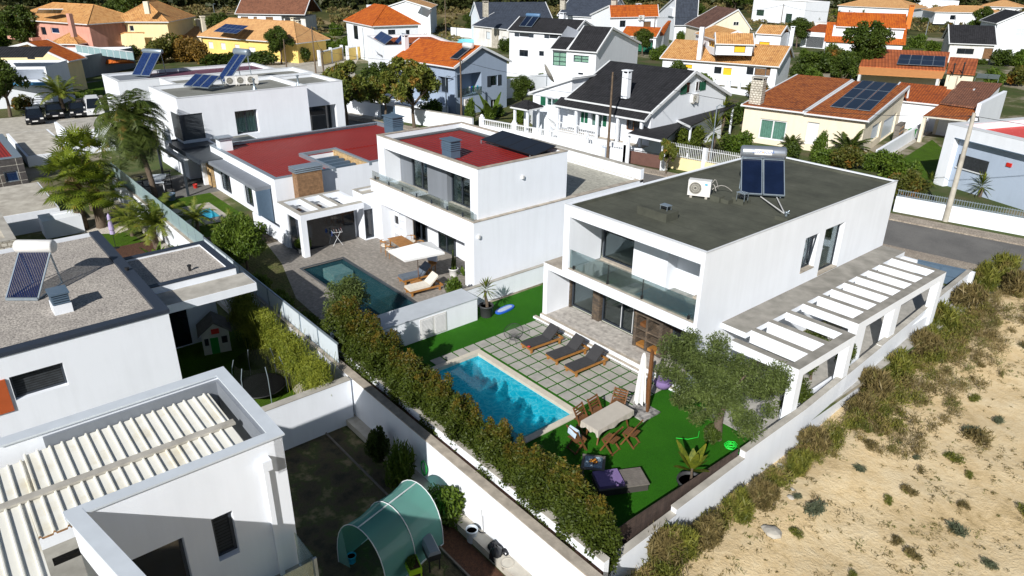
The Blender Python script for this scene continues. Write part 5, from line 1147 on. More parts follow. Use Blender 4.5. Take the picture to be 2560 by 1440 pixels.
tr=T('terrace_wall','white open terrace wall with rectangular openings in front of the ochre-tiled house','wall',G(*R1(2090,905),.0))
t0=G(*R1(2090,905),0);t1=G(*R1(2480,965),0);d=t1-t0
mb=MB()
for z,h_ in ((.35,.7),(1.75,.3)): mb.bar((0,0,z),(d.x,d.y,z),.25,h_)
for f_ in (0,.33,.4,.66,1.): mb.bar((d.x*f_,d.y*f_,.7),(d.x*f_,d.y*f_,1.6),.3)
mb.build('wall',WHITE,tr)
# --- orange two-level house (Tt)
Tt=House('orange_stepped_house','white house with two levels of orange roofs and a tall white chimney breast',0,6.1,R1(1060,172),R1(1553,162),R1(1712,128),oh=.25)
Tt.gable(R1(1642,55),mat=TORG);wn(Tt,'f',R1,(1160,205,1215,270),kind='dark');wn(Tt,'f',R1,(1397,215,1467,290),kind='wood',mull=0);Tt.walls()
Tt.chimney(R1(1330,250),R1(1335,35),.9,.6,zb=4.,mat=WHITE)
Tl=House('orange_porch','lower orange-roofed porch storey of the stepped orange house, above the green screen',0,3.0,R1(1160,352),R1(1530,370),3.2,oh=.2,cat='porch')
Tl.roof([(-.2,3.),(3.4,4.5)],'u',TORG);Tl.holes['f'].append((.6,0,Tl.w-.5,2.4,2.));Tl.walls()
Tg=House('orange_side_gable','side gable with orange slope and white wall at the right of the stepped orange house',0,3.0,R1(1530,370),R1(1770,330),4.5,oh=.2,cat='house') if 0 else None
plate('orange_slope','steep orange roof slope on the right side of the stepped orange house','roof',[G(*R1(1505,365),3.),G(*R1(1600,345),3.0),G(*R1(1672,205),5.2),G(*R1(1640,205),5.2)],TORG,wall=WHITE)
mb=MB();a,b=G(*R1(1250,500),.0),G(*R1(1475,525),.0);mb.bar((a.x,a.y,.9),(b.x,b.y,.9),.08,1.8);tag(mb.build('green_screen',plain('green_fence_mesh',(.01,.13,.07),.8,.1)),'dark green mesh screen fence in front of the stepped orange house','fence')
# --- white dark-roof house (R)
Ra=House('white_double_house','large white two-storey house with black tiled roof and a solar heater at its left end',0,6.0,R1(30,300),R1(697,345),9.,oh=.3)
Ra.gable(R1(815,200),mat=TBLACK)
wn(Ra,'f',R1,(155,330,248,370),(455,345,552,388),kind='shut',mull=0,rec=.05,shutters=DARKM);wn(Ra,'f',R1,(152,495,240,568),(350,508,398,562),kind='dark',mull=1)
Ra.walls();Ra.chimney(R1(585,205),R1(585,125),.8,.8,zb=7.2)
Rb=House('white_gabled_wing','front wing of the large white house with black roof, tall glazed bay and wide window',0,5.6,R1(455,482),R1(935,518),R1(1268,418),oh=.3)
rr=Rb.loc(R1(1092,272),'r',.3);xl=Rb.loc(R1(635,485),'f',.3)[0]
Rb.roof([(-.3,5.6),(rr[1],rr[2]),(Rb.d+.3,5.6)],'u',TBLACK,a0=xl)
Rb.roof([(-.3,5.6),(2.2,6.9)],'u',TBLACK,a1=xl-.02,end=False,name='lower_roof')
wn(Rb,'f',R1,(490,515,620,665),kind='curt',mull=1,hmull=2,rec=.05);wn(Rb,'f',R1,(695,548,845,632),kind='curt',mull=1,hmull=1);wn(Rb,'f',R1,(740,725,790,750),kind='dark',mull=0)
Rb.walls()
# yard wall in front of it
y0_,y1_=G(*R1(20,760),0),G(*R1(870,800),0);d=y1_-y0_;t=T('yard_wall','long white yard wall running below the big white house with black roof','wall',y0_);mb=MB();mb.bar((0,0,.9),(d.x,d.y,.9),.2,1.8);mb.build('wall',WHITE,t)
y0_,y1_=G(*R1(-120,1010),0),G(*R1(560,900),0);d=y1_-y0_;t=T('yard_wall','shaded white wall beside the alley between the pale blue house and the fruit tree','wall',y0_+Vector((0,0,0)));mb=MB();mb.bar((0,0,1.2),(d.x,d.y,1.2),.2,2.4);mb.build('wall',WHITE,t)
# --- pale blue gable house (P)
P_=House('pale_blue_house','pale blue-grey two-storey gable house with orange roof, solar heater and laundry balcony',0,5.4,R2(722,577),R2(1345,673),R2(1868,600),oh=.4,wall=stucco('pale_blue_render_shaded',(.3,.37,.48),.1))  # blue-grey paint darkened further, wall shade put into its colour
P_.gable(R2(1622,457),mat=TORG)
a=P_.span('r',R2(1372,748),R2(1615,945));P_.holes['r'].append((.3,a[1],a[2],a[3],1.6));la=a
wn(P_,'r',R2,(1707,760,1775,850),kind='curt',fr=BLACK,shutters=DARKM);wn(P_,'r',R2,(1707,1000,1775,1105),kind='dark',fr=WMET)
P_.win('f',R2(1180,760),R2(1340,950),'dark',rec=.5,mull=0);P_.win('f',R2(900,1050),R2(980,1180),'curt')
P_.walls();P_.chimney(R2(855,480),R2(858,345),.6,.6,zb=6.4)
mb=MB();P_.fbox(mb,'r',.3,la[1]+.05,la[2],la[1]+.95,.0,.03);mb.build('glass_balustrade',GLASSR,P_.r)
mb=MB();P_.fbox(mb,'f',-4.5 if 0 else -.9,4.3,3.2,4.5,0,1.8);mb.build('canopy',WHITE,P_.r)
# terrace plinth to its front-left
mb=MB();P_.fbox(mb,'f',-3,0,P_.w*.9,1.,.2,3.2);mb.build('terrace',WHITE,P_.r)
# --- flat orange (O)
O=House('angled_white_house','white house with slanted glazed side and flat brick-orange roof carrying blue panels',0,6.0,R2(465,357),R2(640,457),R2(1280,405),oh=0)
O.win('f',R2(540,500),R2(632,600),'dark',rec=.4,mull=1);O.walls(top=False);O.flat(TTERR,.3,.25,WMET)
pp=[G(*R2(*p),z) for p,z in (((540,378),6.0),((650,445),6.0),((615,312),6.9))];panelset('solar_array','blue tilted solar panel rack on the flat brick-orange roof',pp[0],pp[1],pp[2],2,1,mat=PVB,legs=[(pp[0],.2),(pp[1],.2)])
# --- orange hip (N)
Nn=House('orange_hip_house','large white modern house under a bright orange hipped roof',0,6.0,R2(232,203),R2(520,262),R2(1148,268),oh=.4)
wn(Nn,'r',R2,(680,298,758,345),(858,300,900,345),(985,292,1140,345),kind='dark',mull=0)
Nn.walls();Nn.hip(2.9,TORG);Nn.chimney(R2(500,130),R2(505,48),1.1,.8,zb=7.,cap=False)
wn(Nn,'f',R2,(335,250,385,395),kind='dark',mull=0,rec=0)
pp=[G(*R2(*p),z) for p,z in (((975,130),7.3),((1075,175),7.3),((1010,65),8.7))];panelset('solar_array','two dark collector panels standing on the bright orange hipped roof',*pp,2,1,mat=PV,legs=[(pp[2],1.2)])
# --- striped gable behind N
Sg=House('striped_gable_house','far white gabled house with dark vertical stripes under its ridge',-1,6.,R2(630,75),R2(1110,80),14,oh=.3)
Sg.gable(R2(850,2),mat=TSAND,ax='v');Sg.walls()
# --- slate (Q)
Q=House('slate_roof_house','white house with wide slate-grey roof, rubble chimney and small pool court',0,5.0,R2(1590,190),R2(2330,185),12,oh=.3)
Q.roof([(-.3,5.),(6,8.),(11.7,5.)],'u',TSLATE);Q.walls();Q.chimney(R2(1655,130),R2(1655,10),1.,.8,zb=7.,mat=STONER)
Ql=House('slate_front_wing','lower front wing of the slate-roofed house with a rubble stone pier',0,3.9,R2(1515,252),R2(1885,292),6,oh=.3,wall=OLDW)
Ql.roof([(-.3,3.9),(5.8,6.2)],'u',TSLATE);wn(Ql,'f',R2,(1660,315,1700,395),kind='frost',mull=0);wn(Ql,'f',R2,(1825,365,1865,420),kind='white',mull=0);Ql.walls()
mb=MB();a,z0,b,z1=Ql.span('f',R2(1732,265),R2(1785,440));Ql.fbox(mb,'f',a,0,b,3.7,.0,.4);mb.build('stone_pier',STONER,Ql.r)
mb=MB();c=[G(*R2(*p),0) for p in ((1350,440),(1600,440),(1600,385),(1330,385))];cc=c[0]
pc=T('court_wall','white walled pool court in front of the slate-roofed house','wall',G(*R2(1310,275),1.8))
a,b=G(*R2(1310,275),1.8),G(*R2(1600,300),1.8);d=b-a;mb=MB();mb.bar((0,0,-.9),(d.x,d.y,-.9),.2,1.9);mb.build('wall',WHITE,pc)
mb=MB();mb.q(*[(p.x,p.y,.05) for p in (G(*R2(1370,430),0),G(*R2(1560,430),0),G(*R2(1560,395),0),G(*R2(1390,388),0))]);tag(mb.build('court_pool',SKIRT),'tiny turquoise pool in the white walled court','pool')
mb=MB();mb.q(*[(p.x,p.y,.02) for p in (G(*R2(1310,470),0),G(*R2(1640,470),0),G(*R2(1640,370),0),G(*R2(1320,370),0))]);struct('court_floor',mb,CONCL)
# --- slate S and U
S_=House('grey_slate_house','far white house with broad slate-blue roof and twin stone chimneys',0,5.2,R1(530,152),R1(1030,176),13,oh=.3)
S_.roof([(-.3,5.2),(6.5,9.),(12.7,5.2)],'u',TSLATE);wn(S_,'f',R1,(890,228,955,262),kind='frost');S_.walls();S_.chimney(R1(1100,80),R1(1100,-10),1.1,.8,zb=7.5,mat=STONER);S_.chimney(R1(590,60),R1(590,-10),1.1,.8,zb=7.5,mat=STONER)
U=House('blue_slate_house','white house with steep slate-blue roof and a wide dormer beside twin cream pillars',0,3.4,R1(1700,250),R1(1935,250),R1(2135,190),oh=.3)
U.gable(R1(2075,-25),mat=TSLATE);U.walls()
a,b=U.loc(R1(1690,85),'f',-1.2),U.loc(R1(1885,165),'f',-1.2);mb=MB();mb.box(a.x,1.2,b.z,b.x,4.5,a.z);dm=mb.build('dormer',WHITE,U.r);a,b=U.loc(R1(1780,95),'f',-1.2),U.loc(R1(1845,148),'f',-1.2);mb=MB();mb.box(a.x,1.14,b.z,b.x,1.19,a.z);mb.build('window',GLASSD,dm)
wn(U,'r',R1,(2040,85,2060,135),kind='dark',rec=0)
for x in (1965,2128):
    p=G(*R1(x,262),0);hh=hgt(*R1(x,152),p);t=T('gate_pillar','cream brick pillar with flat cap, %s of the pair by the slate-blue gable'%('left' if x<2000 else 'right'),'pillar',p);mb=MB();mb.box(-.5,-.5,0,.5,.5,hh-.3);mb.build('shaft',CREAM,t);mb=MB();mb.box(-.65,-.65,hh-.3,.65,.65,hh);mb.build('cap',OLDW,t)
# --- right far rows
def hiph(label,a,b,d,ze=3.4,rise=1.6,mat=TSAND,wall=WHITE,nm='hip_roof_house',wins=(),face='f',fn=R3,oh=.5,z0=0,kind='dark'):
    H=House(nm,label,z0,ze,a,b,d,oh=oh,wall=wall);
    for w_ in wins: H.win(face,fn(*w_[:2]),fn(*w_[2:]),kind,fr=WMET,mull=0,rec=.1)
    H.walls();H.hip(rise,mat);return H
hiph('far villa with sandy hipped roof and an arched white porch',R3(1665,118),R3(2400,132),12,wins=((1825,150,1870,200),(2255,160,2295,190)))
hiph('far house with broad sandy hipped roof right behind the orange dormer house',R3(690,55),R3(1465,90),14,rise=2.4,wins=((1455,120,1480,180),(1580,130,1630,180)))
hiph('far house with sandy roof at the top right corner',R3(2120,60),R3(2560,75),14,rise=2.)
FW=House('far_white_block','far flat white block above the sandy roofs',0,4.5,R3(1370,0),R3(1915,10),8,oh=0);wn(FW,'f',R3,(1440,2,1500,26),kind='dark');FW.walls(top=True)
AC=House('black_roof_cottage','grey-white cottage with worn black tiled roof and short white chimney',0,3.4,R3(1808,428),R3(2298,447),8.,oh=.35,wall=OLDW)
AC.roof([(-.35,3.4),(4.5,6.2),(7.65,3.6)],'u',TBLACK);wn(AC,'f',R3,(1895,482,2050,545),kind='dark');wn(AC,'f',R3,(2165,480,2245,595),kind='wood',mull=0,name='door');AC.walls();AC.chimney(R3(1880,250),R3(1895,168),.7,.7,zb=5.6,cap=False)
AC2=House('white_gable_house','tall white gable house with dark roof edge and one shuttered window at the right edge',0,6.0,R3(2290,232),R3(2860,245),9,oh=.3)
AC2.gable(R3(2560,118),mat=TBLACK,ax='v');wn(AC2,'f',R3,(2490,285,2562,370),kind='frost',fr=WMET,rec=.05,hmull=1);AC2.walls()
# --- far left group
def fn1(x,y): return L1(x,y)
pk=House('pink_house','pink two-storey house with weathered ochre hipped roof and solar panels on top',0,6.0,L1(55,138),L1(650,180),11,oh=.6,wall=PINK)
wn(pk,'f',fn1,(375,205,445,250),kind='blue',fr=WMET,mull=0);wn(pk,'f',fn1,(300,200,350,260),kind='dark')
pk.walls();pk.hip(2.6,TOCH);mb=MB();pk.fbox(mb,'f',-.3,2.7,7.,3.2,0,1.6);mb.build('balcony',PINK,pk.r)
pp=[G(*L1(268,100),7.2),G(*L1(450,100),7.2),G(*L1(285,68),8.1)];panelset('solar_array','strip of dark solar panels high on the pink house roof',*pp,5,1)
pk.chimney(L1(545,240),L1(538,100),.8,.6,zb=5.,mat=PINK,cap=False)
hiph('pink front annex with small ochre hipped roof and garage doors',L1(360,325),L1(580,328),7,ze=3.,rise=1.5,mat=TOCH,wall=PINK,nm='pink_annex',wins=((470,345,510,395),(400,345,435,385)),fn=L1,kind='white')
yh=hiph('tall yellow house with ochre hipped roof, arched upper loggia and white corner pilasters',L1(815,160),L1(1255,162),L1(1365,120),ze=6.0,rise=3.0,mat=TOCH,wall=YELLP,nm='yellow_house',wins=((868,182,945,235),(960,190,1000,232)),fn=L1)
plate('yellow_porch_roof','low ochre porch roof in front of the tall yellow house','roof',[G(*L1(785,292),3.),G(*L1(1030,295),3.0),G(*L1(1075,238),4.4),G(*L1(925,238),4.4)],TOCH,wall=YELLP)
yh.chimney(L1(1095,70),L1(1090,10),.8,.7,zb=8.,mat=CREAM,cap=False)
plate('ochre_link_roof','low ochre link roof between the yellow house and the long yellow bungalow','roof',[G(*L1(1340,270),3.),G(*L1(1500,270),3.),G(*L1(1480,195),4.2),G(*L1(1320,190),4.2)],TOCH,wall=YELLP)
yb=hiph('long yellow bungalow with sandy hipped roof, white shutters and blue solar panels',L1(1465,268),L1(2480,300) if 0 else L1(2210,322),L1(2475,292),ze=3.3,rise=3.0,mat=TSAND,wall=YELL,nm='yellow_bungalow',wins=((1548,310,1590,362),(1640,318,1682,370),(1745,330,1788,395),(1850,350,1905,410)),fn=L1,kind='white',oh=.6)
pp=[G(*L1(1588,235),4.5),G(*L1(1740,255),4.5),G(*L1(1690,178),5.6)];pp=[G(*L1(1588,235),4.4),G(*L1(1758,252),4.4),G(*L1(1680,178),5.5)]
panelset('solar_array','two blocks of blue solar panels on the sandy roof of the yellow bungalow',*pp,5,2,mat=PVB)
for x,y,y2,lb_ in ((1915,200,140,'left'),(2185,180,130,'middle'),(2222,195,150,'right')):
    yb.chimney(L1(x,y),L1(x,y2),.7,.7,zb=4.8,mat=CREAM)
for x,y,y2,n_ in ((1485,240,140,'left'),(1520,220,118,'right')):
    p=G(*L1(x,y),3.);hh=hgt(*L1(x,y2),p);t=T('cream_chimney','tall cream chimney, %s of the pair between the yellow houses'%n_,'chimney',(p.x,p.y,0));mb=MB();mb.box(-.35,-.35,0,.35,.35,hh-.25);mb.build('stack',CREAM,t);mb=MB();mb.box(-.45,-.45,hh-.25,.45,.45,hh);mb.build('cap',CREAM,t)
br=House('brown_tile_house','white house with large brown tiled roof and brown shutters near the woodland',0,4.2,L1(1745,100),L1(2100,105),13,oh=.5)
br.roof([(-.5,4.2),(5.5,8.),(12.5,4.2)],'u',TBRN2,a1=br.w+6);wn(br,'f',L1,(1790,122,1850,155),(1885,124,1915,155),(1975,125,2035,158),kind='wood',mull=0);br.walls()
mb=MB();mb.box(br.w,.8,0,br.w+5.5,9,3.6);mb.build('side_loggia',OLDW,br.r);mb=MB();mb.box(br.w+.6,.6,.8,br.w+4.2,.79,3.2);mb.build('opening',BLACK,br.r)
# orange gable + white balcony house at the left edge
og=House('orange_gable_house','pale yellow house with low orange gable roof at the left edge',0,4.0,L1(-330,440),L1(505,455),4,oh=.5,wall=YELLP)
og.gable(L1(200,315),mat=TORG,ax='v');wn(og,'f',L1,(200,412,262,440),kind='dark',mull=0,rec=0);og.walls()
wb=House('balcony_house','white house with open blue balcony, dark roof edge and outside stairs at the left edge',0,4.6,L1(-200,500),L1(335,495),6,oh=0)
wb.holes['f']+=[(wb.w*.42,2.9,wb.w*.97,4.3,2.0),(wb.w*.42,.3,wb.w*.99,2.2,1.5)];wb.walls(top=False)
mb=MB();mb.add([(-.2,-.2,4.6+1),(wb.w+.1,-.2,5.6),(wb.w+.1,3,6.4),(-.2,3,6.4)] if 0 else [(-.2,-.2,5.62),(wb.w+.1,-.2,5.62),(wb.w+.1,3,6.5),(-.2,3,6.5)],[[0,1,2,3]]);mb.build('roof',TBLACK,wb.r)
mb=MB();mb.box(-.1,-.6,2.6,wb.w,.0,2.9);mb.build('balcony_slab',BLUEP if 0 else plain('blue_edge',(.05,.25,.5),.5,.1),wb.r)
st=MB()
for i in range(10): st.box(wb.w-1.9+i*.1,-.75,.2+i*.26,wb.w-.9+i*.1,-.55,.26+i*.26)
st.build('stairs',WMET,wb.r)
bwl=T('forecourt_wall','white forecourt wall below the balcony house by the parked cars','wall',G(-60,277,0));a=G(-60,277,0);b=G(136,262,0);d=b-a;mb=MB();mb.bar((0,0,1.1),(d.x,d.y,1.1),.3,2.6);mb.build('wall',WHITE,bwl)
# dark wall + white sloped fence left of the maroon roof
for nm,lb_,p,q_,h_,m_ in (('dark_wall','long dark concrete wall behind the green bank and the maroon roof',L1(365,640),L1(1010,500),3.0,OLDW),('railing_wall','white wall carrying a glass railing above the orange lean-to',L1(480,480),L1(1000,470),2.6,WHITE),('low_kerb_wall','pale low wall at the foot of the green bank',L1(560,790),L1(770,760),.8,CONCL)):
    a,b=G(*p,0),G(*q_,0);d=b-a;t=T(nm,lb_,'wall',a);mb=MB();mb.bar((0,0,h_/2),(d.x,d.y,h_/2),.3,h_);mb.build('wall',GREYR if nm=='dark_wall' else m_,t)
a,b=G(*L1(575,390),2.6),G(*L1(1000,450),2.6);d=b-a;t=T('glass_railing','slanting glass railing with white frame on the white wall','railing',a)
for i in range(9):
    mb=MB();p0_=d*(i/9);p1_=d*((i+1)/9);mb.bar((p0_.x,p0_.y,.55),(p1_.x,p1_.y,.55),.03,1.0);mb.build('panel',GLASSF,t);mb=MB();mb.bar((p0_.x,p0_.y,0),(p0_.x,p0_.y,1.2),.1);mb.build('post',WMET,t)
mb=MB();mb.bar((0,0,1.15),(d.x,d.y,1.15),.1);mb.build('rail',WMET,t)
plate('orange_lean_to','small orange lean-to roof below the glass railing','roof',[G(*L1(720,475),1.4),G(*L1(1000,462),1.4),G(*L1(960,448),2.),G(*L1(700,440),2.)],TORG)
mb=MB();mb.q(*[(p.x,p.y,.03) for p in (G(*L1(400,740),0),G(*L1(770,740),0),G(*L1(770,600),0),G(*L1(400,660),0))]) ;o=struct('grass_bank',mb,LAWN)
# yellow gate walls by the far street
for i,(p,q_) in enumerate(((R2(0,660),R2(225,600)),(R2(280,610),R2(448,575)))):
    a,b=G(*p,0),G(*q_,0);d=b-a;t=T('yellow_wall','yellow street wall with white pilasters, %s'%('left of the gate' if i==0 else 'right of the gate'),'wall',a);mb=MB();mb.bar((0,0,1.1),(d.x,d.y,1.1),.25,2.0);mb.build('wall',YELL,t)
    for f_ in (0,.5,1.):
        mb=MB();mb.bar((d.x*f_,d.y*f_,0),(d.x*f_,d.y*f_,2.5),.4);mb.build('pilaster',WHITE,t)
    mb=MB();mb.bar((0,0,2.15),(d.x,d.y,2.15),.35,.15);mb.build('coping',WHITE,t)
# street-side white walls in front of the pale blue house
for i,(p,q_,z_) in enumerate((((818,300),(905,282),1.6),((920,300),(1005,318),1.9),((1010,325),(1140,330),1.6))):
    a,b=G(*p,0),G(*q_,0);
ws=[(-79.5,38.9),(-71.5,41.),(-69.2,41.5),(-58.6,44.0)]
for i,(a,b,h_) in enumerate(((ws[0],ws[1],1.5),(ws[2],ws[3],1.6))):
    t=T('front_garden_wall','white front garden wall along the far pavement, %s the dark gate'%('left of' if i==0 else 'right of'),'wall',(*a,0));mb=MB();dx,dy=b[0]-a[0],b[1]-a[1];mb.bar((0,0,h_/2),(dx,dy,h_/2),.25,h_);mb.build('wall',WHITE,t)
    mb=MB();mb.bar((0,0,h_+.03),(dx,dy,h_+.03),.32,.06);mb.build('coping',CANT,t)
mb=MB();mb.bar((-71.5,41.,.75),(-69.2,41.5,.75),.06,1.4);tag(mb.build('driveway_gate',BLUEM),'blue-grey sheet metal gate between the white front garden walls','gate')
# white spiked fence + yellow plinth in front of the beige house
fa,fb_=Vector((-38.2,49.3,0)),Vector((-24.5,52.0,0));d=fb_-fa
sf=T('spiked_fence','white spiked railing on a pale yellow plinth in front of the beige house','fence',fa)
mb=MB();mb.bar((0,0,.5),(d.x,d.y,.5),.22,1.0);mb.build('plinth',YELLP,sf)
for i in range(5):
    f_=i/4;mb=MB();mb.bar((d.x*f_,d.y*f_,0),(d.x*f_,d.y*f_,2.15),.28);mb.build('post',WHITE,sf)
    if i<4:
        mb=MB();n=22
        for k_ in range(n):
            g_=f_+(k_+.7)/n/4;mb.bar((d.x*g_,d.y*g_,1.02),(d.x*g_,d.y*g_,2.2),.035)
        for z_ in (1.12,1.95): mb.bar((d.x*f_,d.y*f_,z_),(d.x*(f_+.25),d.y*(f_+.25),z_),.04)
        mb.build('railing',WMET,sf)
# right street wall with grey railings
fa,fb_=Vector((-20.2,52.6,0)),Vector((2,57.2,0));d=fb_-fa
rw=T('railing_wall','white street wall with dark grey railings at the right edge','wall',fa)
mb=MB();mb.bar((0,0,.55),(d.x,d.y,.55),.25,1.1);mb.build('wall',WHITE,rw)
mb=MB();n=150
for k_ in range(n): g_=(k_+.5)/n;mb.bar((d.x*g_,d.y*g_,1.1),(d.x*g_,d.y*g_,1.62),.03)
for z_ in (1.2,1.55): mb.bar((0,0,z_),(d.x,d.y,z_),.04)
mb.build('railing',STEEL,rw)
# alley walls between beige and blue-grey houses
a,b=G(2187,408,.0),G(2350,305,.0);d=b-a;t=T('alley_wall','white sloping wall of the side alley left of the blue-grey house','wall',a);mb=MB();mb.bar((0,0,.6),(d.x,d.y,.6),.25,1.2);mb.build('wall',WHITE,t)
mb=MB();mb.q(*[(p.x,p.y,.02) for p in (G(2170,405,0),G(2200,412,0),G(2360,310,0),G(2290,305,0))]);struct('alley_floor',mb,CONCL)
mb=MB();mb.q(*[(p.x,p.y,.03) for p in (G(2190,440,0),G(2335,462,0),G(2372,385,0),G(2330,350,0))]);struct('lawn',mb,LAWN)
mb=MB();mb.q(*[(p.x,p.y,.02) for p in (G(1640,410,0),G(1860,420,0),G(1870,330,0),G(1700,300,0))]);struct('garden_lawn',mb,ROUGHG)
mb=MB();mb.q(*[(p.x,p.y,.025) for p in (G(1190,265,0),G(1340,340,0),G(1345,250,0),G(1260,230,0))]);struct('garden_lawn',mb,ROUGHG)
VH=V
# ================= vegetation =================
def ellip(n,c,r,shell=.55):
    d=rng.normal(size=(n,3));d/=np.linalg.norm(d,axis=1)[:,None]
    t=(shell+(1-shell)*rng.random(n)**.7)[:,None]
    return np.array(c)+d*t*np.array(r if hasattr(r,'__len__') else (r,r,r)),d
def quads(P,ln,wd,dirs=None,jit=1.,flat=0.):
    n=len(P);a=rng.normal(size=(n,3))
    if dirs is not None: a=a*jit+dirs
    a/=np.linalg.norm(a,axis=1)[:,None]+1e-9
    b=np.cross(a,rng.normal(size=(n,3)));b/=np.linalg.norm(b,axis=1)[:,None]+1e-9
    s=(.7+.6*rng.random(n))[:,None]
    A=a*ln*s;B=b*wd*s
    return np.stack([P-A,P-B,P+A,P+B],1).reshape(-1,3)
def cloud(blobs,n,ln,wd,shell=.55,jit=1.,up=.0):
    tot=sum((b[1] if not hasattr(b[1],'__len__') else float(np.prod(b[1]))**(1/3))**2 for b in blobs);out=[]
    for b in blobs:
        r=b[1] if not hasattr(b[1],'__len__') else float(np.prod(b[1]))**(1/3)
        k_=max(8,int(n*r*r/tot));P,d=ellip(k_,b[0],b[1],shell);dd=d*.6+np.array([0,0,up])
        out.append(quads(P,ln,wd,dd,jit))
    return np.concatenate(out)
def rblobs(n,c,R,r0,r1,seed=0):
    g=np.random.default_rng(seed);o=[]
    for i in range(n):
        d=g.normal(size=3);d/=np.linalg.norm(d);t=g.random()**.5*.75
        o.append((tuple(np.array(c)+d*t*np.array(R)),float(g.uniform(r0,r1))))
    return o
LF=dict(
 hedge=leafmat('hedge_leaves',(.024,.04,.005),(.08,.11,.012),(.27,.13,.015),1.6,tip=(2.1,3.8)),
 olive=leafmat('olive_leaves',(.032,.05,.013),(.14,.185,.048),ns=2.),
 green=leafmat('green_leaves',(.02,.04,.006),(.085,.125,.016),ns=1.2),
 lush=leafmat('lush_leaves',(.035,.075,.008),(.13,.19,.02),ns=1.2),
 street=leafmat('street_tree_leaves',(.05,.08,.012),(.17,.19,.03),(.36,.2,.04),.8,hot=.54),
 autumn=leafmat('autumn_leaves',(.05,.07,.012),(.12,.12,.02),(.33,.13,.02),.7,hot=.5),
 rust=leafmat('rust_leaves',(.1,.07,.015),(.3,.17,.03),ns=1.),
 bamboo=leafmat('bamboo_leaves',(.08,.12,.012),(.28,.3,.035),ns=1.6),
 citrus=leafmat('citrus_leaves',(.04,.07,.006),(.11,.14,.015),(.6,.4,.02),3.,hot=.66),
 palm=leafmat('palm_fronds',(.025,.05,.008),(.09,.12,.02),(.3,.19,.05),.6,hot=.6),
 palmy=leafmat('yellowish_palm_fronds',(.05,.09,.01),(.2,.22,.03),(.36,.24,.04),.6,hot=.62),  # yellower green frond colour
 palm2=leafmat('fan_palm_fronds',(.025,.055,.006),(.2,.25,.02),(.42,.3,.03),1.1,hot=.6),
 straw=leafmat('dry_palm_skirt',(.14,.1,.04),(.28,.2,.09),ns=2.),
 scrub=leafmat('dry_scrub',(.09,.075,.028),(.26,.2,.08),(.14,.16,.035),.8,hot=.5),
 weed=leafmat('weeds',(.07,.09,.014),(.21,.21,.035),(.3,.22,.09),.9,hot=.5),
 gray=leafmat('grey_green_shrub',(.06,.08,.05),(.15,.17,.1),ns=2.),
 forest=leafmat('woodland_leaves',(.012,.022,.006),(.05,.06,.014),(.075,.07,.02),.1,hot=.55,trans=.1))
def trunkmb(h,r0,r1,br=(),lean=(0,0),n=7,seg=4):
    mb=MB();pts=[(lean[0]*t*t+.04*math.sin(5*t+h),lean[1]*t*t+.04*math.cos(4*t),h*t) for t in [i/seg for i in range(seg+1)]]
    mb.tube(pts,[r0+(r1-r0)*i/seg for i in range(seg+1)],n)
    for b in br: mb.tube([b[0],((b[0][0]+b[1][0])/2,(b[0][1]+b[1][1])/2,(b[0][2]+b[1][2])/2+.1),b[1]],[b[2],b[2]*.75,b[2]*.35],5)
    return mb
class Proto:
    def __init__(s,name,cat,fn): s.name,s.cat,s.fn,s.o=name,cat,fn,None
    def put(s,loc,label,sc_=1.,rz=None,group=None):
        rz=random.uniform(0,6.28) if rz is None else rz
        if s.o is None: s.o=T(s.name,label,s.cat,loc,rz,group);s.fn(s.o);o=s.o;o.scale=sc_ if isinstance(sc_,tuple) else (sc_,)*3
        else: o=copytree(s.o,loc,rz,label,sc_)
        if group: o['group']=group
        elif 'group' in o: del o['group']
        return o
def crown(root,V,mat,name='crown'): return place(npmesh(name,V,4,mat),name,root)
def mk_hedge(seed):
    def f(root):
        g=np.random.default_rng(seed);bl=[((g.uniform(-.15,.15),g.uniform(-.15,.15),.45+i*.26),(.62-.045*i+g.uniform(-.08,.1),.6-.045*i+g.uniform(-.08,.1),.36)) for i in range(9)]
        bl+=[((g.uniform(-.45,.45),g.uniform(-.45,.45),g.uniform(.6,2.3)),(.26,.26,.34)) for i in range(9)]+[((g.uniform(-.2,.2),g.uniform(-.2,.2),2.75),(.16,.16,.4))]
        trunkmb(1.6,.05,.03).build('trunk',BARK,root);crown(root,cloud(bl,12000,.048,.023,.3),LF['hedge'])
    return f
ORD='one two three four five six seven eight nine ten eleven twelve thirteen fourteen fifteen sixteen seventeen eighteen nineteen twenty twenty-one twenty-two twenty-three twenty-four twenty-five'.split()
HP=[Proto('hedge_tree','hedge tree',mk_hedge(i)) for i in range(4)]
n=25;prev=None
for i in range(n):
    x=-25.15+i*(14.75/(n-1));s_=[1.,.95,1.02,.93,.97,.9,.93,.88,.92,.86,.9,.84,.85,.82,.84,.8,.82,.78,.8,.8,.82,.84,.86,.9,.92][i]
    lab='rusty-tipped hedge tree beside the pool, number %s counted from the storage box'%ORD[i]
    gr='hedge trees between the white wall and the turquoise pool'
    if i==0: lab='first hedge tree of the row, against the storage box end'
    if i==n-1: lab='last hedge tree of the row, at the bottom corner by the reed screen'
    HP[i%4].put((x,11.98+.1*math.sin(i*2.1),.1),lab,(s_*1.18,s_*1.5,s_*(1.05+.13*math.sin(i*2.3))),group=gr if 0<i<n-1 else None)
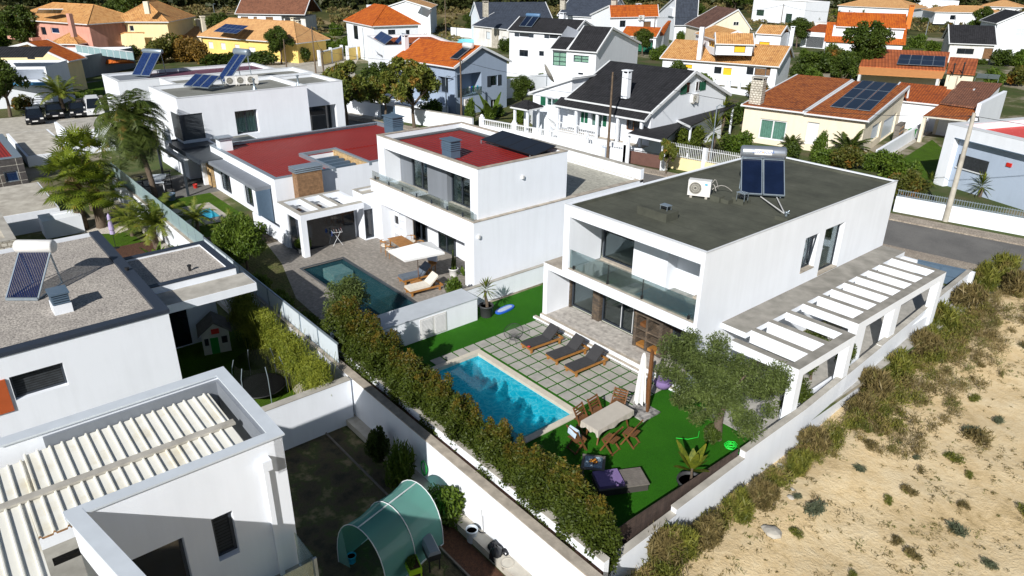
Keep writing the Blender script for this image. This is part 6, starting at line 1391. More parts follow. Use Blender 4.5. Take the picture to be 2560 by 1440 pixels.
# big olive
def mk_olive(root):
    trunkmb(1.5,.2,.13,[((0.02,0,1.3),(-.9,.1,2.4),.09),((.02,0,1.4),(.9,.3,2.5),.09),((0,0,1.4),(.1,-.8,2.5),.08),((0,0,1.45),(0,.6,3.),.08)],(.1,.1),8).build('trunk',BARK,root)
    bl=rblobs(44,(-.1,.0,2.6),(3.1,2.85,1.95),.32,.62,5)
    crown(root,cloud(bl,40000,.062,.017,.15,up=.3),LF['olive'])
OL=Proto('olive_tree','olive tree',mk_olive);OL.put(G(1790,1098,0),'large grey-green olive tree on the bright lawn beside the pergola',1.0,rz=1.)
def mk_small_olive(root):
    trunkmb(1.,.06,.04).build('trunk',BARK,root);crown(root,cloud(rblobs(16,(0,0,1.45),(.95,.95,.95),.3,.5,8),8000,.06,.016,.2,up=.4),LF['olive'])
OS=Proto('small_olive_tree','olive tree',mk_small_olive);OS.put(Vector((-27.9,13.6,0)),'small feathery olive tree leaning over the end of the dark plunge pool',1.25)
def mk_bush(mat,n=7000,R=(1,1,.85),k_=14,ln=.06,wd=.03,seed=1,r0=.35,r1=.6,up=0,stem=True,zc=None):
    def f(root):
        if stem: trunkmb(.5,.06,.04).build('trunk',BARK,root)
        crown(root,cloud(rblobs(k_,(0,0,zc or R[2]*.95),R,r0,r1,seed),n,ln,wd,.3,up=up),mat)
    return f
def mk_tree(mat,h=2.4,R=(1.9,1.9,1.3),k_=22,n=8000,ln=.12,wd=.05,seed=3,r0=.4,r1=.75,tr=.14,up=0):
    def f(root):
        g=np.random.default_rng(seed);br=[]
        for i in range(5): a=i*1.26+seed;br.append(((0,0,h*.75),(R[0]*.6*math.cos(a),R[1]*.6*math.sin(a),h+R[2]*.4),tr*.5))
        trunkmb(h,tr,tr*.6,br).build('trunk',BARK,root);crown(root,cloud(rblobs(k_,(0,0,h+R[2]*.55),R,r0,r1,seed),n,ln,wd,.3,up=up),mat)
    return f
RB=Proto('round_bush','bush',mk_bush(LF['lush'],12000,(1.,1.,.8),26,.07,.02,11,.25,.45,up=.8,zc=1.15));RB.put(Vector((-38.0,12.6,0)),'big round bright green bush between the short palm and the patio',(1.5,1.5,1.75))
TA=Proto('street_tree','tree',mk_tree(LF['street'],2.1,(2.6,2.6,1.9),30,7500,.15,.055,4,.3,.6))
TG=Proto('leafy_tree','tree',mk_tree(LF['green'],2.0,(1.9,1.9,1.9),34,9000,.13,.055,6,.3,.75))
BG=Proto('green_bush','bush',mk_bush(LF['green'],5000,(1.1,1.1,.8),16,.1,.05,7))
BL=Proto('lush_bush','bush',mk_bush(LF['lush'],4500,(1.1,1.1,.7),16,.1,.04,9))
BA=Proto('autumn_bush','bush',mk_bush(LF['autumn'],4500,(1.2,1.2,.9),16,.11,.05,10))
BR=Proto('rusty_bush','bush',mk_bush(LF['rust'],3500,(1.2,1.2,.8),14,.12,.05,12))
CI=Proto('citrus_tree','citrus tree',mk_bush(LF['citrus'],6500,(1.5,1.5,1.1),20,.09,.045,13))
TP=lambda px,z=0.: G(px[0],px[1],z)
TA.put(TP((868,312)),'street tree with orange-green crown and dark trunk left of the second tree',1.35)
TA.put(TP((1035,322)),'wide green street tree with dangling rusty seed clusters before the pale blue house',1.5)
TA.put(TP((965,300)),'thin leafy street tree squeezed between the two wide ones',1.1)
TG.put(TP((1306,275)),'round-headed fruit tree beside the alley and the black-roofed house',.85)
BG.put(TP((1340,275)),'dark bush at the foot of the round-headed fruit tree',1.1);BL.put(TP((1245,290)),'pale bush behind the glass screen of the pale blue house',.9)
BL.put(Vector((-41.,39.5,0)),'yellow-green shrub top showing behind the red metal roof parapet',(1.5,1.5,1.6))
CI.put(TP((1718,385)),'lemon tree full of yellow fruit behind the white spiked fence',1.3);BL.put(TP((1850,385)),'leafy green bush by the left corner of the beige house',1.5);BG.put(TP((1835,310)),'dark shrub against the flank of the beige house',1.5)
BG.put(TP((1560,195)),'dark hedge bush below the green screen fence',(2.,2,1.2));BL.put(TP((1650,150)),'loose green shrub left of the ochre tiled roof',1.8);BL.put(TP((1700,105)),'tall loose green shrub beside the small gable',1.6)
TG.put(TP((1745,60)),'grey-green bare-looking tree below the slate-blue house',1.2);TG.put(TP((1835,40)),'dense dark tree between the slate house and the white cube',2.2);TG.put(TP((1870,35)),'second dense dark tree touching the white cube house',2.)
TG.put(TP((2150,205)),'large spreading dark tree in front of the orange dormer house',1.85)
BG.put(TP((2040,180)),'wide dark green shrub behind the rubble chimney',(3,3,2));BL.put(TP((2075,150)),'bright bush below the white balustrade',2.);BG.put(TP((2000,205)),'low dark bush right of the ochre terrace',1.7);CI.put(TP((2150,200)),'orange-flecked bush left of the corrugated roof house',1.2)
BL.put(TP((2330,130)),'broad leafy bush behind the corrugated roof house',(2.2,2.2,1.5));BA.put(TP((2370,75)),'autumn-tinted tree right of the orange chimney',1.3);BG.put(TP((2310,60)),'dark tree behind the orange chimney',1.2);BL.put(TP((2295,120)),'pale green bush left of the worn black roof',2.)
BL.put(TP((2545,165)),'bright shrub in front of the tall white gable house',2.);BA.put(TP((2545,215)),'rusty-green tree at the right edge below the gable house',1.8);BG.put(TP((2440,160)),'flowering hedge on the ledge of the corrugated annex',(2.2,1,.6))
# left side greenery
TG.put(TP((370,125)),'big dark green tree in front of the tall yellow house',2.4);TG.put(TP((410,128)),'dark green tree merging with its neighbour by the yellow house',1.9)
BA.put(TP((440,150)),'tawny bush below the dark green trees',2.6);BR.put(TP((470,155)),'golden brown bush left of the yellow bungalow',2.2);BR.put(TP((505,160)),'golden brown bush in front of the yellow bungalow',2.);BA.put(TP((400,158)),'mixed brown and green bush on the wall',2.3)
BG.put(TP((560,165)),'dark hedge bush in front of the yellow bungalow windows',(4,1.5,1.3));BG.put(TP((640,165)),'dark hedge bush at the right of the yellow bungalow windows',(3.5,1.5,1.5));TG.put(TP((705,160)),'wispy grey tree before the yellow bungalow corner',1.3);BL.put(TP((860,130)),'bright clipped hedge by the yellow gate wall',(4.5,2.5,1.6));BL.put(TP((880,110)),'bright hedge at the side of the orange hip house',(3,2,1.6))
BG.put(TP((330,150)),'small dark shrub beside the yellow house porch',1.5);BL.put(TP((840,90)),'bright green bush behind the sandy roof corner',2.);BL.put(TP((0,115)),'dark green bush at the left edge beside the pink house',3.)
TG.put(Vector(G(28,292,0)),'small dark-leaved tree in front of the balcony house',1.35)
# right front garden in front of the beige house
BL.put(TP((2060,420)),'leafy green shrub by the beige house plinth',1.2);BA.put(TP((2110,425)),'brown-green cycad-like shrub in front of the beige house',1.3);BL.put(TP((2230,450)),'leafy shrub behind the main house roof corner',1.5);BA.put(TP((2255,500)),'rusty hanging shrub at the far corner of the dark flat roof',1.3);BG.put(TP((1975,400)),'small shrub below the beige house window',1.)
BL.put(TP((2190,425)),'spreading papaya-like foliage right of the cycad',1.25);BL.put(TP((2045,395)),'tall thin papaya foliage in front of the beige wall',(.8,.8,1.7))
# hanging bushes in main pergola
PR=Proto('pergola_shrub','shrub',mk_bush(LF['hedge'],4000,(.45,.45,1.35),16,.055,.026,15,.25,.4))
PR.put((-11.9,26.6,.0),'rust-tipped shrub growing up between the two pergola bays',(1.,1.,1.15));PR.put((-10.9,27.1,0),'smaller rust-tipped shrub by the pergola gap and the boundary wall',(.7,.7,1.));PR.put((-11.1,23.8,-.1),'green shrub seen through the front pergola opening',(1.1,1.3,.7))
# bamboo
def mk_bamboo(root):
    mb=MB()
    for i in range(9): a=i*.7;mb.tube([(.3*math.cos(a),.25*math.sin(a),0),(.45*math.cos(a),.4*math.sin(a),1.6),(.7*math.cos(a),.6*math.sin(a),2.3)],[.015,.012,.006],4)
    mb.build('cane',LF['bamboo'],root);crown(root,cloud(rblobs(18,(0,0,1.45),(.65,.45,.95),.22,.42,21),6000,.07,.012,.1,up=-.3),LF['bamboo'],'leaves')
BB=Proto('bamboo_clump','bamboo',mk_bamboo)
for i in range(13): BB.put((-32.3+i*.76,10.0+.1*math.sin(i*2),-1),'yellow-green bamboo clump on the retaining wall, number %s counted from the playhouse'%ORD[i],(1.05,1.,1.2+.12*math.sin(i*1.7)),group='bamboo clumps along the white retaining wall')
# bed plants along the patio
PB_=Proto('bed_fern','fern',mk_bush(LF['lush'],1800,(.5,.5,.3),10,.1,.02,31,.2,.35,up=1.,stem=False,zc=.3))
for i,x in enumerate(np.linspace(-40.5,-28.5,12)): PB_.put((x,12.0+.35*math.sin(i*1.9),0),'low fern in the bed beside the frosted fence, number %s counted from the round bush'%ORD[i],1.1+.3*math.sin(i*2.7),group='ferns in the bed beside the plank patio')
# banana-like leaf plants
def mk_leafplant(n=9,L=1.2,wd=.16,mat=LF['lush'],droop=.5,h0=.0,stem=None):
    def f(root):
        V=[];g=np.random.default_rng(5)
        for i in range(n):
            a=i*2.4;el=g.uniform(.6,1.3);c=np.array([0,0,h0]);d=np.array([math.cos(a)*math.cos(el),math.sin(a)*math.cos(el),math.sin(el)]);side=np.array([-math.sin(a),math.cos(a),0]);l=L*g.uniform(.7,1.1);prev=c;pw=.02
            for k_ in range(6):
                t=(k_+1)/6;nx=prev+d*l/6;d=d+np.array([0,0,-droop/6]);d/=np.linalg.norm(d);w_=wd*math.sin(math.pi*min(t*.9+.05,1));V+=[prev-side*pw,prev+side*pw,nx+side*w_,nx-side*w_];prev=nx;pw=w_
        if stem: trunkmb(h0+.1,.05,.035).build('stem',stem,root)
        place(npmesh('leaves',np.array(V),4,mat),'leaves',root)
    return f
LPt=Proto('broadleaf_plant','plant',mk_leafplant())
for x,y,z,l_,s_ in ((-41.3,9.6,-1,'broad-leaved banana plant behind the gravel roof corner',1.3),(-35.2,12.,0,'broad-leaved plant right of the round bush',.8),(-31.5,12.1,0,'broad-leaved plant halfway along the frosted fence',.9),(-45.6,9.8,-1,'second broad-leaved plant behind the gravel roof',1.)): LPt.put((x,y,z),l_,s_)
LPt.put(TP((1228,300)),'tall banana plant in front of the pale blue house wall',2.6)
# palms
def frond(V,c,a,el,L,wd,nl=16,droop=1.,wind=(0,0,0),thin=.02,vee=.4):
    d=np.array([math.cos(a)*math.cos(el),math.sin(a)*math.cos(el),math.sin(el)]);p=np.array(c,float);st=L/nl
    for k_ in range(nl):
        t=k_/nl;side=np.cross(d,[0,0,1.]);ns=np.linalg.norm(side);side=side/ns if ns>1e-3 else np.array([1.,0,0]);up=np.cross(side,d)
        w_=wd*math.sin(math.pi*(t*.85+.12))**.7
        for s_ in (-1,1):
            tipv=side*s_*w_+d*w_*.55-up*w_*vee*(1-0)+np.array(wind)*w_+rng.normal(size=3)*w_*.12
            V+=[p-d*thin*1.6,p+d*thin*1.6,p+tipv*.55+d*thin,p+tipv]
            q_=p+d*st*.5;V+=[q_-d*thin*1.6,q_+d*thin*1.6,q_+tipv*.55+d*thin,q_+tipv]
        nx=p+d*st;V+=[p-side*.015,p+side*.015,nx+side*.012,nx-side*.012];p=nx
        d=d+np.array([0,0,-droop*st/L*(.4+1.6*t)])+np.array(wind)*st/L*.6;d/=np.linalg.norm(d)
def mk_feather(h,nf,L,wd,mat,lean=(0,0),r=.16,droop=1.3,wind=(0,0,0),elr=(-.2,1.3),trm=BARK,nl=16,dry=0):
    def f(root):
        trunkmb(h,r,r*.75,(),lean).build('trunk',trm,root);V=[];g=np.random.default_rng(int(h*10)+nf)
        for i in range(nf): frond(V,(lean[0],lean[1],h),i*2.4+g.uniform(-.2,.2),elr[0]+(elr[1]-elr[0])*((i+.5)/nf)+g.uniform(-.15,.15),L*g.uniform(.85,1.1),wd,nl,droop,wind)
        place(npmesh('fronds',np.array(V),4,mat),'fronds',root)
        if dry:
            P,d=ellip(1500,(lean[0],lean[1],h-.7),(.35,.35,.8),.6);place(npmesh('dry_skirt',quads(P,.3,.02,np.array([0,0,-2.])+d*.6,.4),4,LF['straw']),'dry_skirt',root)
    return f
def mk_fan(h,nf,mat,r=.2,R=1.25,fr=.72,skirt=True,lean=(0,0)):
    def f(root):
        trunkmb(h,r*1.25,r,(),lean,9,6).build('trunk',BARK,root);V=[];g=np.random.default_rng(int(h*7)+nf)
        for i in range(nf):
            a=i*2.4;el=-.7+2.1*((i+.5)/nf);d=np.array([math.cos(a)*math.cos(el),math.sin(a)*math.cos(el),math.sin(el)]);c=np.array([lean[0],lean[1],h+.1])+d*R*g.uniform(.75,1.05)
            b=np.array([lean[0],lean[1],h]);side=np.cross(d,[0,0,1.]);side/=np.linalg.norm(side)+1e-6;up=np.cross(side,d);V+=[b-side*.02,b+side*.02,c+side*.015,c-side*.015]
            nb=17
            for k_ in range(nb):
                t=(k_/(nb-1)-.5)*4.2;v=d*math.cos(t*.95)+side*math.sin(t*.95)+np.array([0,0,-.28])*abs(math.cos(t*.5))+up*.1;v/=np.linalg.norm(v);tip=c+v*fr*g.uniform(.85,1.1);n_=np.cross(v,up);n_/=np.linalg.norm(n_)+1e-6
                m_=c+v*fr*.5;V+=[c-n_*.005,m_-n_*.055,tip+np.array([0,0,-.12]),m_+n_*.055]
        place(npmesh('fronds',np.array(V),4,mat),'fronds',root)
        if skirt:
            P,d=ellip(1400,(lean[0],lean[1],h-.35),(.5,.5,.6),.6);place(npmesh('dry_skirt',quads(P,.28,.02,np.array([0,0,-2.])+d,.4),4,LF['straw']),'dry_skirt',root)
    return f
def topz(px,P): return hgt(*px,P)
b1=G(208,572,-1);b2=G(254,568,-1)
h1=topz((165,430),b1)+1;h2=topz((232,480),b2)+1;
F1=Proto('fan_palm','palm tree',mk_fan(3.3,36,LF['palm2'],.28,1.65,.98));
F1.put(b1,'fan palm with the taller dense crown and curved trunk beside the white planter',1.0)
F1.put(b2,'fan palm with a lower crown and thick rough trunk on the white pebbles',(.95,.95,.78))
F1.put(Vector((b2.x-4.5,b2.y+.6,-1)),'third fan palm standing behind the other two near the white annex',(1.0,1.0,1.12))
qb=Vector((-55.5,12.6,0));QP=Proto('tall_palm','palm tree',mk_feather(5.4,48,3.2,.95,LF['palm'],(-.7,-.5),.2,2.3,(.1,.35,-.1),(-.9,1.35),nl=22,dry=1))
QP.put(qb,'tall windblown feathery palm in front of the shaded porch',1.05,rz=0)
CN=Proto('date_palm','palm tree',mk_feather(1.5,26,2.3,.42,LF['palmy'],(.1,0),.2,1.1,(0,0,0),(.0,1.25),nl=18))
CN.put(G(392,622,-1),'leaning date palm with long arching fronds before the white wall',1.12,rz=1.)
CN.put(Vector((-46.5,12.7,0)),'short palm with arching fronds left of the round white pool',.62);CN.put(Vector((-41.7,13.4,0)),'yellowish short palm top behind the big round bush',.7)
CN.put(G(160,280,0),'small yellowish palm behind the parked black cars',1.3);CN.put(TP((1640+445,50)),'small far palm left of the orange dormer house',1.1)
SG=Proto('sago_palm','palm',mk_feather(.5,30,1.15,.2,LF['palm'],(0,0),.14,.9,(0,0,0),(-.05,1.2),nl=12));SG.put(G(172,655,-1),'dark sago palm in the left garden behind the gravel roof',1.1);SG.put(TP((2115,400)),'sago palm with yellowed fronds below the beige house',1.9);SG.put(TP((1975,375)),'small sago palm peeping over the dark flat roof',1.1)
def mk_yucca(n=60,L=.7,h=.9,mat=LF['palmy'],r=.07):
    def f(root):
        trunkmb(h,r*1.3,r).build('trunk',BARK,root);V=[];g=np.random.default_rng(n)
        for i in range(n):
            a=i*2.4;el=-.5+2.*((i+.5)/n);d=np.array([math.cos(a)*math.cos(el),math.sin(a)*math.cos(el),math.sin(el)]);c=np.array([0,0,h+.25*(i/n)]);side=np.cross(d,[0,0,1.]);side/=np.linalg.norm(side)+1e-6;l=L*g.uniform(.8,1.1);m_=c+d*l*.5
            V+=[c-side*.012,m_-side*.03,c+d*l+np.array([0,0,-.12*l]),m_+side*.03]
        place(npmesh('leaves',np.array(V),4,mat),'leaves',root)
    return f
YU=Proto('yucca','yucca',mk_yucca());
for (px,l_,s_) in (((1775,400),'tall yucca right of the lemon tree behind the spiked fence',2.6),((1800,345),'yucca behind the lamp post in the beige house garden',2.6),((1760,330),'yucca rising over the lemon tree',3.),((2365,55+160),'spiky palm between the autumn tree and the worn black roof',2.),((2155,-10+60),'distant spiky palm by the sandy roofs',2.)): YU.put(TP(px),l_,s_)
# potted yucca and potted banana on the main lawn
pt=lambda nm,lab,loc,r,h,mat=POTG:(lambda t:(MB().lathe([(r*.78,0),(r*.85,h*.1),(r*.98,h*.85),(r*1.08,h*.88),(r*1.08,h),(r*.95,h),(r*.9,h*.8)],n=20).build('pot',mat,t),MB().lathe([(.001,h*.82),(r*.9,h*.82)],n=14).build('soil',MULCH,t),t)[-1])(T(nm,lab,'plant pot',loc))
p=G(1216,790,0);pt('large_pot','large dark grey pot holding the yucca by the storage box',p,.34,.62);YU.put(p+Vector((0,0,.5)),'yucca with pale spiky leaves in the dark pot by the storage box',.95)
p=G(1722,1232,0);pt('large_pot','large dark round pot holding the banana plant by the reed screen',p,.42,.55)
BN=Proto('banana_plant','banana plant',mk_leafplant(11,.95,.13,leafmat('yellowing_banana_leaves',(.08,.11,.012),(.2,.22,.02),(.4,.17,.02),1.5,hot=.6),.25,.5,BARK));BN.put(p+Vector((0,0,.4)),'banana plant with yellow-brown leaves in the round pot by the reed screen',1.05)
# vegetable garden shrubs
BL.put(G(1128,1300,-1),'leafy green shrub between the greenhouse and the retaining wall',(.75,.75,1.));BG.put(G(945,1150,-1),'dark shaded shrub at the foot of the retaining wall',(.45,.4,.9));PB_.put(G(1005,1215,-1),'thin dry sprawling shrub beside the coiled green hose',(1.,1.,2.6));BL.put(G(1335,1425,-1),'small shrub cut by the bottom edge in front of the wall',(.4,.4,.5))
LPt.put(G(1160,690,0),'climbing leafy shrub against the corner of the red-roofed white house',.5)
BL.put(Vector((-27.5,19.4,0)),'yellow-green climbing shrub at the house corner beside the cream lounger',(.55,.55,1.0))
BG.put(TP((1850+10,1190)) if 0 else G(1775,1105,0),'fringe of tall grass round the olive trunk',(.35,.35,.45))
# ---------- sandy lot vegetation ----------
def sz(x,y): return Vector((x,y,sandz(x,y)))
V=[];g=np.random.default_rng(3)
for i in range(300):
    y=g.uniform(11.5,41);w_=max(.15,g.normal(.35,.25)) if y<24 else abs(g.normal(.6,.55));x=-9.9-(.0 if y<25 else (y-25)*.07)+w_+max(0,(18-y))*.03;r=g.uniform(.18,.42)*(1.25 if y>24 else 1);z=sandz(x,y)
    P,d=ellip(int(150*r/.3),(x,y,z+r*.6),(r,r,r*1.1),.1);V.append(quads(P,.075,.014,np.array([0,0,.9])+d*.5,.8))
V=np.concatenate(V);tag(place(npmesh('undergrowth',V,4,LF['weed']),'undergrowth'),kind='stuff')
V=[]
for i in range(110):
    y=g.uniform(24,44);x=-8.9-(y-25)*.07+abs(g.normal(.9,.8));r=g.uniform(.2,.5);z=sandz(x,y)
    P,d=ellip(int(150*r/.3),(x,y,z+r*.6),(r,r,r*1.2),.1);V.append(quads(P,.09,.01,np.array([0,0,.9])+d*.5,.9))
tag(place(npmesh('dry_grass',np.concatenate(V),4,LF['scrub']),'dry_grass'),kind='stuff')
V=[];m_=[]
for i in range(2600):
    y=g.uniform(8,44);x=-9.2+abs(g.normal(0,1))*6. if g.random()<.75 else g.uniform(-9,20);dens=math.sin(x*.8+y*.5)+math.sin(y*.9-x*.3)
    if dens<-.3 and g.random()<.8: continue
    r=g.uniform(.04,.16);P,d=ellip(int(9+90*r),(x,y,sandz(x,y)+r*.3),(r*1.5,r*1.5,r*.5),.1);V.append(quads(P,.045,.01,d,.9))
tag(place(npmesh('scattered_weeds',np.concatenate(V),4,LF['scrub']),'scattered_weeds'),kind='stuff')
SS=[Proto('sand_shrub','shrub',mk_bush(LF[m_],520,(.36,.3,.1),9,.06,.010,40+i,.06,.2,up=.7,stem=False,zc=.1)) for i,m_ in enumerate(('gray','weed','scrub'))]
spots=[(1640,2005),]
px=[(2400,1075,2),(2490,1050,1.6),(2460,1110,1.8),(2415,1330,2.1),(2560,1165,1.8),(2270,1100,1.2),(2205,1070,1.1),(2320,1140,1.1),(2240,1205,1.4),(2365,1145,1.2),(2080,1280,1.5),(2180,1240,1.3),(2230,1320,1.2),(2110,1170,1.),(2550,1290,1.4),(2000,1360,1.2),(2330,1010,1.2),(2200,960,1.1),(2420,1000,1.),(2300,900,1.4),(2260,1390,1.3),(2480,1400,1.2),(1990,1230,1.2),(2150,1420,1.4),(2370,1240,1.1),(2440,1200,1.),(2130,1120,1.),(2530,880,1.5),(2390,870,.9),(2440,905,1.1),(2370,855,.8)]
px.sort(key=lambda p:p[1]);_k=0
BIG={(2400,1075):0,(2415,1330):3,(2460,1110):2,(2560,1165):4}
for i,(x,y,s_) in enumerate(px):
    i=BIG.get((x,y),10+i%3+3*(i//3))
    P=G(x,y,-.55);big=s_>=1.8
    lab={0:'wiry grey-green shrub with long stems in the middle of the sandy lot',3:'dark green rosette shrub near the bottom right of the sandy lot',2:'brownish green shrub below the wiry one on the sand',4:'reddish dry shrub at the right edge of the sand'}.get(i,'small %s plant on the sandy lot, number %s counted from the street'%(('grey-green','yellow-green','dry brown')[i%3],(ORD+['twenty-six','twenty-seven','twenty-eight','twenty-nine','thirty','thirty-one','thirty-two','thirty-three'])[i-10]))
    SS[0 if i in (0,3) else (i%3)].put(sz(P.x+random.uniform(-.5,.5),P.y+random.uniform(-.5,.5)),lab,s_*random.uniform(.5,1.05),group=None if i in (0,2,3,4) else 'small plants on the sandy lot')
tall=[(2130,960,2.6),(2160,905,2.4),(2200,850,2.4),(2260,800,2.6),(2330,760,2.8),(2390,720,2.6),(2100,1010,2.),(2500,720,3.),(2540,760,2.6),(2440,740,2.2),(2040,1120,2.),(1990,1180,1.8),(1900,1260,1.7),(1850,1290,1.8),(1760,1350,1.9),(1700,1385,2.2),(1660,1400,2.2),(2300,860,2.)]
GT=Proto('tall_grass_shrub','shrub',mk_bush(LF['weed'],2600,(.32,.32,.38),10,.11,.012,50,.16,.28,up=1.6,stem=False,zc=.32));GD=Proto('tall_grass_shrub','shrub',mk_bush(LF['scrub'],2600,(.32,.32,.38),10,.11,.012,51,.16,.28,up=1.6,stem=False,zc=.32))
for i,(x,y,s_) in enumerate(tall): P=G(x,y,-.5);P.x=max(P.x,-9.6-(max(0,P.y-25))*.07);(GT if i%2 else GD).put(sz(P.x,P.y),('tall grassy shrub at the boundary wall, number %s of the row on the sand'%ORD[i]),s_*.8,group='grassy shrubs beside the boundary wall')
RK=MB()
rocks=[(1930,1335,.28),(1915,1325,.16),(1953,1160,.14),(1975,1252,.12),(1980,1230,.08)]
for i,(x,y,r) in enumerate(rocks):
    P=G(x,y,-.6);P=sz(P.x,P.y);mb=MB();g2=random.Random(i);mb.lathe([(r*.7,-.02),(r*1.,r*.25),(r*.8,r*.6),(r*.3,r*.75),(.01,r*.76)],n=7,sm=False);mb.v=[(a*(1+.2*g2.random()),b*(.8+.3*g2.random()),c) for a,b,c in mb.v]
    o=mb.build('pale_rock',CANT);o.location=P;tag(o,['largest pale rock on the sandy slope near the bottom of the wall','pale rock touching the largest one on the sandy slope','pale rock highest up the sandy slope near the wall','small yellowish stone on the sandy slope','smallest white stone below the wall weeds'][i],'rock')
# woodland and scrub band beyond the village
V=[];g=np.random.default_rng(11);fw_=np.array([CF[0],CF[1]])/math.hypot(CF[0],CF[1]);rt=np.array([fw_[1],-fw_[0]])
for i in range(1500):
    d=g.uniform(232,420);s_=g.uniform(-.78,.8)*d;d+=min(max(s_/50,0),1)*45;p=fw_*d+rt*s_;r=g.uniform(1.6,4.);z=hill(p[0],p[1]);P,dd=ellip(110,(p[0],p[1],z+r*.8),(r,r,r*.95),.6);V.append(quads(P,.9,.5,dd,.8))
tag(place(npmesh('woodland',np.concatenate(V),4,LF['forest']),'woodland'),kind='stuff')
V=[]
for i in range(900):
    d=g.uniform(165,235);s_=g.uniform(-.76,.8)*d;d+=min(max(s_/50,0),1)*45;p=fw_*d+rt*s_;r=g.uniform(.5,1.5);z=hill(p[0],p[1]);P,dd=ellip(60,(p[0],p[1],z+r*.5),(r*1.3,r*1.3,r*.7),.5);V.append(quads(P,.45,.2,dd,.8))
tag(place(npmesh('heath_scrub',np.concatenate(V),4,LF['scrub']),'heath_scrub'),kind='stuff')

# extra greenery between the far houses
for px_,l_,s_ in (((1215,300),'round garden bush between street wall and pale blue house',1.),((1175,315),'dark cypress-like bush at the foot of the pale blue house',(.8,.8,2.)),((980,235),'green shrub in front of the slanted white house',1.6),((1120,235),'dark green shrub at the left foot of the pale blue house',1.8),((1590,205),'green bush right of the white double house',1.6),((1690,170),'low bush under the ochre roof corner',1.5),((2250,150),'dark hedge behind the corrugated roof house',(3,1.5,1.6)),((760,155),'green shrub by the wooden poles',1.6),((1265,130),'green shrub between the pale blue and white double houses',1.6),((2480,215),'green bush right of the annex solar panels',1.8),((2010,150),'shrub beside the small white garage',1.4),((1360,300),'garden shrub behind the white balustrade wall',1.),((1300,305),'leafy shrub left of the gate kiosk',1.2)):
    (BG if hash(px_)%2 else BL).put(TP(px_),l_,s_)
for px_,l_,s_ in (((70,140),'dark tree in front of the pink house',1.8),((560,120),'green tree behind the sandy roof of the yellow bungalow',1.4),((1500,60),'dark tree between the slate roofs',1.5),((1990,120),'leafy tree behind the white garage',1.3),((2450,90),'tree between the sandy roofs and the white gable',1.5)): TG.put(TP(px_),l_,s_)

TA.put(TP((1664,437)),'slender young street tree with sparse yellow leaves on the pavement below the brown gate',(.42,.42,.62))
for px_,l_,s_ in (((2448,492),'spiky rosette plant behind the grey railings, left one',1.6),((2548,495),'spiky rosette plant behind the grey railings at the right edge',1.7),((2320,468),'spiky rosette plant at the corner of the white-framed house',1.2)): YU.put(TP(px_)-Vector((0,0,.7)),l_,s_)

for i,(px_,l_,s_) in enumerate((((955,270),'green tree crown behind the thin street tree',1.5),((900,262),'leafy bush behind the left street tree',2.),((1085,300),'dense shrub under the wide street tree',1.6),((1320,120),'green tree between the slate roofs and the white double house',1.5),((1215,95),'green bush by the tiny court pool',1.4),((1605,140),'dark tree right of the orange porch',1.4),((1690,210),'green hedge in front of the ochre terrace, left part',2.),((1760,225),'green hedge in front of the ochre terrace, right part',1.6),((2085,175),'dark shrub in the garden of the orange dormer house',2.2),((2030,215),'leafy bush on the slope behind the rubble chimney',1.8),((2100,235),'leafy bush directly behind the solar house ridge',1.6),((2500,165),'green bush left of the tall white gable',1.8),((2430,75),'distant bush above the worn black roof',1.8),((2040,60),'distant bush right of the white cube house',1.5),((820,120),'green bush at the sandy roof corner of the bungalow',1.8),((300,95),'distant bush between pink and yellow houses',2.2),((680,120),'tree behind the wispy grey one',1.5),((150,250),'dark shrub on the verge beside the cars',1.2),((60,275),'low shrub on the verge left of the cars',1.),((225,255),'low shrub on the verge behind the white car',1.),((1180,90),'bush by the white court wall',1.5),((1460,205),'green shrub below the glazed bay of the white wing',1.3),((1350,215),'shrub beside the satellite dish',1.2),((1890,250),'dark shrub between rubble chimney and ochre terrace',1.4))):
    ((TG,BG,BL,BA,BL)[i%5]).put(TP(px_),l_,s_*(.75 if i%5==0 else 1.))
CN.put(G(330,590,-1),'small arching palm behind the lilac parasol',.7);SG.put(G(450,655,-1),'small fan of palm leaves at the mulch bed corner',.8)
# ================= furniture and equipment =================
def P1(name,mb,mat,par): return mb.build(name,mat,par)
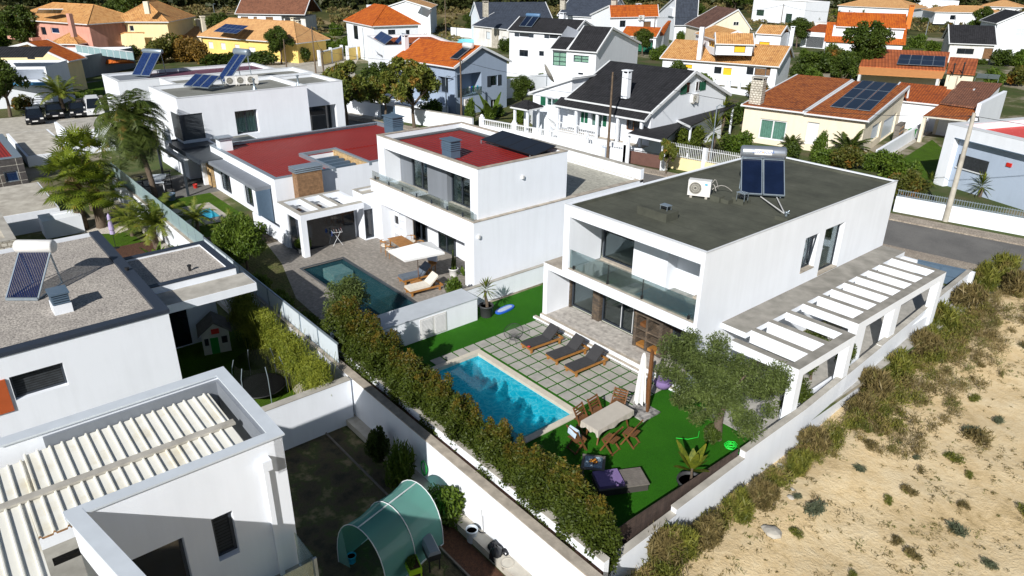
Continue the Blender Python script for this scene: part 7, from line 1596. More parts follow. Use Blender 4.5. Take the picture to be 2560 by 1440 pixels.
# wooden sun lounger (foot at y=0, head at y=2)
def mk_lounger(w_=.68,L=1.95,cush=CUSHG,wood=WOOD,back=.62,leg=.28,th=.07):
    def f(t):
        mb=MB()
        for x in (-w_/2,w_/2-.05): mb.box(x,0,leg-.09,x+.05,L,leg)
        mb.box(-w_/2+.05,0,leg-.09,w_/2-.05,.05,leg);mb.box(-w_/2+.05,L-.05,leg-.09,w_/2-.05,L,leg)
        n=12
        for i in range(n): y=.08+i*(L*.62-.1)/n;mb.box(-w_/2+.05,y,leg-.03,w_/2-.05,y+.06,leg-.005)
        mb.build('frame',wood,t)
        for x in (-w_/2,w_/2-.07):
            for y in (.08,L-.25): m_=MB();m_.box(x,y,0,x+.07,y+.09,leg-.08);m_.build('leg',wood,t)
        y0=L*.6;m_=MB();z1=leg+back*.72;y1=y0+back*.85
        m_.bar((-w_/2+.08,y0,leg),(-w_/2+.08,y1,z1),.05);m_.bar((w_/2-.08,y0,leg),(w_/2-.08,y1,z1),.05);m_.bar((0,y1-.02,z1),(0,y1+.02,z1),w_-.1,.05) if 0 else m_.bar((-w_/2+.08,y1,z1),(w_/2-.08,y1,z1),.05);m_.bar((0,y1*.55+y0*.45,leg+.25),(0,L-.1,leg),.05)
        m_.build('backrest',wood,t)
        m_=MB();e=.03
        def slab_(ya,za,yb,zb): m_.add([(-w_/2+e,ya,za),(w_/2-e,ya,za),(w_/2-e,yb,zb),(-w_/2+e,yb,zb),(-w_/2+e,ya,za+th),(w_/2-e,ya,za+th),(w_/2-e,yb,zb+th),(-w_/2+e,yb,zb+th)],[[3,2,1,0],[4,5,6,7],[0,1,5,4],[1,2,6,5],[2,3,7,6],[3,0,4,7]])
        slab_(0,leg+.01,y0*.5-.005,leg+.01);slab_(y0*.5+.005,leg+.01,y0,leg+.01);slab_(y0+.005,leg+.015,y1,z1+.03)
        m_.build('mattress',cush,t)
    return f
LG=Proto('sun_lounger','sun lounger',mk_lounger())
LG.put((-21.3,18.75,.03),'dark grey sun lounger nearest the wire chair, with a red flower on it',rz=math.radians(-4))
LG.put((-19.85,18.95,.03),'dark grey sun lounger in the middle of the three on the paving',rz=math.radians(-4))
LG.put((-18.6,18.9,.03),'dark grey sun lounger nearest the closed parasol',rz=math.radians(-3))
p=G(1322,867,.42);mb=MB()
for a in range(5): mb.lathe([(.01,0),(.05,.02),(.01,.03)],(.04*math.cos(a*1.26),.04*math.sin(a*1.26),0),6)
o=mb.build('red_flower',REDP);o.location=p;tag(o,'small red flower lying on the first dark lounger','flower')
a_=math.radians(-55)
LC=Proto('cushioned_lounger','sun lounger',mk_lounger(.72,1.95,CUSHW,WOOD,.6,.3,.12))
o=LC.put((-29.75,17.9,0),'cream cushioned lounger at the edge of the plank patio',rz=math.radians(-6))
LC2=Proto('cushioned_lounger','sun lounger',mk_lounger(.72,1.95,plain('blue_grey_cushion',(.13,.16,.2),.9,.2),WOOD,.6,.3,.12));LC2.put((-31.2,18.4,0),'grey cushioned lounger shaded by the open parasol',rz=math.radians(-6))
t=T('side_table','small teak side table between the two cushioned loungers','side table',(-30.35,18.9,0));mb=MB();mb.box(-.22,-.3,.25,.22,.3,.3);mb.build('top',WOOD,t)
for x in (-.19,.15):
    for y in (-.27,.23): mb=MB();mb.box(x,y,0,x+.04,y+.04,.25);mb.build('leg',WOOD,t)
# wire lounge chair
def mk_wire(t):
    mb=MB();n=40;rim=[];bot=(0,-.05,.28)
    for i in range(n+1): a=2*math.pi*i/n;rim.append((.42*math.cos(a),.38*math.sin(a),.5+.2*math.sin(a)))
    mb.tube(rim,.013,5,cap=False);mb.build('rim',BLACK,t)
    mb=MB()
    for i in range(0,n): mb.tube([rim[i],((rim[i][0]+bot[0])*.45,(rim[i][1])*.5,(rim[i][2]*.35+bot[2]*.65)),bot],.005,3,cap=False)
    mb.build('cord_seat',plain('grey_cord',(.1,.1,.1),.7,.1),t)
    for a in (.6,2.2,4.1,5.4): mb=MB();mb.tube([(.05*math.cos(a),.05*math.sin(a),.3),(.33*math.cos(a),.33*math.sin(a),0)],.01,4);mb.build('leg',BLACK,t)
Proto('wire_chair','chair',mk_wire).put((-22.35,18.95,.02),'round black wire lounge chair at the corner of the paving',1.05,rz=.6)
# dining table with cloth + folding chairs
tb=T('dining_table','long folding table under a beige cloth on the bright lawn','table',(-14.78,17.15,0),math.radians(2))
for x in (-.3,.3):
    for y in (-.85,.85): mb=MB();mb.bar((x*.8,y*.8,.7),(x,y*1.02,0),.05);mb.build('leg',WOODD,tb)
mb=MB();mb.box(-.38,-.95,.69,.38,.95,.73);mb.build('top',WOODD,tb)
mb=MB();w_,l_=.42,1.0;n=24;top=[]
def per(t):
    t=t%1*4;k_=int(t);f_=t-k_;c=[(-w_,-l_),(w_,-l_),(w_,l_),(-w_,l_)];a,b=c[k_],c[(k_+1)%4];return (a[0]+(b[0]-a[0])*f_,a[1]+(b[1]-a[1])*f_)
n=64;u_=[(*per(i/n),.742) for i in range(n)];lo=[(x*(1.03+.03*math.sin(i*1.7)),y*(1.01+.012*math.cos(i*2.1)),.742-.2-.05*math.sin(i*.9)-.05*(abs(abs(x)-w_)<.1 and abs(abs(y)-l_)<.1)) for i,(x,y,z) in enumerate(u_)]
mb.add(u_+lo,[[i,(i+1)%n,n+(i+1)%n,n+i] for i in range(n)]+[list(range(n))]);o=mb.build('tablecloth',CLOTHB);o.location=tb.location;o.rotation_euler=tb.rotation_euler;tag(o,'beige cloth draped over the long folding table','tablecloth')
def mk_fold(t):
    w_=.22
    mb=MB()
    for i in range(7): y=-.2+i*.062;mb.box(-w_,y,.44,w_,y+.05,.46)
    mb.build('seat',WOODD,t)
    mb=MB()
    for x in (-w_-.02,w_+.02): mb.bar((x,-.22,0),(x,.26,.88),.035,.05)
    for z,y in ((.6,.11),(.68,.15),(.76,.195),(.84,.24)): mb.bar((-w_,y,z),(w_,y,z),.02,.06)
    mb.build('backrest',WOODD,t)
    for x in (-w_+.01,w_-.01): mb=MB();mb.bar((x,.24,0),(x,-.2,.44),.035,.05);mb.build('leg',WOODD,t)
    mb=MB();mb.bar((-w_,-.2,.03),(w_,-.2,.03),.03);mb.bar((-w_,.22,.03),(w_,.22,.03),.03);mb.build('stretcher',WOODD,t)
FC=Proto('folding_chair','chair',mk_fold)
for x,y,r,l_ in ((-15.45,16.55,100,'folding chair by the pool coping, first on the pool side of the cloth-covered table'),(-15.5,17.35,95,'folding chair in the middle of the pool side of the cloth-covered table'),(-15.35,18.35,20,'folding chair turned away at the far end of the cloth-covered table'),(-14.75,15.55,175,'folding chair with a pale blue towel at the near end of the table'),(-13.95,16.45,-80,'folding chair nearest the camera on the lawn side of the table'),(-13.75,17.3,-75,'folding chair on the lawn side of the table beside the closed parasol')):
    FC.put((x,y,.005),l_,1.12,rz=math.radians(r))
mb=MB()
for i in range(6):
    mb.q((-.22,-.08-.0*i,.95-.0),(.22,-.08,.95),(.22,.02,1.02),(-.22,.02,1.02))
    break
mb.q((-.22,.02,1.02),(.22,.02,1.02),(.24,.08,.72),(-.2,.1,.75));mb.q((-.22,-.08,.95),(.22,-.08,.95),(.2,-.14,.72),(-.22,-.1,.75))
o=mb.build('towel',plain('pale_blue_towel',(.5,.62,.75),.95,.15));o.location=(-14.73,15.35,0);tag(o,'pale blue towel hung over the back of a folding chair','towel')
# parasols
up=T('closed_parasol','closed white cantilever parasol with wooden mast beside the dining table','parasol',G(1605,1030,0))
mb=MB();mb.box(-.5,-.5,.0,.5,.5,.06);mb.build('base_slab',plain('black_white_marble',(.5,.48,.46),.5,.8,5,c2=(.04,.04,.045)),up)
mb=MB();mb.bar((.16,.12,.0),(.14,.1,2.75),.09);mb.bar((.06,.12,.4),(.1,.1,2.8),.07);mb.build('mast',WOODD,up)
mb=MB();n=18;rings=[(.04,2.62),(.08,2.45),(.12,1.9),(.17,1.2),(.21,.55)];vs=[]
for r,z in rings:
    for k_ in range(n): a=2*math.pi*k_/n;q_=r*(1+.28*(k_%2)-.14);vs.append((q_*math.cos(a)-.1,q_*math.sin(a)-.08,z-.08*(k_%3)*(z<.7)))
mb.add(vs,[[i*n+k_,i*n+(k_+1)%n,(i+1)*n+(k_+1)%n,(i+1)*n+k_] for i in range(4) for k_ in range(n)]);mb.build('canopy',CLOTHW,up)
# open parasol on the patio
b=G(1047,708,0);pa=T('open_parasol','open square off-white parasol on a round white foot','parasol',b)
hz=hgt(1043,615,b)
mb=MB();mb.lathe([(.28,0),(.3,.05),(.2,.09),(.05,.14)],n=8);mb.build('foot',CANT,pa);mb=MB();mb.tube([(0,0,.1),(0,0,2.45)],.02,6);mb.build('pole',WOODD,pa)
cs=[G(970,627,2.15)-b,G(1012,652,2.15)-b,G(1112,632,2.15)-b,G(1078,604,2.15)-b];c0=sum(cs,Vector())/4;cs=[c0+ (c-c0)*1.0 for c in cs]
mb=MB();ap=Vector((c0.x,c0.y,2.62));mb.add([ap]+[Vector((c.x,c.y,2.17)) for c in cs],[[0,1,2],[0,2,3],[0,3,4],[0,4,1]]);mb.add([Vector((c.x,c.y,2.17)) for c in cs]+[Vector((c.x,c.y,2.07)) for c in cs],[[0,1,5,4],[1,2,6,5],[2,3,7,6],[3,0,4,7]]);mb.build('canopy',CLOTHW,pa)
mb=MB()
for c in cs: mb.bar(ap-Vector((0,0,.03)),(c.x,c.y,2.15),.02)
mb.build('rib',WOOD,pa)
up2=T('closed_parasol','closed lilac parasol on a black pole in the left garden','parasol',G(290,621,-1));mb=MB();mb.tube([(0,0,0),(0,0,2.3)],.02,6);mb.lathe([(.25,0),(.22,.05)],n=10);mb.build('pole',BLACK,up2);mb=MB();mb.lathe([(.02,2.35),(.1,2.2),(.13,1.7),(.17,1.3),(.13,1.25),(.16,1.0)],n=10,sm=False);mb.build('canopy',plain('lilac_canvas',(.45,.38,.6),.9,.1),up2)
# daybed with lilac cover, small mosaic table
db=T('daybed','grey slatted wooden daybed with a lilac cover at the hedge end','daybed',G(1540,1215,0),math.radians(0))
c=[G(1605,1188,.3),G(1570,1165,.3),G(1500,1195,.3)]
mb=MB()
for i in range(9): y=-.45+i*.1;mb.box(-.75,y,.26,1.0,y+.085,.3)
mb.build('platform',WOODG,db)
mb=MB();mb.box(-.72,-.42,.0,.97,.42,.255);mb.build('base',plain('dark_wood_base',(.06,.055,.05),.8,.2),db)
mb=MB();mb.box(-.72,-.4,.302,.15,.4,.4);mb.build('lilac_cover',LILAC,db);db.rotation_euler=(0,0,math.radians(62))
st=T('tile_table','square low table topped with blue-white tiles and a basket of oranges','table',G(1482,1180,0),math.radians(40))
mb=MB();mb.box(-.4,-.4,.38,.4,.4,.42);mb.build('top',WOODG,st)
mb=MB()
for i in range(2):
    for j in range(2): mb.box(-.3+i*.31,-.3+j*.31,.421,-.01+i*.31,-.01+j*.31,.43,(i+j)%2)
mb.build('tile_inlay',[plain('pale_blue_tile',(.45,.6,.7),.4,.5,20),plain('sky_blue_tile',(.3,.45,.6),.4,.6,16)],st)
for x in (-.36,.3):
    for y in (-.36,.3): mb=MB();mb.box(x,y,0,x+.06,y+.06,.38);mb.build('leg',WOODG,st)
mb=MB()
for i in range(9): a=i*2.4;mb.lathe([(.01,-.045),(.04,-.02),(.045,0),(.04,.02),(.01,.045)],(.035*i**.6*math.cos(a),.035*i**.6*math.sin(a),.47+.03*(i<4)),8)
o=mb.build('fruit_heap',plain('orange_fruit',(.6,.24,.02),.6,.3));o.location=st.location;tag(o,'small heap of orange fruit on the tiled low table','fruit')
# hoses
def hose(label,pts,r=.012,mat=HOSE,cat='hose'):
    mb=MB();mb.tube(pts,r,5);o=mb.build('garden_hose',mat);return tag(o,label,cat)
pts=[G(1690,1095,.03)];
for x,y in ((1720,1098),(1745,1093),(1748,1078)): pts.append(G(x,y,.03))
hose('thin bright green hose end snaking over the lawn left of the olive tree',pts)
pts=[G(1862,1128,.03),G(1830,1138,.03),G(1800,1170,.03),G(1770,1190,.03),G(1790,1185,.04),G(1815,1160,.03),G(1822,1140,.03)]
c=G(1826,1118,.05)
for i in range(50): a=i*.75;r=.16+.07*math.sin(i*.9);pts.append(c+Vector((r*math.cos(a),r*1.1*math.sin(a),.03+.002*i)))
hose('tangled bright green hose heaped beside the boundary wall',pts,.014)
c=onY(1060,1170,10.8);mb=MB()
pp=[Vector((c.x+.16*math.cos(i*.5)*(1+.1*math.sin(i*1.3)),10.82-.0006*i*0-.04*abs(math.sin(i*.37)),c.z+.3*math.sin(i*.5)*(1+.08*math.sin(i*2.1)))) for i in range(80)];mb.tube(pp,.017,5);tag(mb.build('coiled_hose',plain('mid_green_hose',(.02,.3,.06),.4,.1)),'coil of green hose hung on the white retaining wall','hose')
# paddle board, lilac bean bag behind olive
mb=MB();n=28;ou=[];inn=[]
for i in range(n): a=2*math.pi*i/n;ou.append((.24*math.copysign(abs(math.cos(a))**.7,math.cos(a)),.62*math.copysign(abs(math.sin(a))**.8,math.sin(a))));inn.append((.15*math.copysign(abs(math.cos(a))**.7,math.cos(a)),.5*math.copysign(abs(math.sin(a))**.8,math.sin(a))))
mb.prism(ou,0,.08);t=T('inflatable_board','blue-rimmed grey inflatable board lying on the lawn beside the dark pot','inflatable board',G(1262,775,.02),math.radians(-18));mb.build('rim',BLUEP,t);mb=MB();mb.prism(inn,.08,.086);mb.build('deck',LGREY,t);t.rotation_euler=(0,0,math.radians(8));
hc=T('hanging_chair','lilac egg-shaped hanging seat on a curved black frame half hidden by the olive','chair',G(1655,975,0));mb=MB();mb.lathe([(.02,.12),(.28,.18),(.38,.38),(.32,.5)],n=16);mb.build('seat',LILAC,hc);mb=MB();mb.tube([(0,.6,0),(0,.65,.9),(0,.45,1.6),(0,.05,1.75),(0,0,.6)],.025,6);mb.build('frame',BLACK,hc)
# ---------- roof equipment on the main house ----------
RZ=6.06
def ac_unit(loc,rz,label,s_=1.,group=None,name='air_conditioner'):
    t=T(name,label,'air conditioner',loc,rz,group)
    mb=MB();mb.box(-.42,-.16,.08,.42,.16,.68);mb.build('casing',WPLAST,t)
    mb=MB()
    for k_ in range(24): a=k_*math.pi/12;mb.bar((-.14+.05*math.cos(a),-.17,.38+.05*math.sin(a)),(-.14+.22*math.cos(a+.25),-.17,.38+.22*math.sin(a+.25)),.008)
    for r in (.23,.15,.06): mb.tube([(-.14+r*math.cos(a*math.pi/10),-.172,.38+r*math.sin(a*math.pi/10)) for a in range(21)],.007,4,cap=False)
    g_=mb.build('fan_grille',CREAMP,t)
    mb=MB();mb.lathe([(.22,0),(.001,.0)],n=20);f_=mb.build('fan',plain('fan_recess_grey',(.2,.19,.18),.6,.2) if 'fan_recess_grey' not in MATS else MATS['fan_recess_grey'],g_);f_.location=(-.14,-.163,.38);f_.rotation_euler=(math.pi/2,0,0)
    for x in (-.32,.25): mb=MB();mb.box(x,-.2,0,x+.09,.2,.08);mb.build('foot',CANT,t)
    t.scale=(s_,)*3;return t
p=G(1738,492,RZ);A_=ac_unit(p+Vector((.12,.1,0)),math.radians(28),'white air conditioner on the dark flat roof of the main house',1.22)
mb=MB();mb.box(.2,-.167,.52,.3,-.163,.58);mb.build('blue_badge',CYANP,A_)
def vtable(px,label,h,w_=.42):
    p=G(*px,RZ);t=T('roof_vent',label,'roof vent',p);mb=MB();mb.box(-w_/2,-w_*.36,h-.03,w_/2,w_*.36,h+.0);mb.build('cover',STEEL,t)
    for x in (-w_/2+.02,w_/2-.04):
        for y in (-w_*.34,w_*.3): mb=MB();mb.box(x,y,0,x+.02,y+.02,h-.03);mb.build('leg',STEEL,t)
    mb=MB();mb.box(-w_/2+.02,-w_*.33,h*.45,w_/2-.02,w_*.33,h*.45+.02);mb.build('mesh_tray',BLACK,t);return t
o=vtable((1665,515),'galvanised vent cover on a low plinth nearest the balcony',.22);p=G(1664,524,6.44);o.location=p
o=vtable((1857,505),'taller galvanised vent cover beside the solar heater',.36,.45);p=G(1855,500,6.34);o.location=p;
# solar water heater
p=G(1905,488,RZ);sh=T('solar_water_heater','large twin-panel solar water heater with silver tank on the dark flat roof','solar heater',(-17.25,29.5,RZ),math.radians(38))
Q0=sh.matrix_basis
ul,ur=G(1850,486,6.2),G(1963,490,6.25);
bl=Vector((ul.x,ul.y,6.2));br=Vector((ur.x,ur.y,6.2));ax=(br-bl);ax.z=0;W_=ax.length;rz_=math.atan2(ax.y,ax.x);sh.location=(bl.x,bl.y,RZ);sh.rotation_euler=(0,0,rz_)
L_=1.95;el=math.radians(42);dy,dz=math.cos(el)*L_,math.sin(el)*L_
for i in range(2):
    x0=i*(W_/2)+.02;x1=(i+1)*W_/2-.02;mb=MB();mb.add([(x0,0,.15),(x1,0,.15),(x1,dy,.15+dz),(x0,dy,.15+dz),(x0,-.05,.22),(x1,-.05,.22),(x1,dy-.05,.22+dz),(x0,dy-.05,.22+dz)],[[3,2,1,0],[4,5,6,7],[0,1,5,4],[1,2,6,5],[2,3,7,6],[3,0,4,7]]);pn=mb.build('collector',STEEL,sh)
    e=.04;mb=MB();n_=Vector((0,-math.sin(el),math.cos(el)))*.006;c=[Vector((x0+e,-.05+e*.75,.22+e*.66)),Vector((x1-e,-.05+e*.75,.22+e*.66)),Vector((x1-e,dy-.05-e*.75,.22+dz-e*.66)),Vector((x0+e,dy-.05-e*.75,.22+dz-e*.66))];mb.q(*[q_+n_ for q_ in c]);mb.build('glass',COLLM,pn)
zt=.22+dz+.28;yt=dy+.1;R_=.3
mb=MB();n=24;prof=[(-.02,.02),(-.02,R_*.8),(.03,R_*.97),(.08,R_),(W_-.08,R_),(W_-.03,R_*.97),(W_+.02,R_*.8),(W_+.02,.02)];vs=[(x,yt+r*math.cos(2*math.pi*k_/n),zt+r*math.sin(2*math.pi*k_/n)) for x,r in prof for k_ in range(n)]
mb.add(vs,[[i*n+k_,i*n+(k_+1)%n,(i+1)*n+(k_+1)%n,(i+1)*n+k_] for i in range(len(prof)-1) for k_ in range(n)],sm=True);tk=mb.build('tank',plain('brushed_silver',(.42,.46,.52),.3,.08,metal=.7),sh)
def text(s_,size,mat,par,loc,rot,name='lettering',ext=.004):
    c=bpy.data.curves.new(name,'FONT');c.body=s_;c.size=size;c.extrude=ext;c.align_x='CENTER';c.align_y='CENTER';o=bpy.data.objects.new('tmp',c);COL.objects.link(o)
    dg=bpy.context.evaluated_depsgraph_get();me=bpy.data.meshes.new_from_object(o.evaluated_get(dg));bpy.data.objects.remove(o);me.materials.clear();me.materials.append(mat);q_=bpy.data.objects.new(name,me);COL.objects.link(q_);q_.parent=par;q_.location=loc;q_.rotation_euler=rot;return q_
th_=math.radians(25)
mb=MB();lw=.4;hh_=.085
vs=[]
for x in (W_*.42-lw,W_*.42+lw):
    for a in (-18,-6,6,18,30): aa=math.radians(180-a-8);vs.append((x+W_*.06,yt+(R_+.004)*math.cos(aa),zt+(R_+.004)*math.sin(aa)))
mb.add(vs,[[i,i+1,6+i,5+i] for i in range(4)]);mb.build('white_label',WPLAST,tk)
TB=plain('blue_lettering',(.02,.1,.35),.5,.05)
aa=math.radians(180-14);text('COSM SOLAR',.165,TB,tk,(W_*.48,yt+(R_+.01)*math.cos(aa),zt+(R_+.01)*math.sin(aa)),(math.radians(90-14),0,0))
mb=MB();mb.lathe([(.04,0),(.001,.004)],n=10);dot=mb.build('orange_dot',plain('orange_dot_paint',(.75,.45,.2),.5,.1),tk);dot.location=(W_*.47,yt+(R_+.012)*math.cos(aa),zt+(R_+.012)*math.sin(aa));dot.rotation_euler=(math.radians(76),0,0)
for x in (.15,W_-.2): mb=MB();mb.bar((x,yt,zt-R_),(x,yt,0),.04);mb.bar((x,yt,0),(x,0,.1),.04);mb.bar((x,yt,zt-R_),(x,dy*.5,.2+dz*.5),.04);mb.build('stand',STEEL,sh)
for x,s_ in ((.45,1),(.8,-1)):
    pass
e=G(1962,535,6.25);
for i,(px_) in enumerate(((1902,492),(1942,494))):
    a=G(*px_,6.16);mb=MB();mb.tube([a,a.lerp(e,.5)+Vector((0,0,-.0)),e],.03,6);o=mb.build('insulated_pipe',WPLAST);tag(o,'white insulated pipe from the %s solar collector to the roof valve'%('left' if i==0 else 'right'),'pipe')
vb=T('roof_valve','small galvanised pipe valve on a low roof plinth','valve',G(1965,540,6.24));mb=MB();mb.lathe([(.05,0),(.05,.14),(.08,.16),(.02,.2)],n=10);mb.tube([(-.1,0,.1),(.12,.03,.14)],.025,6);mb.tube([(0,0,.1),(.06,.1,.24)],.02,6);mb.build('valve_body',STEEL,vb)
mb=MB()
def arc(a,b,h): return [a.lerp(b,t_/6)+Vector((0,0,h*math.sin(math.pi*t_/6))) for t_ in range(7)]
a=G(1772,480,6.2);
for b_,h in ((G(1790,478,6.35),.35),(G(1795,470,6.35),.5),(G(1830,478,6.2),.3)): mb.tube(arc(a,b_,h),.02,5)
tag(mb.build('roof_cables',plain('grey_lagging',(.4,.38,.35),.7,.2)),'loose lagged pipes curling beside the roof air conditioner','pipes')
# ---------- generic rooftop heaters ----------
def heater(label,base,rz,W_=1.,L_=1.9,el=35,R_=.25,tubes=0,mat=None,tankm=None,n_p=1,cat='solar heater',tank=True,legs=True,leaf=None):
    t=T('solar_water_heater',label,cat,base,rz);el=math.radians(el);dy,dz=math.cos(el)*L_,math.sin(el)*L_
    for i in range(n_p):
        x0=i*W_/n_p+.02;x1=(i+1)*W_/n_p-.02
        if tubes:
            fr=MB();fr.bar((x0,0,.08),(x1,0,.08),.08,.1);fr.bar((x0,0,.08),(x0,dy,.08+dz),.05);fr.bar((x1,0,.08),(x1,dy,.08+dz),.05);pn=fr.build('frame',STEEL,t)
            tb_=MB()
            for k_ in range(tubes): x=x0+.06+(x1-x0-.12)*k_/(tubes-1);tb_.tube([(x,.02,.14),(x,dy,.14+dz)],.024,6)
            tb_.build('vacuum_tubes',plain('dark_blue_tube_glass',(.01,.02,.09),.12,.2,spec=.8) if 'dark_blue_tube_glass' not in MATS else MATS['dark_blue_tube_glass'],pn)
        else:
            mb=MB();mb.add([(x0,0,.05),(x1,0,.05),(x1,dy,.05+dz),(x0,dy,.05+dz),(x0,-.04,.11),(x1,-.04,.11),(x1,dy-.04,.11+dz),(x0,dy-.04,.11+dz)],[[3,2,1,0],[4,5,6,7],[0,1,5,4],[1,2,6,5],[2,3,7,6],[3,0,4,7]]);pn=mb.build('collector',STEEL,t)
            mb=MB();e=.05;n_=Vector((0,-math.sin(el),math.cos(el)))*.008;mb.q(*[Vector(q_)+n_ for q_ in ((x0+e,-.04+e,.11+e*.7),(x1-e,-.04+e,.11+e*.7),(x1-e,dy-.04-e,.11+dz-e*.7),(x0+e,dy-.04-e,.11+dz-e*.7))]);mb.build('glass',mat or PVB,pn)
    if tank:
        zt=.12+dz+R_*.6;yt=dy+R_*.4;mb=MB();n=20;prof=[(-.1,.02),(-.1,R_*.85),(-.05,R_),(W_+.05,R_),(W_+.1,R_*.85),(W_+.1,.02)];vs=[(x,yt+r*math.cos(2*math.pi*k_/n),zt+r*math.sin(2*math.pi*k_/n)) for x,r in prof for k_ in range(n)]
        mb.add(vs,[[i*n+k_,i*n+(k_+1)%n,(i+1)*n+(k_+1)%n,(i+1)*n+k_] for i in range(len(prof)-1) for k_ in range(n)],sm=True);mb.build('tank',tankm or WPLAST,t)
    if legs:
        for x in (.05,W_-.05): mb=MB();mb.bar((x,dy,dz),(x,dy+.25,0),.05);mb.bar((x,dy+.25,0),(x,0,.05),.04);mb.build('stand',STEEL,t)
    return t
# tube collector on the gravel roof
a,b=G(15,752,4.2),G(98,752,4.2);d=b-a;heater('vacuum-tube solar heater with thick white tank on the gravel roof',a,math.atan2(d.y,d.x),W_=d.length,L_=1.95,el=43,R_=.26,tubes=18)
ct=T('roof_chimney','white chimney block with blue-grey louvred top on the gravel roof','chimney',G(156,775,4.2));mb=MB();mb.box(-.38,-.3,0,.38,.3,.35);mb.build('stack',WHITE,ct);mb=MB()
for i in range(4): mb.box(-.36,-.28,.38+i*.09,.36,.28,.43+i*.09)
mb.box(-.3,-.22,.35,.3,.22,.72);mb.build('louvre',BLUEM,ct);mb=MB();mb.box(-.4,-.32,.74,.4,.32,.8);mb.build('cap',BLUEM,ct)
for px_,l_ in (((475,677),'short black vent pipe on the small gravel roof'),((320,684),'short dark vent pipe at the gravel roof rim')): p=G(*px_,3.8 if px_[0]>400 else 4.2);mb=MB();mb.tube([(0,0,0),(0,0,.25)],.06,8);mb.lathe([(.09,.2),(.09,.27)],n=8);o=mb.build('vent_pipe',BLACK);o.location=p;tag(o,l_,'vent pipe')
# villa roof
a,b=G(*L1(1370,640),6.2),G(*L1(1590,655),6.2);a=G(460,222,6.1);b=G(522,228,6.1);d=b-a
heater('three blue photovoltaic panels tilted on the grey villa roof',a+Vector((0,0,.15)),math.atan2(d.y,d.x),W_=d.length,L_=1.7,el=28,n_p=3,cat='solar panels',tank=False)
a=G(540,205,6.1);heater('solar heater with silver tank and steep blue panel on the grey villa roof',a,math.radians(20),W_=1.6,L_=3.2,el=40,R_=.3,n_p=2,tankm=STEEL)
a=G(330,190,4.9);heater('blue solar collector with white pipework on the maroon metal roof',a,math.radians(35),W_=2.2,L_=3.,el=42,R_=.22,n_p=2,tankm=STEEL)
for i,x in enumerate((580,606,632)): p=G(x,214-(i*1.5),6.05);ac_unit(p,math.radians(80),('left','middle','right')[i]+' one of three white air conditioners on the villa roof',1.15,name='air_conditioner')
for px_,l_,h_ in (((637,226),'white-footed vent pipe on the villa roof rim',.8),((746,216),'grey vent pipe near the right rim of the villa roof',.8)): p=G(*px_,6.1);mb=MB();mb.lathe([(.22,0),(.2,.15),(.08,.3),(.07,h_),(.12,h_+.02),(.12,h_+.15)],n=10);o=mb.build('vent_pipe',STEEL);o.location=p;tag(o,l_,'vent pipe')
# pale blue house heater etc
p=onroof(P_,R2(1300,600),P_.loc(R2(1622,457),'r',.4)[1],P_.loc(R2(1622,457),'r',.4)[2],5.4,.4);heater('white-tank solar heater low on the orange roof of the pale blue house',p+Vector((0,0,.12)),P_.r.rotation_euler[2],W_=1.3,L_=2.3,el=27,R_=.3,mat=GLASSD,legs=False)
rr2=Ra.loc(R1(815,200),'r',.3);p=onroof(Ra,R1(150,275),rr2[1],rr2[2],6.0,.3);heater('twin-panel solar heater at the left end of the black roof',p+Vector((0,0,.12)),Ra.r.rotation_euler[2],W_=2.4,L_=2.6,el=32,R_=.28,n_p=2,mat=PV,tankm=plain('blue_tank',(.1,.2,.35),.4,.1),legs=False)
p=G(*R2(735,440),5.85);heater('small blue collector beside the white chimney on the flat orange roof',p,math.radians(10),W_=1.,L_=2.,el=35,tank=False)
# wall / pole mounted air conditioners
for H_,px_,l_ in ((P_,R2(1470,1025),'white air conditioner on the shaded wall of the pale blue house'),(VH,M1(1820,345),'white air conditioner high on the gable of the black-roofed house')):
    q_=H_.loc(px_,'r',.05);W=H_.W(q_);ac_unit(W-Vector((0,0,.4)),H_.r.rotation_euler[2]+math.pi/2,l_,1.2)
q_=Tt.loc(R1(1370,185),'f',.1);ac_unit(Tt.W(q_)-Vector((0,0,.4)),Tt.r.rotation_euler[2],'white air conditioner under the eave of the stepped orange house',1.5)
# satellite dishes
def dish(label,P,r,rz,mat=CANT,pole=1.5):
    t=T('satellite_dish',label,'satellite dish',P,rz);mb=MB();n=18;vs=[];prof=[(.01,0),(r*.5,.05*r),(r*.8,.14*r),(r,.24*r)]
    mb.lathe(prof,n=n);o=mb.build('reflector',mat,t);o.rotation_euler=(math.radians(62),0,0);mb=MB();mb.bar((0,0,0),(0,-.5*r,.6*r),.04);mb.bar((0,.02,0),(0,.1,-pole),.08);mb.build('mount',STEEL,t)
dish('large cream satellite dish above the white yard wall',onY(1370,186,G(1370,235,0).y+0.)if 0 else G(1368,186,3.2),1.3,math.radians(150),pole=3.)
dish('dark satellite dish on the orange dormer house roof',G(*R3(1372,300),5.),.9,math.radians(120),mat=GREYR,pole=1.)
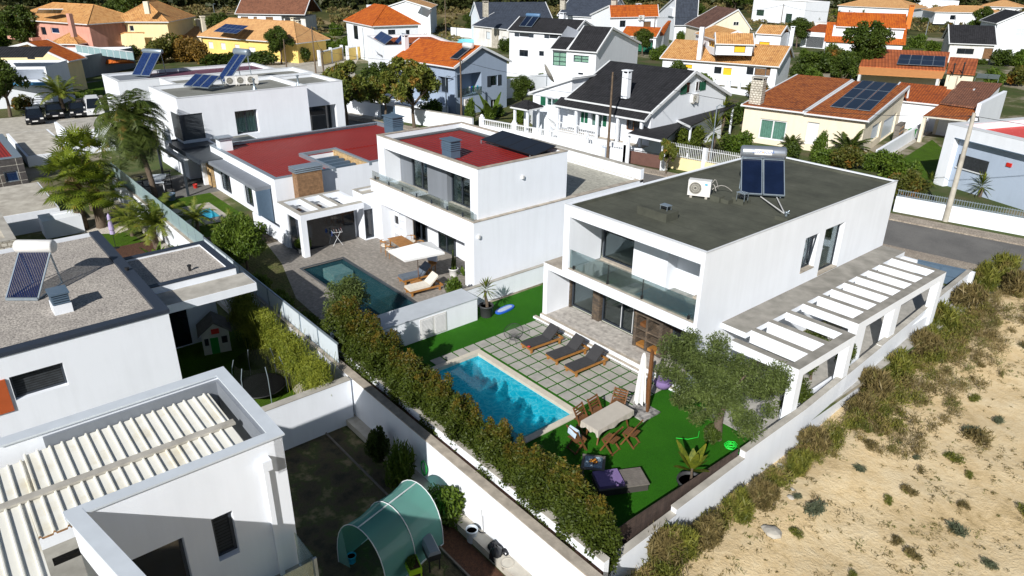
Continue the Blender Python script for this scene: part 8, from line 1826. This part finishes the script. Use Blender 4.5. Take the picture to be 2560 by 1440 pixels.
# ---------- patio furniture of neighbours ----------
def table(label,loc,rz,w_,l_,h=.74,mat=WOOD,name='patio_table',top=None,cat='table'):
    t=T(name,label,cat,loc,rz)
    mb=MB();n=9
    for i in range(n): x=-w_/2+i*w_/n;mb.box(x,-l_/2,h-.04,x+w_/n-.012,l_/2,h)
    mb.build('top',top or mat,t)
    for sx in (-1,1):
        for sy in (-1,1): mb=MB();mb.box(sx*(w_/2-.1)-.03,sy*(l_/2-.15)-.03,0,sx*(w_/2-.1)+.03,sy*(l_/2-.15)+.03,h-.04);mb.build('leg',mat,t)
    return t
table('slatted teak dining table beside the porch of the red-roofed house',(-34.95,20.9,0),math.radians(85),.95,2.1)
def mk_round(mat=WOOD,seatm=CUSHW):
    def f(t):
        mb=MB();mb.lathe([(.24,.43),(.25,.45),(.24,.47)],n=12);mb.build('seat',seatm,t)
        mb=MB();mb.tube([(.27*math.cos(a),.27*math.sin(a),.7) for a in [math.radians(x) for x in range(-20,201,20)]],.016,5);mb.tube([(.2*math.cos(a),.24*math.sin(a),.72) for a in [math.radians(x) for x in range(20,161,20)]],.03,5);mb.build('backrest',mat,t)
        for a in (.7,2.4,3.9,5.5): mb=MB();mb.tube([(.24*math.cos(a),.24*math.sin(a),.45),(.27*math.cos(a),.27*math.sin(a),0)],.015,5);mb.tube([(.24*math.cos(a),.24*math.sin(a),.45),(.27*math.cos(a),.27*math.sin(a),.7)],.013,5) if a<4 else 0;mb.build('leg',mat,t)
    return f
RC=Proto('round_back_chair','chair',mk_round())
for x,y,l_,r in ((-35.7,20.15,'curved-back wooden chair at the left front of the teak table',3.3),(-34.9,20.0,'curved-back wooden chair at the right front of the teak table',3.1),(-35.3,21.7,'curved-back wooden chair behind the teak table, on the left',.1),(-34.2,21.6,'curved-back wooden chair behind the teak table, near the curtain',-.1)): RC.put((x,y,0),l_,1.1,rz=r)
dc=T('draped_chair','chair with a white towel behind the shaded lounger','chair',(-31.6,20.6,0),.4);mb=MB();mb.box(-.25,-.25,.42,.25,.25,.47);mb.build('seat',WOOD,dc);mb=MB();mb.box(-.27,.2,.47,.27,.27,.85);mb.build('backrest',WOOD,dc);mb=MB();mb.box(-.3,.17,.6,.3,.3,.9);mb.build('white_towel',plain('white_blue_towel',(.6,.65,.75),.95,.1),dc)
for x in (-.22,.18):
    for y in (-.22,.18): mb=MB();mb.box(x,y,0,x+.04,y+.04,.42);mb.build('leg',WOOD,dc)
p=Vector((-30.35,21.3,0));pt('round_white_pot','round white pot holding the tall cactus by the glass door',p,.26,.45,WPLAST)
mb=MB()
for x,y,h in ((0,0,1.2),(.1,.04,.8),(-.1,.06,.95),(.03,-.1,.6)): mb.tube([(x,y,.35),(x*1.2,y,.35+h*.6),(x*1.3,y*1.2,.35+h)],[.055,.06,.03],7)
o=mb.build('cactus',LF['green']);o.location=p;tag(o,'tall column cactus in the round white pot','cactus')
for px_,l_,h in (((770,625),'small white pot with a pale shrub at the shelter pillar',.3),((757,628),'second small pot with a pale shrub behind the first',.3)): p=G(*px_,0)+Vector((.25,-.2,0));pt('small_white_pot',l_,p,.17,h,WPLAST);PB_.put(p+Vector((0,0,.25)),l_.replace('small white pot with a pale','pale leafy').replace('second small pot with a pale','pale leafy')+' in its pot',(.6,.6,1.1))
# clothes rack
cr=T('clothes_rack','folding clothes rack hung with colourful washing under the white shelter','clothes rack',G(825,600,0)+Vector((.75,.1,0)),math.radians(70))
mb=MB()
for y in (-.5,.5): mb.bar((-.3,y,0),(.25,y,.95),.02);mb.bar((.3,y,0),(-.25,y,.95),.02)
for x in (-.3,-.15,0,.15,.3): mb.bar((x,-.75,.95),(x,.75,.95),.012)
mb.bar((-.3,-.75,.95),(.3,-.75,.95),.015);mb.bar((-.3,.75,.95),(.3,.75,.95),.015);mb.build('frame',WMET,cr)
cm=[BLUEP,plain('white_shirt_cloth',(.7,.7,.72),.9,.1),plain('dark_red_cloth',(.35,.03,.05),.9,.1),plain('black_cloth',(.02,.02,.025),.9,.1),plain('peach_cloth',(.6,.35,.28),.9,.1),plain('dark_teal_cloth',(.02,.08,.07),.9,.1)]
for i in range(9):
    mb=MB();y=-.7+i*.16;x=(-.3,-.15,0,.15,.3)[i%5];h=.25+.2*((i*7)%3)/2;mb.add([(x-.02,y,.96),(x-.02,y+.14,.96),(x-.03,y+.15,.96-h),(x-.03,y-.01,.96-h),(x+.02,y,.96),(x+.02,y+.14,.96),(x+.03,y+.15,.98-h),(x+.03,y-.01,.98-h)],[[0,1,2,3],[4,5,6,7],[0,1,5,4]]);o=mb.build('hanging_garment',cm[(i*5)%6]);o.location=cr.location;o.rotation_euler=cr.rotation_euler;tag(o,['blue cloth at the left end of','white shirt near the left end of','dark red garment on','black trousers hanging from','peach top on','dark teal garment on','second blue cloth on','second white shirt on','second dark red garment at the right end of'][i]+' the clothes rack','garment')
# porch table in the bungalow
tt=table('white-covered long table in the shaded porch beside the tall palm',(-58.0,13.6,0),math.radians(70),1.1,2.6,.78,WMET,top=plain('white_oilcloth',(.6,.66,.72),.6,.1))
MC=Proto('porch_chair','chair',mk_round(BLACK,BLACK))
for i,(x,y) in enumerate(((-58.6,12.4),(-57.2,12.6),(-56.6,13.9),(-59.3,14.6))): MC.put((x,y,0),['dark porch chair by the glass fence','dark porch chair at the near corner of the white-covered table','dark porch chair at the right end of the white-covered table','dark porch chair behind the white-covered table'][i],1.3,rz=i*1.5)
pt('red_bucket','red bucket in front of the golden stone wall',G(489,470,0),.16,.3,REDP);pt('blue_grey_tub','blue-grey tub at the edge of the porch table',G(430,500,0),.3,.5,BLUEM)
# playhouse
ph=T('playhouse','cream plastic playhouse with grey roof and red window box in the shaded yard','playhouse',(-32.2,8.7,-1),math.radians(75))
mb=MB();mb.box(-.6,-.55,0,.6,.55,1.15);mb.build('walls',CREAMP,ph);mb=MB();mb.extr([(-.75,1.1),(0,1.7),(.75,1.1),(.75,1.02),(0,1.6),(-.75,1.02)],1,-.65,.65);mb.build('roof',WOODG,ph);mb=MB();mb.extr([(-.6,1.15),(.6,1.15),(0,1.6)],1,-.56,.56);mb.build('gable',CREAMP,ph)
mb=MB();mb.box(-.25,-.57,0,.1,-.552,.85);mb.build('door',GREENPL,ph);mb=MB();mb.box(.25,-.57,.5,.5,-.552,.85);mb.box(-.5,-.57,.5,-.32,-.552,.85);mb.build('window',BLACK,ph);mb=MB();mb.box(-.15,-.6,1.05,.2,-.553,1.3);mb.build('shutter',REDP,ph)
# trampoline
tc=G(655,985,-1);tr=T('trampoline','round trampoline with dark safety net in the green yard','trampoline',tc)
mb=MB();mb.lathe([(1.15,.5),(1.25,.5),(1.25,.55),(1.15,.55)],n=28);mb.build('rim_pad',BLACK,tr);mb=MB();mb.lathe([(1.15,.52),(.01,.51)],n=28);mb.build('jump_mat',BLACK,tr)
k=N('safety_net');tn=k.n('BsdfTransparent',{0:(1,1,1,1)});df=k.n('BsdfDiffuse',{0:(.01,.012,.01,1)});mx=k.n('MixShader',{0:.4});k.t.links.new(tn.outputs[0],mx.inputs[1]);k.t.links.new(df.outputs[0],mx.inputs[2]);k.t.links.new(mx.outputs[0],k.o.inputs[0])
mb=MB();mb.lathe([(1.2,.55),(1.2,1.3),(1.1,2.1)],n=28);mb.v=mb.v[:84];mb.f=mb.f[:56];mb.mi=mb.mi[:56];mb.sm=mb.sm[:56];mb.build('net',k.m,tr)
tr.scale=(.82,)*3
for i in range(6): a=i*math.pi/3;mb=MB();mb.tube([(1.3*math.cos(a),1.3*math.sin(a),0),(1.28*math.cos(a),1.28*math.sin(a),1.6),(1.12*math.cos(a),1.12*math.sin(a),2.15)],.025,6);mb.build('pole',STEEL,tr)
# greenhouse tunnel
gx=[G(870,1345,-1),G(1110,1385,-1)];gh=T('tunnel_greenhouse','translucent green plastic tunnel greenhouse in the vegetable garden','greenhouse',(-15.25,7.05,-1),math.radians(14))
GF=glassy('green_greenhouse_film',(.3,.68,.6),.36,.5);Wd,Ln,Hh=1.05,2.5,1.95
def hoop(t,y,s_=1.): a=math.pi*t;return (-Wd*math.cos(a)*s_,y,Hh*(math.sin(a)**.75)*s_)
mb=MB();n=16;ys=[0,.62,1.25,1.87,2.5];dp=[1.,.965,1.,.965,1.];vs=[hoop(i/n,y,s_) for y,s_ in zip(ys,dp) for i in range(n+1)];m1=n+1
mb.add(vs,[[j*m1+i,j*m1+i+1,(j+1)*m1+i+1,(j+1)*m1+i] for j in range(4) for i in range(n)],sm=True);mb.add([vs[4*m1+i] for i in range(m1)],[list(range(m1))]);fl=mb.build('film',GF,gh)
mb=MB();mb.add([vs[i] for i in range(5)]+[(-Wd*.55,.05,0)],[[0,1,2,3,4,5]]);mb.build('door_flap',GF,fl)
for y in (0,1.25,2.5): mb=MB();mb.tube([hoop(i/n,y,1.008) for i in range(n+1)],.016,5);mb.build('hoop',WMET,gh)
mb=MB();mb.bar((0,0,Hh),(0,Ln,Hh),.03);mb.bar((-Wd,0,.02),(-Wd,Ln,.02),.04);mb.bar((Wd,0,.02),(Wd,Ln,.02),.04);mb.build('rail',WMET,gh)
def loc_(px,z=-1): return G(*px,z)
pb_=T('grill_cart','grey-lidded box grill on black legs in front of the greenhouse','grill',G(1078,1408,-1),math.radians(75))
mb=MB();mb.box(-.2,-.38,.45,.2,.38,.68);mb.build('body',BLACK,pb_);mb=MB();mb.extr([(-.21,.68),(-.14,.82),(.14,.82),(.21,.68)],1,-.4,.4);mb.build('lid',plain('grey_lid',(.22,.25,.29),.5,.1),pb_)
for x in (-.18,.14):
    for y in (-.36,.32): mb=MB();mb.box(x,y,0,x+.04,y+.04,.45);mb.build('leg',BLACK,pb_)
lp=T('lime_planter','lime green raised planter with seedlings beside the grill','planter',G(1030,1432,-1),math.radians(75));mb=MB();mb.box(-.2,-.45,.35,.2,-.42,.55);mb.box(-.2,.42,.35,.2,.45,.55);mb.box(-.2,-.42,.35,-.17,.42,.55);mb.box(.17,-.42,.35,.2,.42,.55);mb.build('box',LIME,lp)
mb=MB();mb.box(-.17,-.42,.38,.17,.42,.5);mb.build('soil',MULCH,lp)
for x in (-.19,.15):
    for y in (-.44,.4): mb=MB();mb.box(x,y,0,x+.04,y+.04,.35);mb.build('leg',LIME,lp)
PB_.put(Vector(lp.location)+Vector((0,0,.45)),'green seedlings growing in the lime planter',(.45,.8,.35),rz=math.radians(75))
pt('grey_bucket','tall pale grey bucket on the narrow wall-side bed',G(1180,1352,-1),.19,.5,plain('pale_grey_plastic',(.5,.56,.62),.5,.1));pt('black_pot','black pot with bare canes behind the grey bucket',G(1210,1338,-1),.2,.3,BLACK);pt('small_green_pot','small green pot beside the black pot',G(1225,1350,-1),.11,.18,GREENPL);pt('round_grey_pot','round grey clay pot at the lower end of the bed',G(1268,1425,-1),.2,.3,CONCL)
pt('blue_bucket','blue bucket at the mouth of the greenhouse',G(880,1405,-1),.14,.28,CYANP);pt('dark_cube_pot','small white pot with a spiky plant on the low wall',G(848,1005,-1),.16,.28,WPLAST);YU.put(G(848,1003,-.8),'tiny spiky plant in the white pot against the retaining wall',.35)
sg_=T('rubble_sacks','shiny black plastic sacks slumped against the wall bed','sacks',G(1240,1400,-1));
for i,(x,y,r,h) in enumerate(((0,0,.22,.55),(-.25,.1,.2,.5),(.15,.3,.2,.4))):
    mb=MB();mb.lathe([(r*.8,0),(r,.1),(r*1.05,h*.4),(r*.8,h*.8),(.05,h)],(x,y,0),9);g2=random.Random(i);mb.v=[(a+g2.uniform(-.03,.03),b+g2.uniform(-.03,.03),c+g2.uniform(-.02,.02)*(c>0)) for a,b,c in mb.v];mb.build('sack',plain('black_bin_liner',(.02,.021,.025),.22,.2) if 'black_bin_liner' not in MATS else MATS['black_bin_liner'],sg_)
mb=MB();p=G(1235,1330,-1)
for i in range(7): mb.tube([(.05*i-.15,.1*math.sin(i),.2),(.05*i-.18+.04*math.sin(i*3),.12*math.sin(i),1.0+.1*math.sin(i*2))],.006,4)
o=mb.build('bare_canes',BARK);o.location=G(1210,1338,-1);tag(o,'bare canes standing in the black pot','canes')
# ridged white sheet at the bottom edge
mb=MB();a=G(1553,1380,.9);prof=[]
for i in range(22): prof+=[(i*.1,0),(i*.1+.03,.02),(i*.1+.06,.02),(i*.1+.09,0)]
vs=[(x,y,-1.2) for x,y in prof]+[(x,y,0.2-.0*x) for x,y in prof];n=len(prof);mb.add(vs,[[i,i+1,n+i+1,n+i] for i in range(n-1)]);mb.add([(x,y-.02,z) for x,y,z in vs],[[i,i+1,n+i+1,n+i] for i in range(n-1)]);o=mb.build('corrugated_panel',WMET);o.location=(-9.95,11.1,.75);o.rotation_euler=(0,0,math.radians(-18));tag(o,'white corrugated panel standing at the bottom end of the planter wall','panel')
# wall lamp, ball etc
for x,y,l_ in ((1308,443,'small white wall lamp on the plain side of the red-roofed house'),(1192,590,'small white security lamp below the side coping')):
    q_=onX(x,y,-28.2);mb=MB();mb.box(0,-.06,-.09,.12,.06,.09);o=mb.build('wall_lamp',WPLAST);o.location=q_;o.location.x=-28.29 if y<500 else -28.09;tag(o,l_,'lamp')
# ---------- cars ----------
def mk_car(paint,van=False):
    def f(t):
        w_=.86;L=2.1
        h1=.62;roof=1.45 if not van else 1.85
        side=[(-2.1,.3),(-2.12,.75),(-1.95,.92),(1.15,.95),(1.95,.78),(2.1,.6),(2.1,.3)]
        mb=MB();n=len(side);V=[]
        for s_,ins in ((-1,.0),(1,.0)): V+=[(x,s_*(w_-(.08 if z>.7 else 0)),z) for x,z in side]
        mb.add(V,[[i,(i+1)%n,n+(i+1)%n,n+i] for i in range(n)]+[list(range(n))[::-1],list(range(n,2*n))]);B_=mb.build('body',paint,t)
        cab=[(-1.9,.92),(-1.6,roof-.08),(-1.2,roof),(.15,roof-.02),(1.1,.94)] if not van else [(-2.0,.92),(-1.95,roof-.1),(-1.7,roof),(.9,roof-.03),(1.6,.94)]
        mb=MB();n=len(cab);V=[]
        for s_ in (-1,1): V+=[(x,s_*(w_-.1 if z<1 else w_-.26),z) for x,z in cab]
        mb.add(V,[[i,i+1,n+i+1,n+i] for i in range(n-1)]+[list(range(n))[::-1],list(range(n,2*n))]);mb.build('cabin',GLASSD,t)
        mb=MB();c2=[(x*.97,z+.012) for x,z in cab[1:-1]];V=[(x,s_*(w_-.27),z) for s_ in (-1,1) for x,z in c2];k_=len(c2);mb.add(V,[[i,i+1,k_+i+1,k_+i] for i in range(k_-1)]);
        for s_ in (-1,1): mb.bar((cab[-1][0]-.02,s_*(w_-.1),.96),(cab[-2][0],s_*(w_-.27),roof),.06);mb.bar((cab[0][0],s_*(w_-.1),.94),(cab[1][0],s_*(w_-.26),roof-.08),.1);mb.bar((-.4,s_*(w_-.1),.95),(-.4,s_*(w_-.24),roof-.03),.07)
        mb.build('roof_panel',paint,t)
        for x in (-1.3,1.3):
            for s_ in (-1,1):
                mb=MB();mb.tube([(x,s_*(w_-.2),.31),(x,s_*(w_+.02),.31)],.31,16);wl=mb.build('wheel',RUBBER,t);mb=MB();mb.tube([(x,s_*(w_+.0),.31),(x,s_*(w_+.03),.31)],.19,12);mb.build('rim',STEEL,wl)
        for s_ in (-1,1): mb=MB();mb.box(1.98,s_*.8,.62,2.12,s_*.5,.76);mb.build('headlight',WPLAST,t);mb=MB();mb.box(.95,s_*.86,.92,1.1,s_*1.02,1.06);mb.build('mirror',paint,t)
        mb=MB();mb.box(2.1,-.26,.4,2.125,.26,.51);mb.build('number_plate',WPLAST,t)
    return f
BK=plain('black_car_paint',(.008,.009,.012),.15,.1);
C1=Proto('parked_car','car',mk_car(BK))
for px_,l_,g_ in (((90,305),'black parked car with round headlights, leftmost in the bay',0),((139,292),'black parked car in the middle of the three black ones',0),((197,288),'black parked car next to the white one',0)): C1.put(G(*px_,.015),l_,.98,rz=math.radians(-8))
C2=Proto('parked_car','car',mk_car(WMET,True));C2.put(G(238,285,.015),'white parked car half hidden by the tall palm fronds',1.,rz=math.radians(-8))
# ---------- poles, lamps, wires ----------
TOPS={}
def pole(key,base,top,label,r=.13,mat=WOODP,z=0,arm=None,cat='pole',name='utility_pole',boxs=False):
    p=G(*base,z);h=hgt(*top,p)-z;t=T(name,label,cat,p);mb=MB();mb.tube([(0,0,-.1),(0,0,h)],[r,r*.6],8);mb.build('shaft',mat,t);TOPS[key]=p+Vector((0,0,h-.2))
    if name=='utility_pole':
        mb=MB();mb.bar((-.3,0,h-.25),(.3,0,h-.25),.06);mb.tube([(.25,0,h-.2),(.35,.1,h-.5),(.1,.1,h-.55)],.03,5);mb.build('bracket',BLACK,t)
    if arm: mb=MB();mb.tube([(0,0,h-.05),(arm[0]*.5,arm[1]*.5,h+.15),(arm[0],arm[1],h+.1)],.03,6);mb.box(arm[0]-.15,arm[1]-.08,h+.02,arm[0]+.2,arm[1]+.08,h+.1);mb.build('lamp_head',STEEL,t)
    return t
pole('a',(1518,402),(1528,180),'tall wooden utility pole on the pavement before the black-roofed house')
pole('b',(2363,553),(2445,283),'leaning-looking concrete utility pole by the right street wall',.2,CONCL)
pole('c',(819,284),(801,122),'wooden utility pole at the far left of the street')
pole('d',(1154,306),(1151,145),'wooden utility pole in front of the pale blue gable');pole('e',(790,183),(784,66),'weathered wooden pole beside the yellow bungalow');pole('f',(717,172),(713,97),'short wooden pole behind the villa roof')
pole('g',(941,88),(938,38),'distant wooden pole before the orange hip roof');pole('h',(1115,96),(1115,-20),'distant wooden pole beside the white court wall');pole('i',(1631,128),(1637,42),'wooden pole at the green mesh screen')
pole('j',(2105,127),(2121,24),'leaning wooden pole in front of the orange dormer house');pole('k',(1949,78),(1952,10),'distant pole in front of the white cube house');pole('l',(2312,96),(2320,54),'grey pole among the trees behind the corrugated roof',.1,STEEL)
for b_,t_,l_ in (((1117,306),(1114,192),'slim steel lamp post between the wide street tree and the wooden pole'),((1775,408),(1789,265),'slim steel lamp post behind the spiked fence'),((912,150),(911,70),'slim lamp post beside the slanted glazed house'),((625,178),(622,135),'slim lamp post among the hedges of the yellow bungalow')): pole('s',b_,t_,l_,.07,STEEL,cat='lamp post',name='lamp_post',arm=(.5,.1))
for b_,t_,l_ in (((15,83),(3,30),'far lamp pole left of the pink house'),((277,82),(268,24),'far lamp pole between the pink and yellow houses'),((540,60),(531,10),'far lamp pole on the heath between yellow roofs'),((771,36),(767,0),'far lamp pole right of the brown roof'),((901,40),(900,-15),'far lamp pole above the orange hipped roof'),((2040+362,5+20),(2408,-10),'far thin pole at the sandy roofs')): pole('s',b_,t_,l_,.1,STEEL,cat='lamp post',name='lamp_post',z=-1,arm=(.9,.2))
def wire(a,b,sag,label,r=.02):
    a,b=Vector(a),Vector(b);pts=[a.lerp(b,i/16)-Vector((0,0,sag*4*(i/16)*(1-i/16))) for i in range(17)];mb=MB();mb.tube(pts,r,4);tag(mb.build('overhead_cable',BLACK),label,'cable')
wire(TOPS['a'],TOPS['d'],.8,'overhead cable from the tall wooden pole to the pale blue house pole');wire(TOPS['a'],TOPS['b'],1.0,'overhead cable crossing the beige house towards the concrete pole')
rr_=G(2640,320,8) ;wire(TOPS['b'],TOPS['b']+Vector((22,5,0)),.4,'overhead cable running from the concrete pole out of the right edge')
wire(TOPS['d'],TOPS['c'],.5,'overhead cable between the pale blue house pole and the far left street pole');wire(TOPS['c'],TOPS['e'],.4,'overhead cable from the street pole to the bungalow pole')
wire(TOPS['e'],TOPS['f'],.4,'overhead cable over the yellow bungalow roof');wire(TOPS['g'],TOPS['e'],1.,'overhead cable from the bungalow pole towards the orange hip roof',.03);wire(TOPS['j'],TOPS['k'],.8,'overhead cable between the dormer house pole and the white cube pole',.03);wire(TOPS['j'],TOPS['l'],.6,'overhead cable over the orange dormer roof',.03);wire(TOPS['i'],TOPS['k'],.8,'overhead cable over the ochre roofs',.03)
# washing on the balcony of the pale blue house
for i in range(6):
    a=P_.span('r',R2(1372,748),R2(1615,945));y=a[2]-.4-i*.3;q_=P_.W((P_.w-.25,y,a[1]+.35));mb=MB();mb.q((0,-.12,0),(0,.12,0),(.03,.13,.7),(.02,-.12,.7));o=mb.build('drying_towel',[CYANP,cm[1],GREENPL,BLUEP,cm[1],cm[5]][i]);o.location=q_;o.rotation_euler=(0,0,P_.r.rotation_euler[2]);tag(o,['bright cyan','white','green','blue','second white','dark teal'][i]+' towel drying on the pale blue house balcony','towel')
# patio things: terrace set by the ochre house and bins by the beige house
for i,(px_,l_) in enumerate(((R3(1425,1395),'green wheelie bin'),(R3(1475,1385),'pale grey wheelie bin'))):
    p=G(*px_,0);t=T('wheelie_bin',l_+' beside the tiled carport','bin',p);mb=MB();mb.add([(-.22,-.22,.1),(.22,-.22,.1),(.22,.22,.1),(-.22,.22,.1),(-.3,-.3,1.),(.3,-.3,1.),(.3,.3,1.),(-.3,.3,1.)],[[3,2,1,0],[4,5,6,7],[0,1,5,4],[1,2,6,5],[2,3,7,6],[3,0,4,7]]);mb.build('body',GREENPL if i==0 else WPLAST,t);mb=MB();mb.box(-.32,-.34,1.,.32,.32,1.07);mb.build('lid',GREENPL if i==0 else WPLAST,t)
p=G(*R3(1290,1400),0);t=T('wood_rack','wooden firewood rack against the side of the beige house','rack',p,AE.r.rotation_euler[2]);mb=MB()
for z in (.1,.6,1.1,1.6): mb.box(-.25,-1.2,z,.25,1.2,z+.05)
for y in (-1.2,-.4,.4,1.15): mb.box(-.25,y,0,.25,y+.05,1.65)
mb.build('frame',WOODG,t)
for j in range(3):
    mb=MB()
    for i in range(9): mb.tube([(-.22,-1.05+i*.25,.24+j*.5),(.22,-1.05+i*.25,.24+j*.5)],.09,6)
    mb.build('log_stack',WOOD,t)
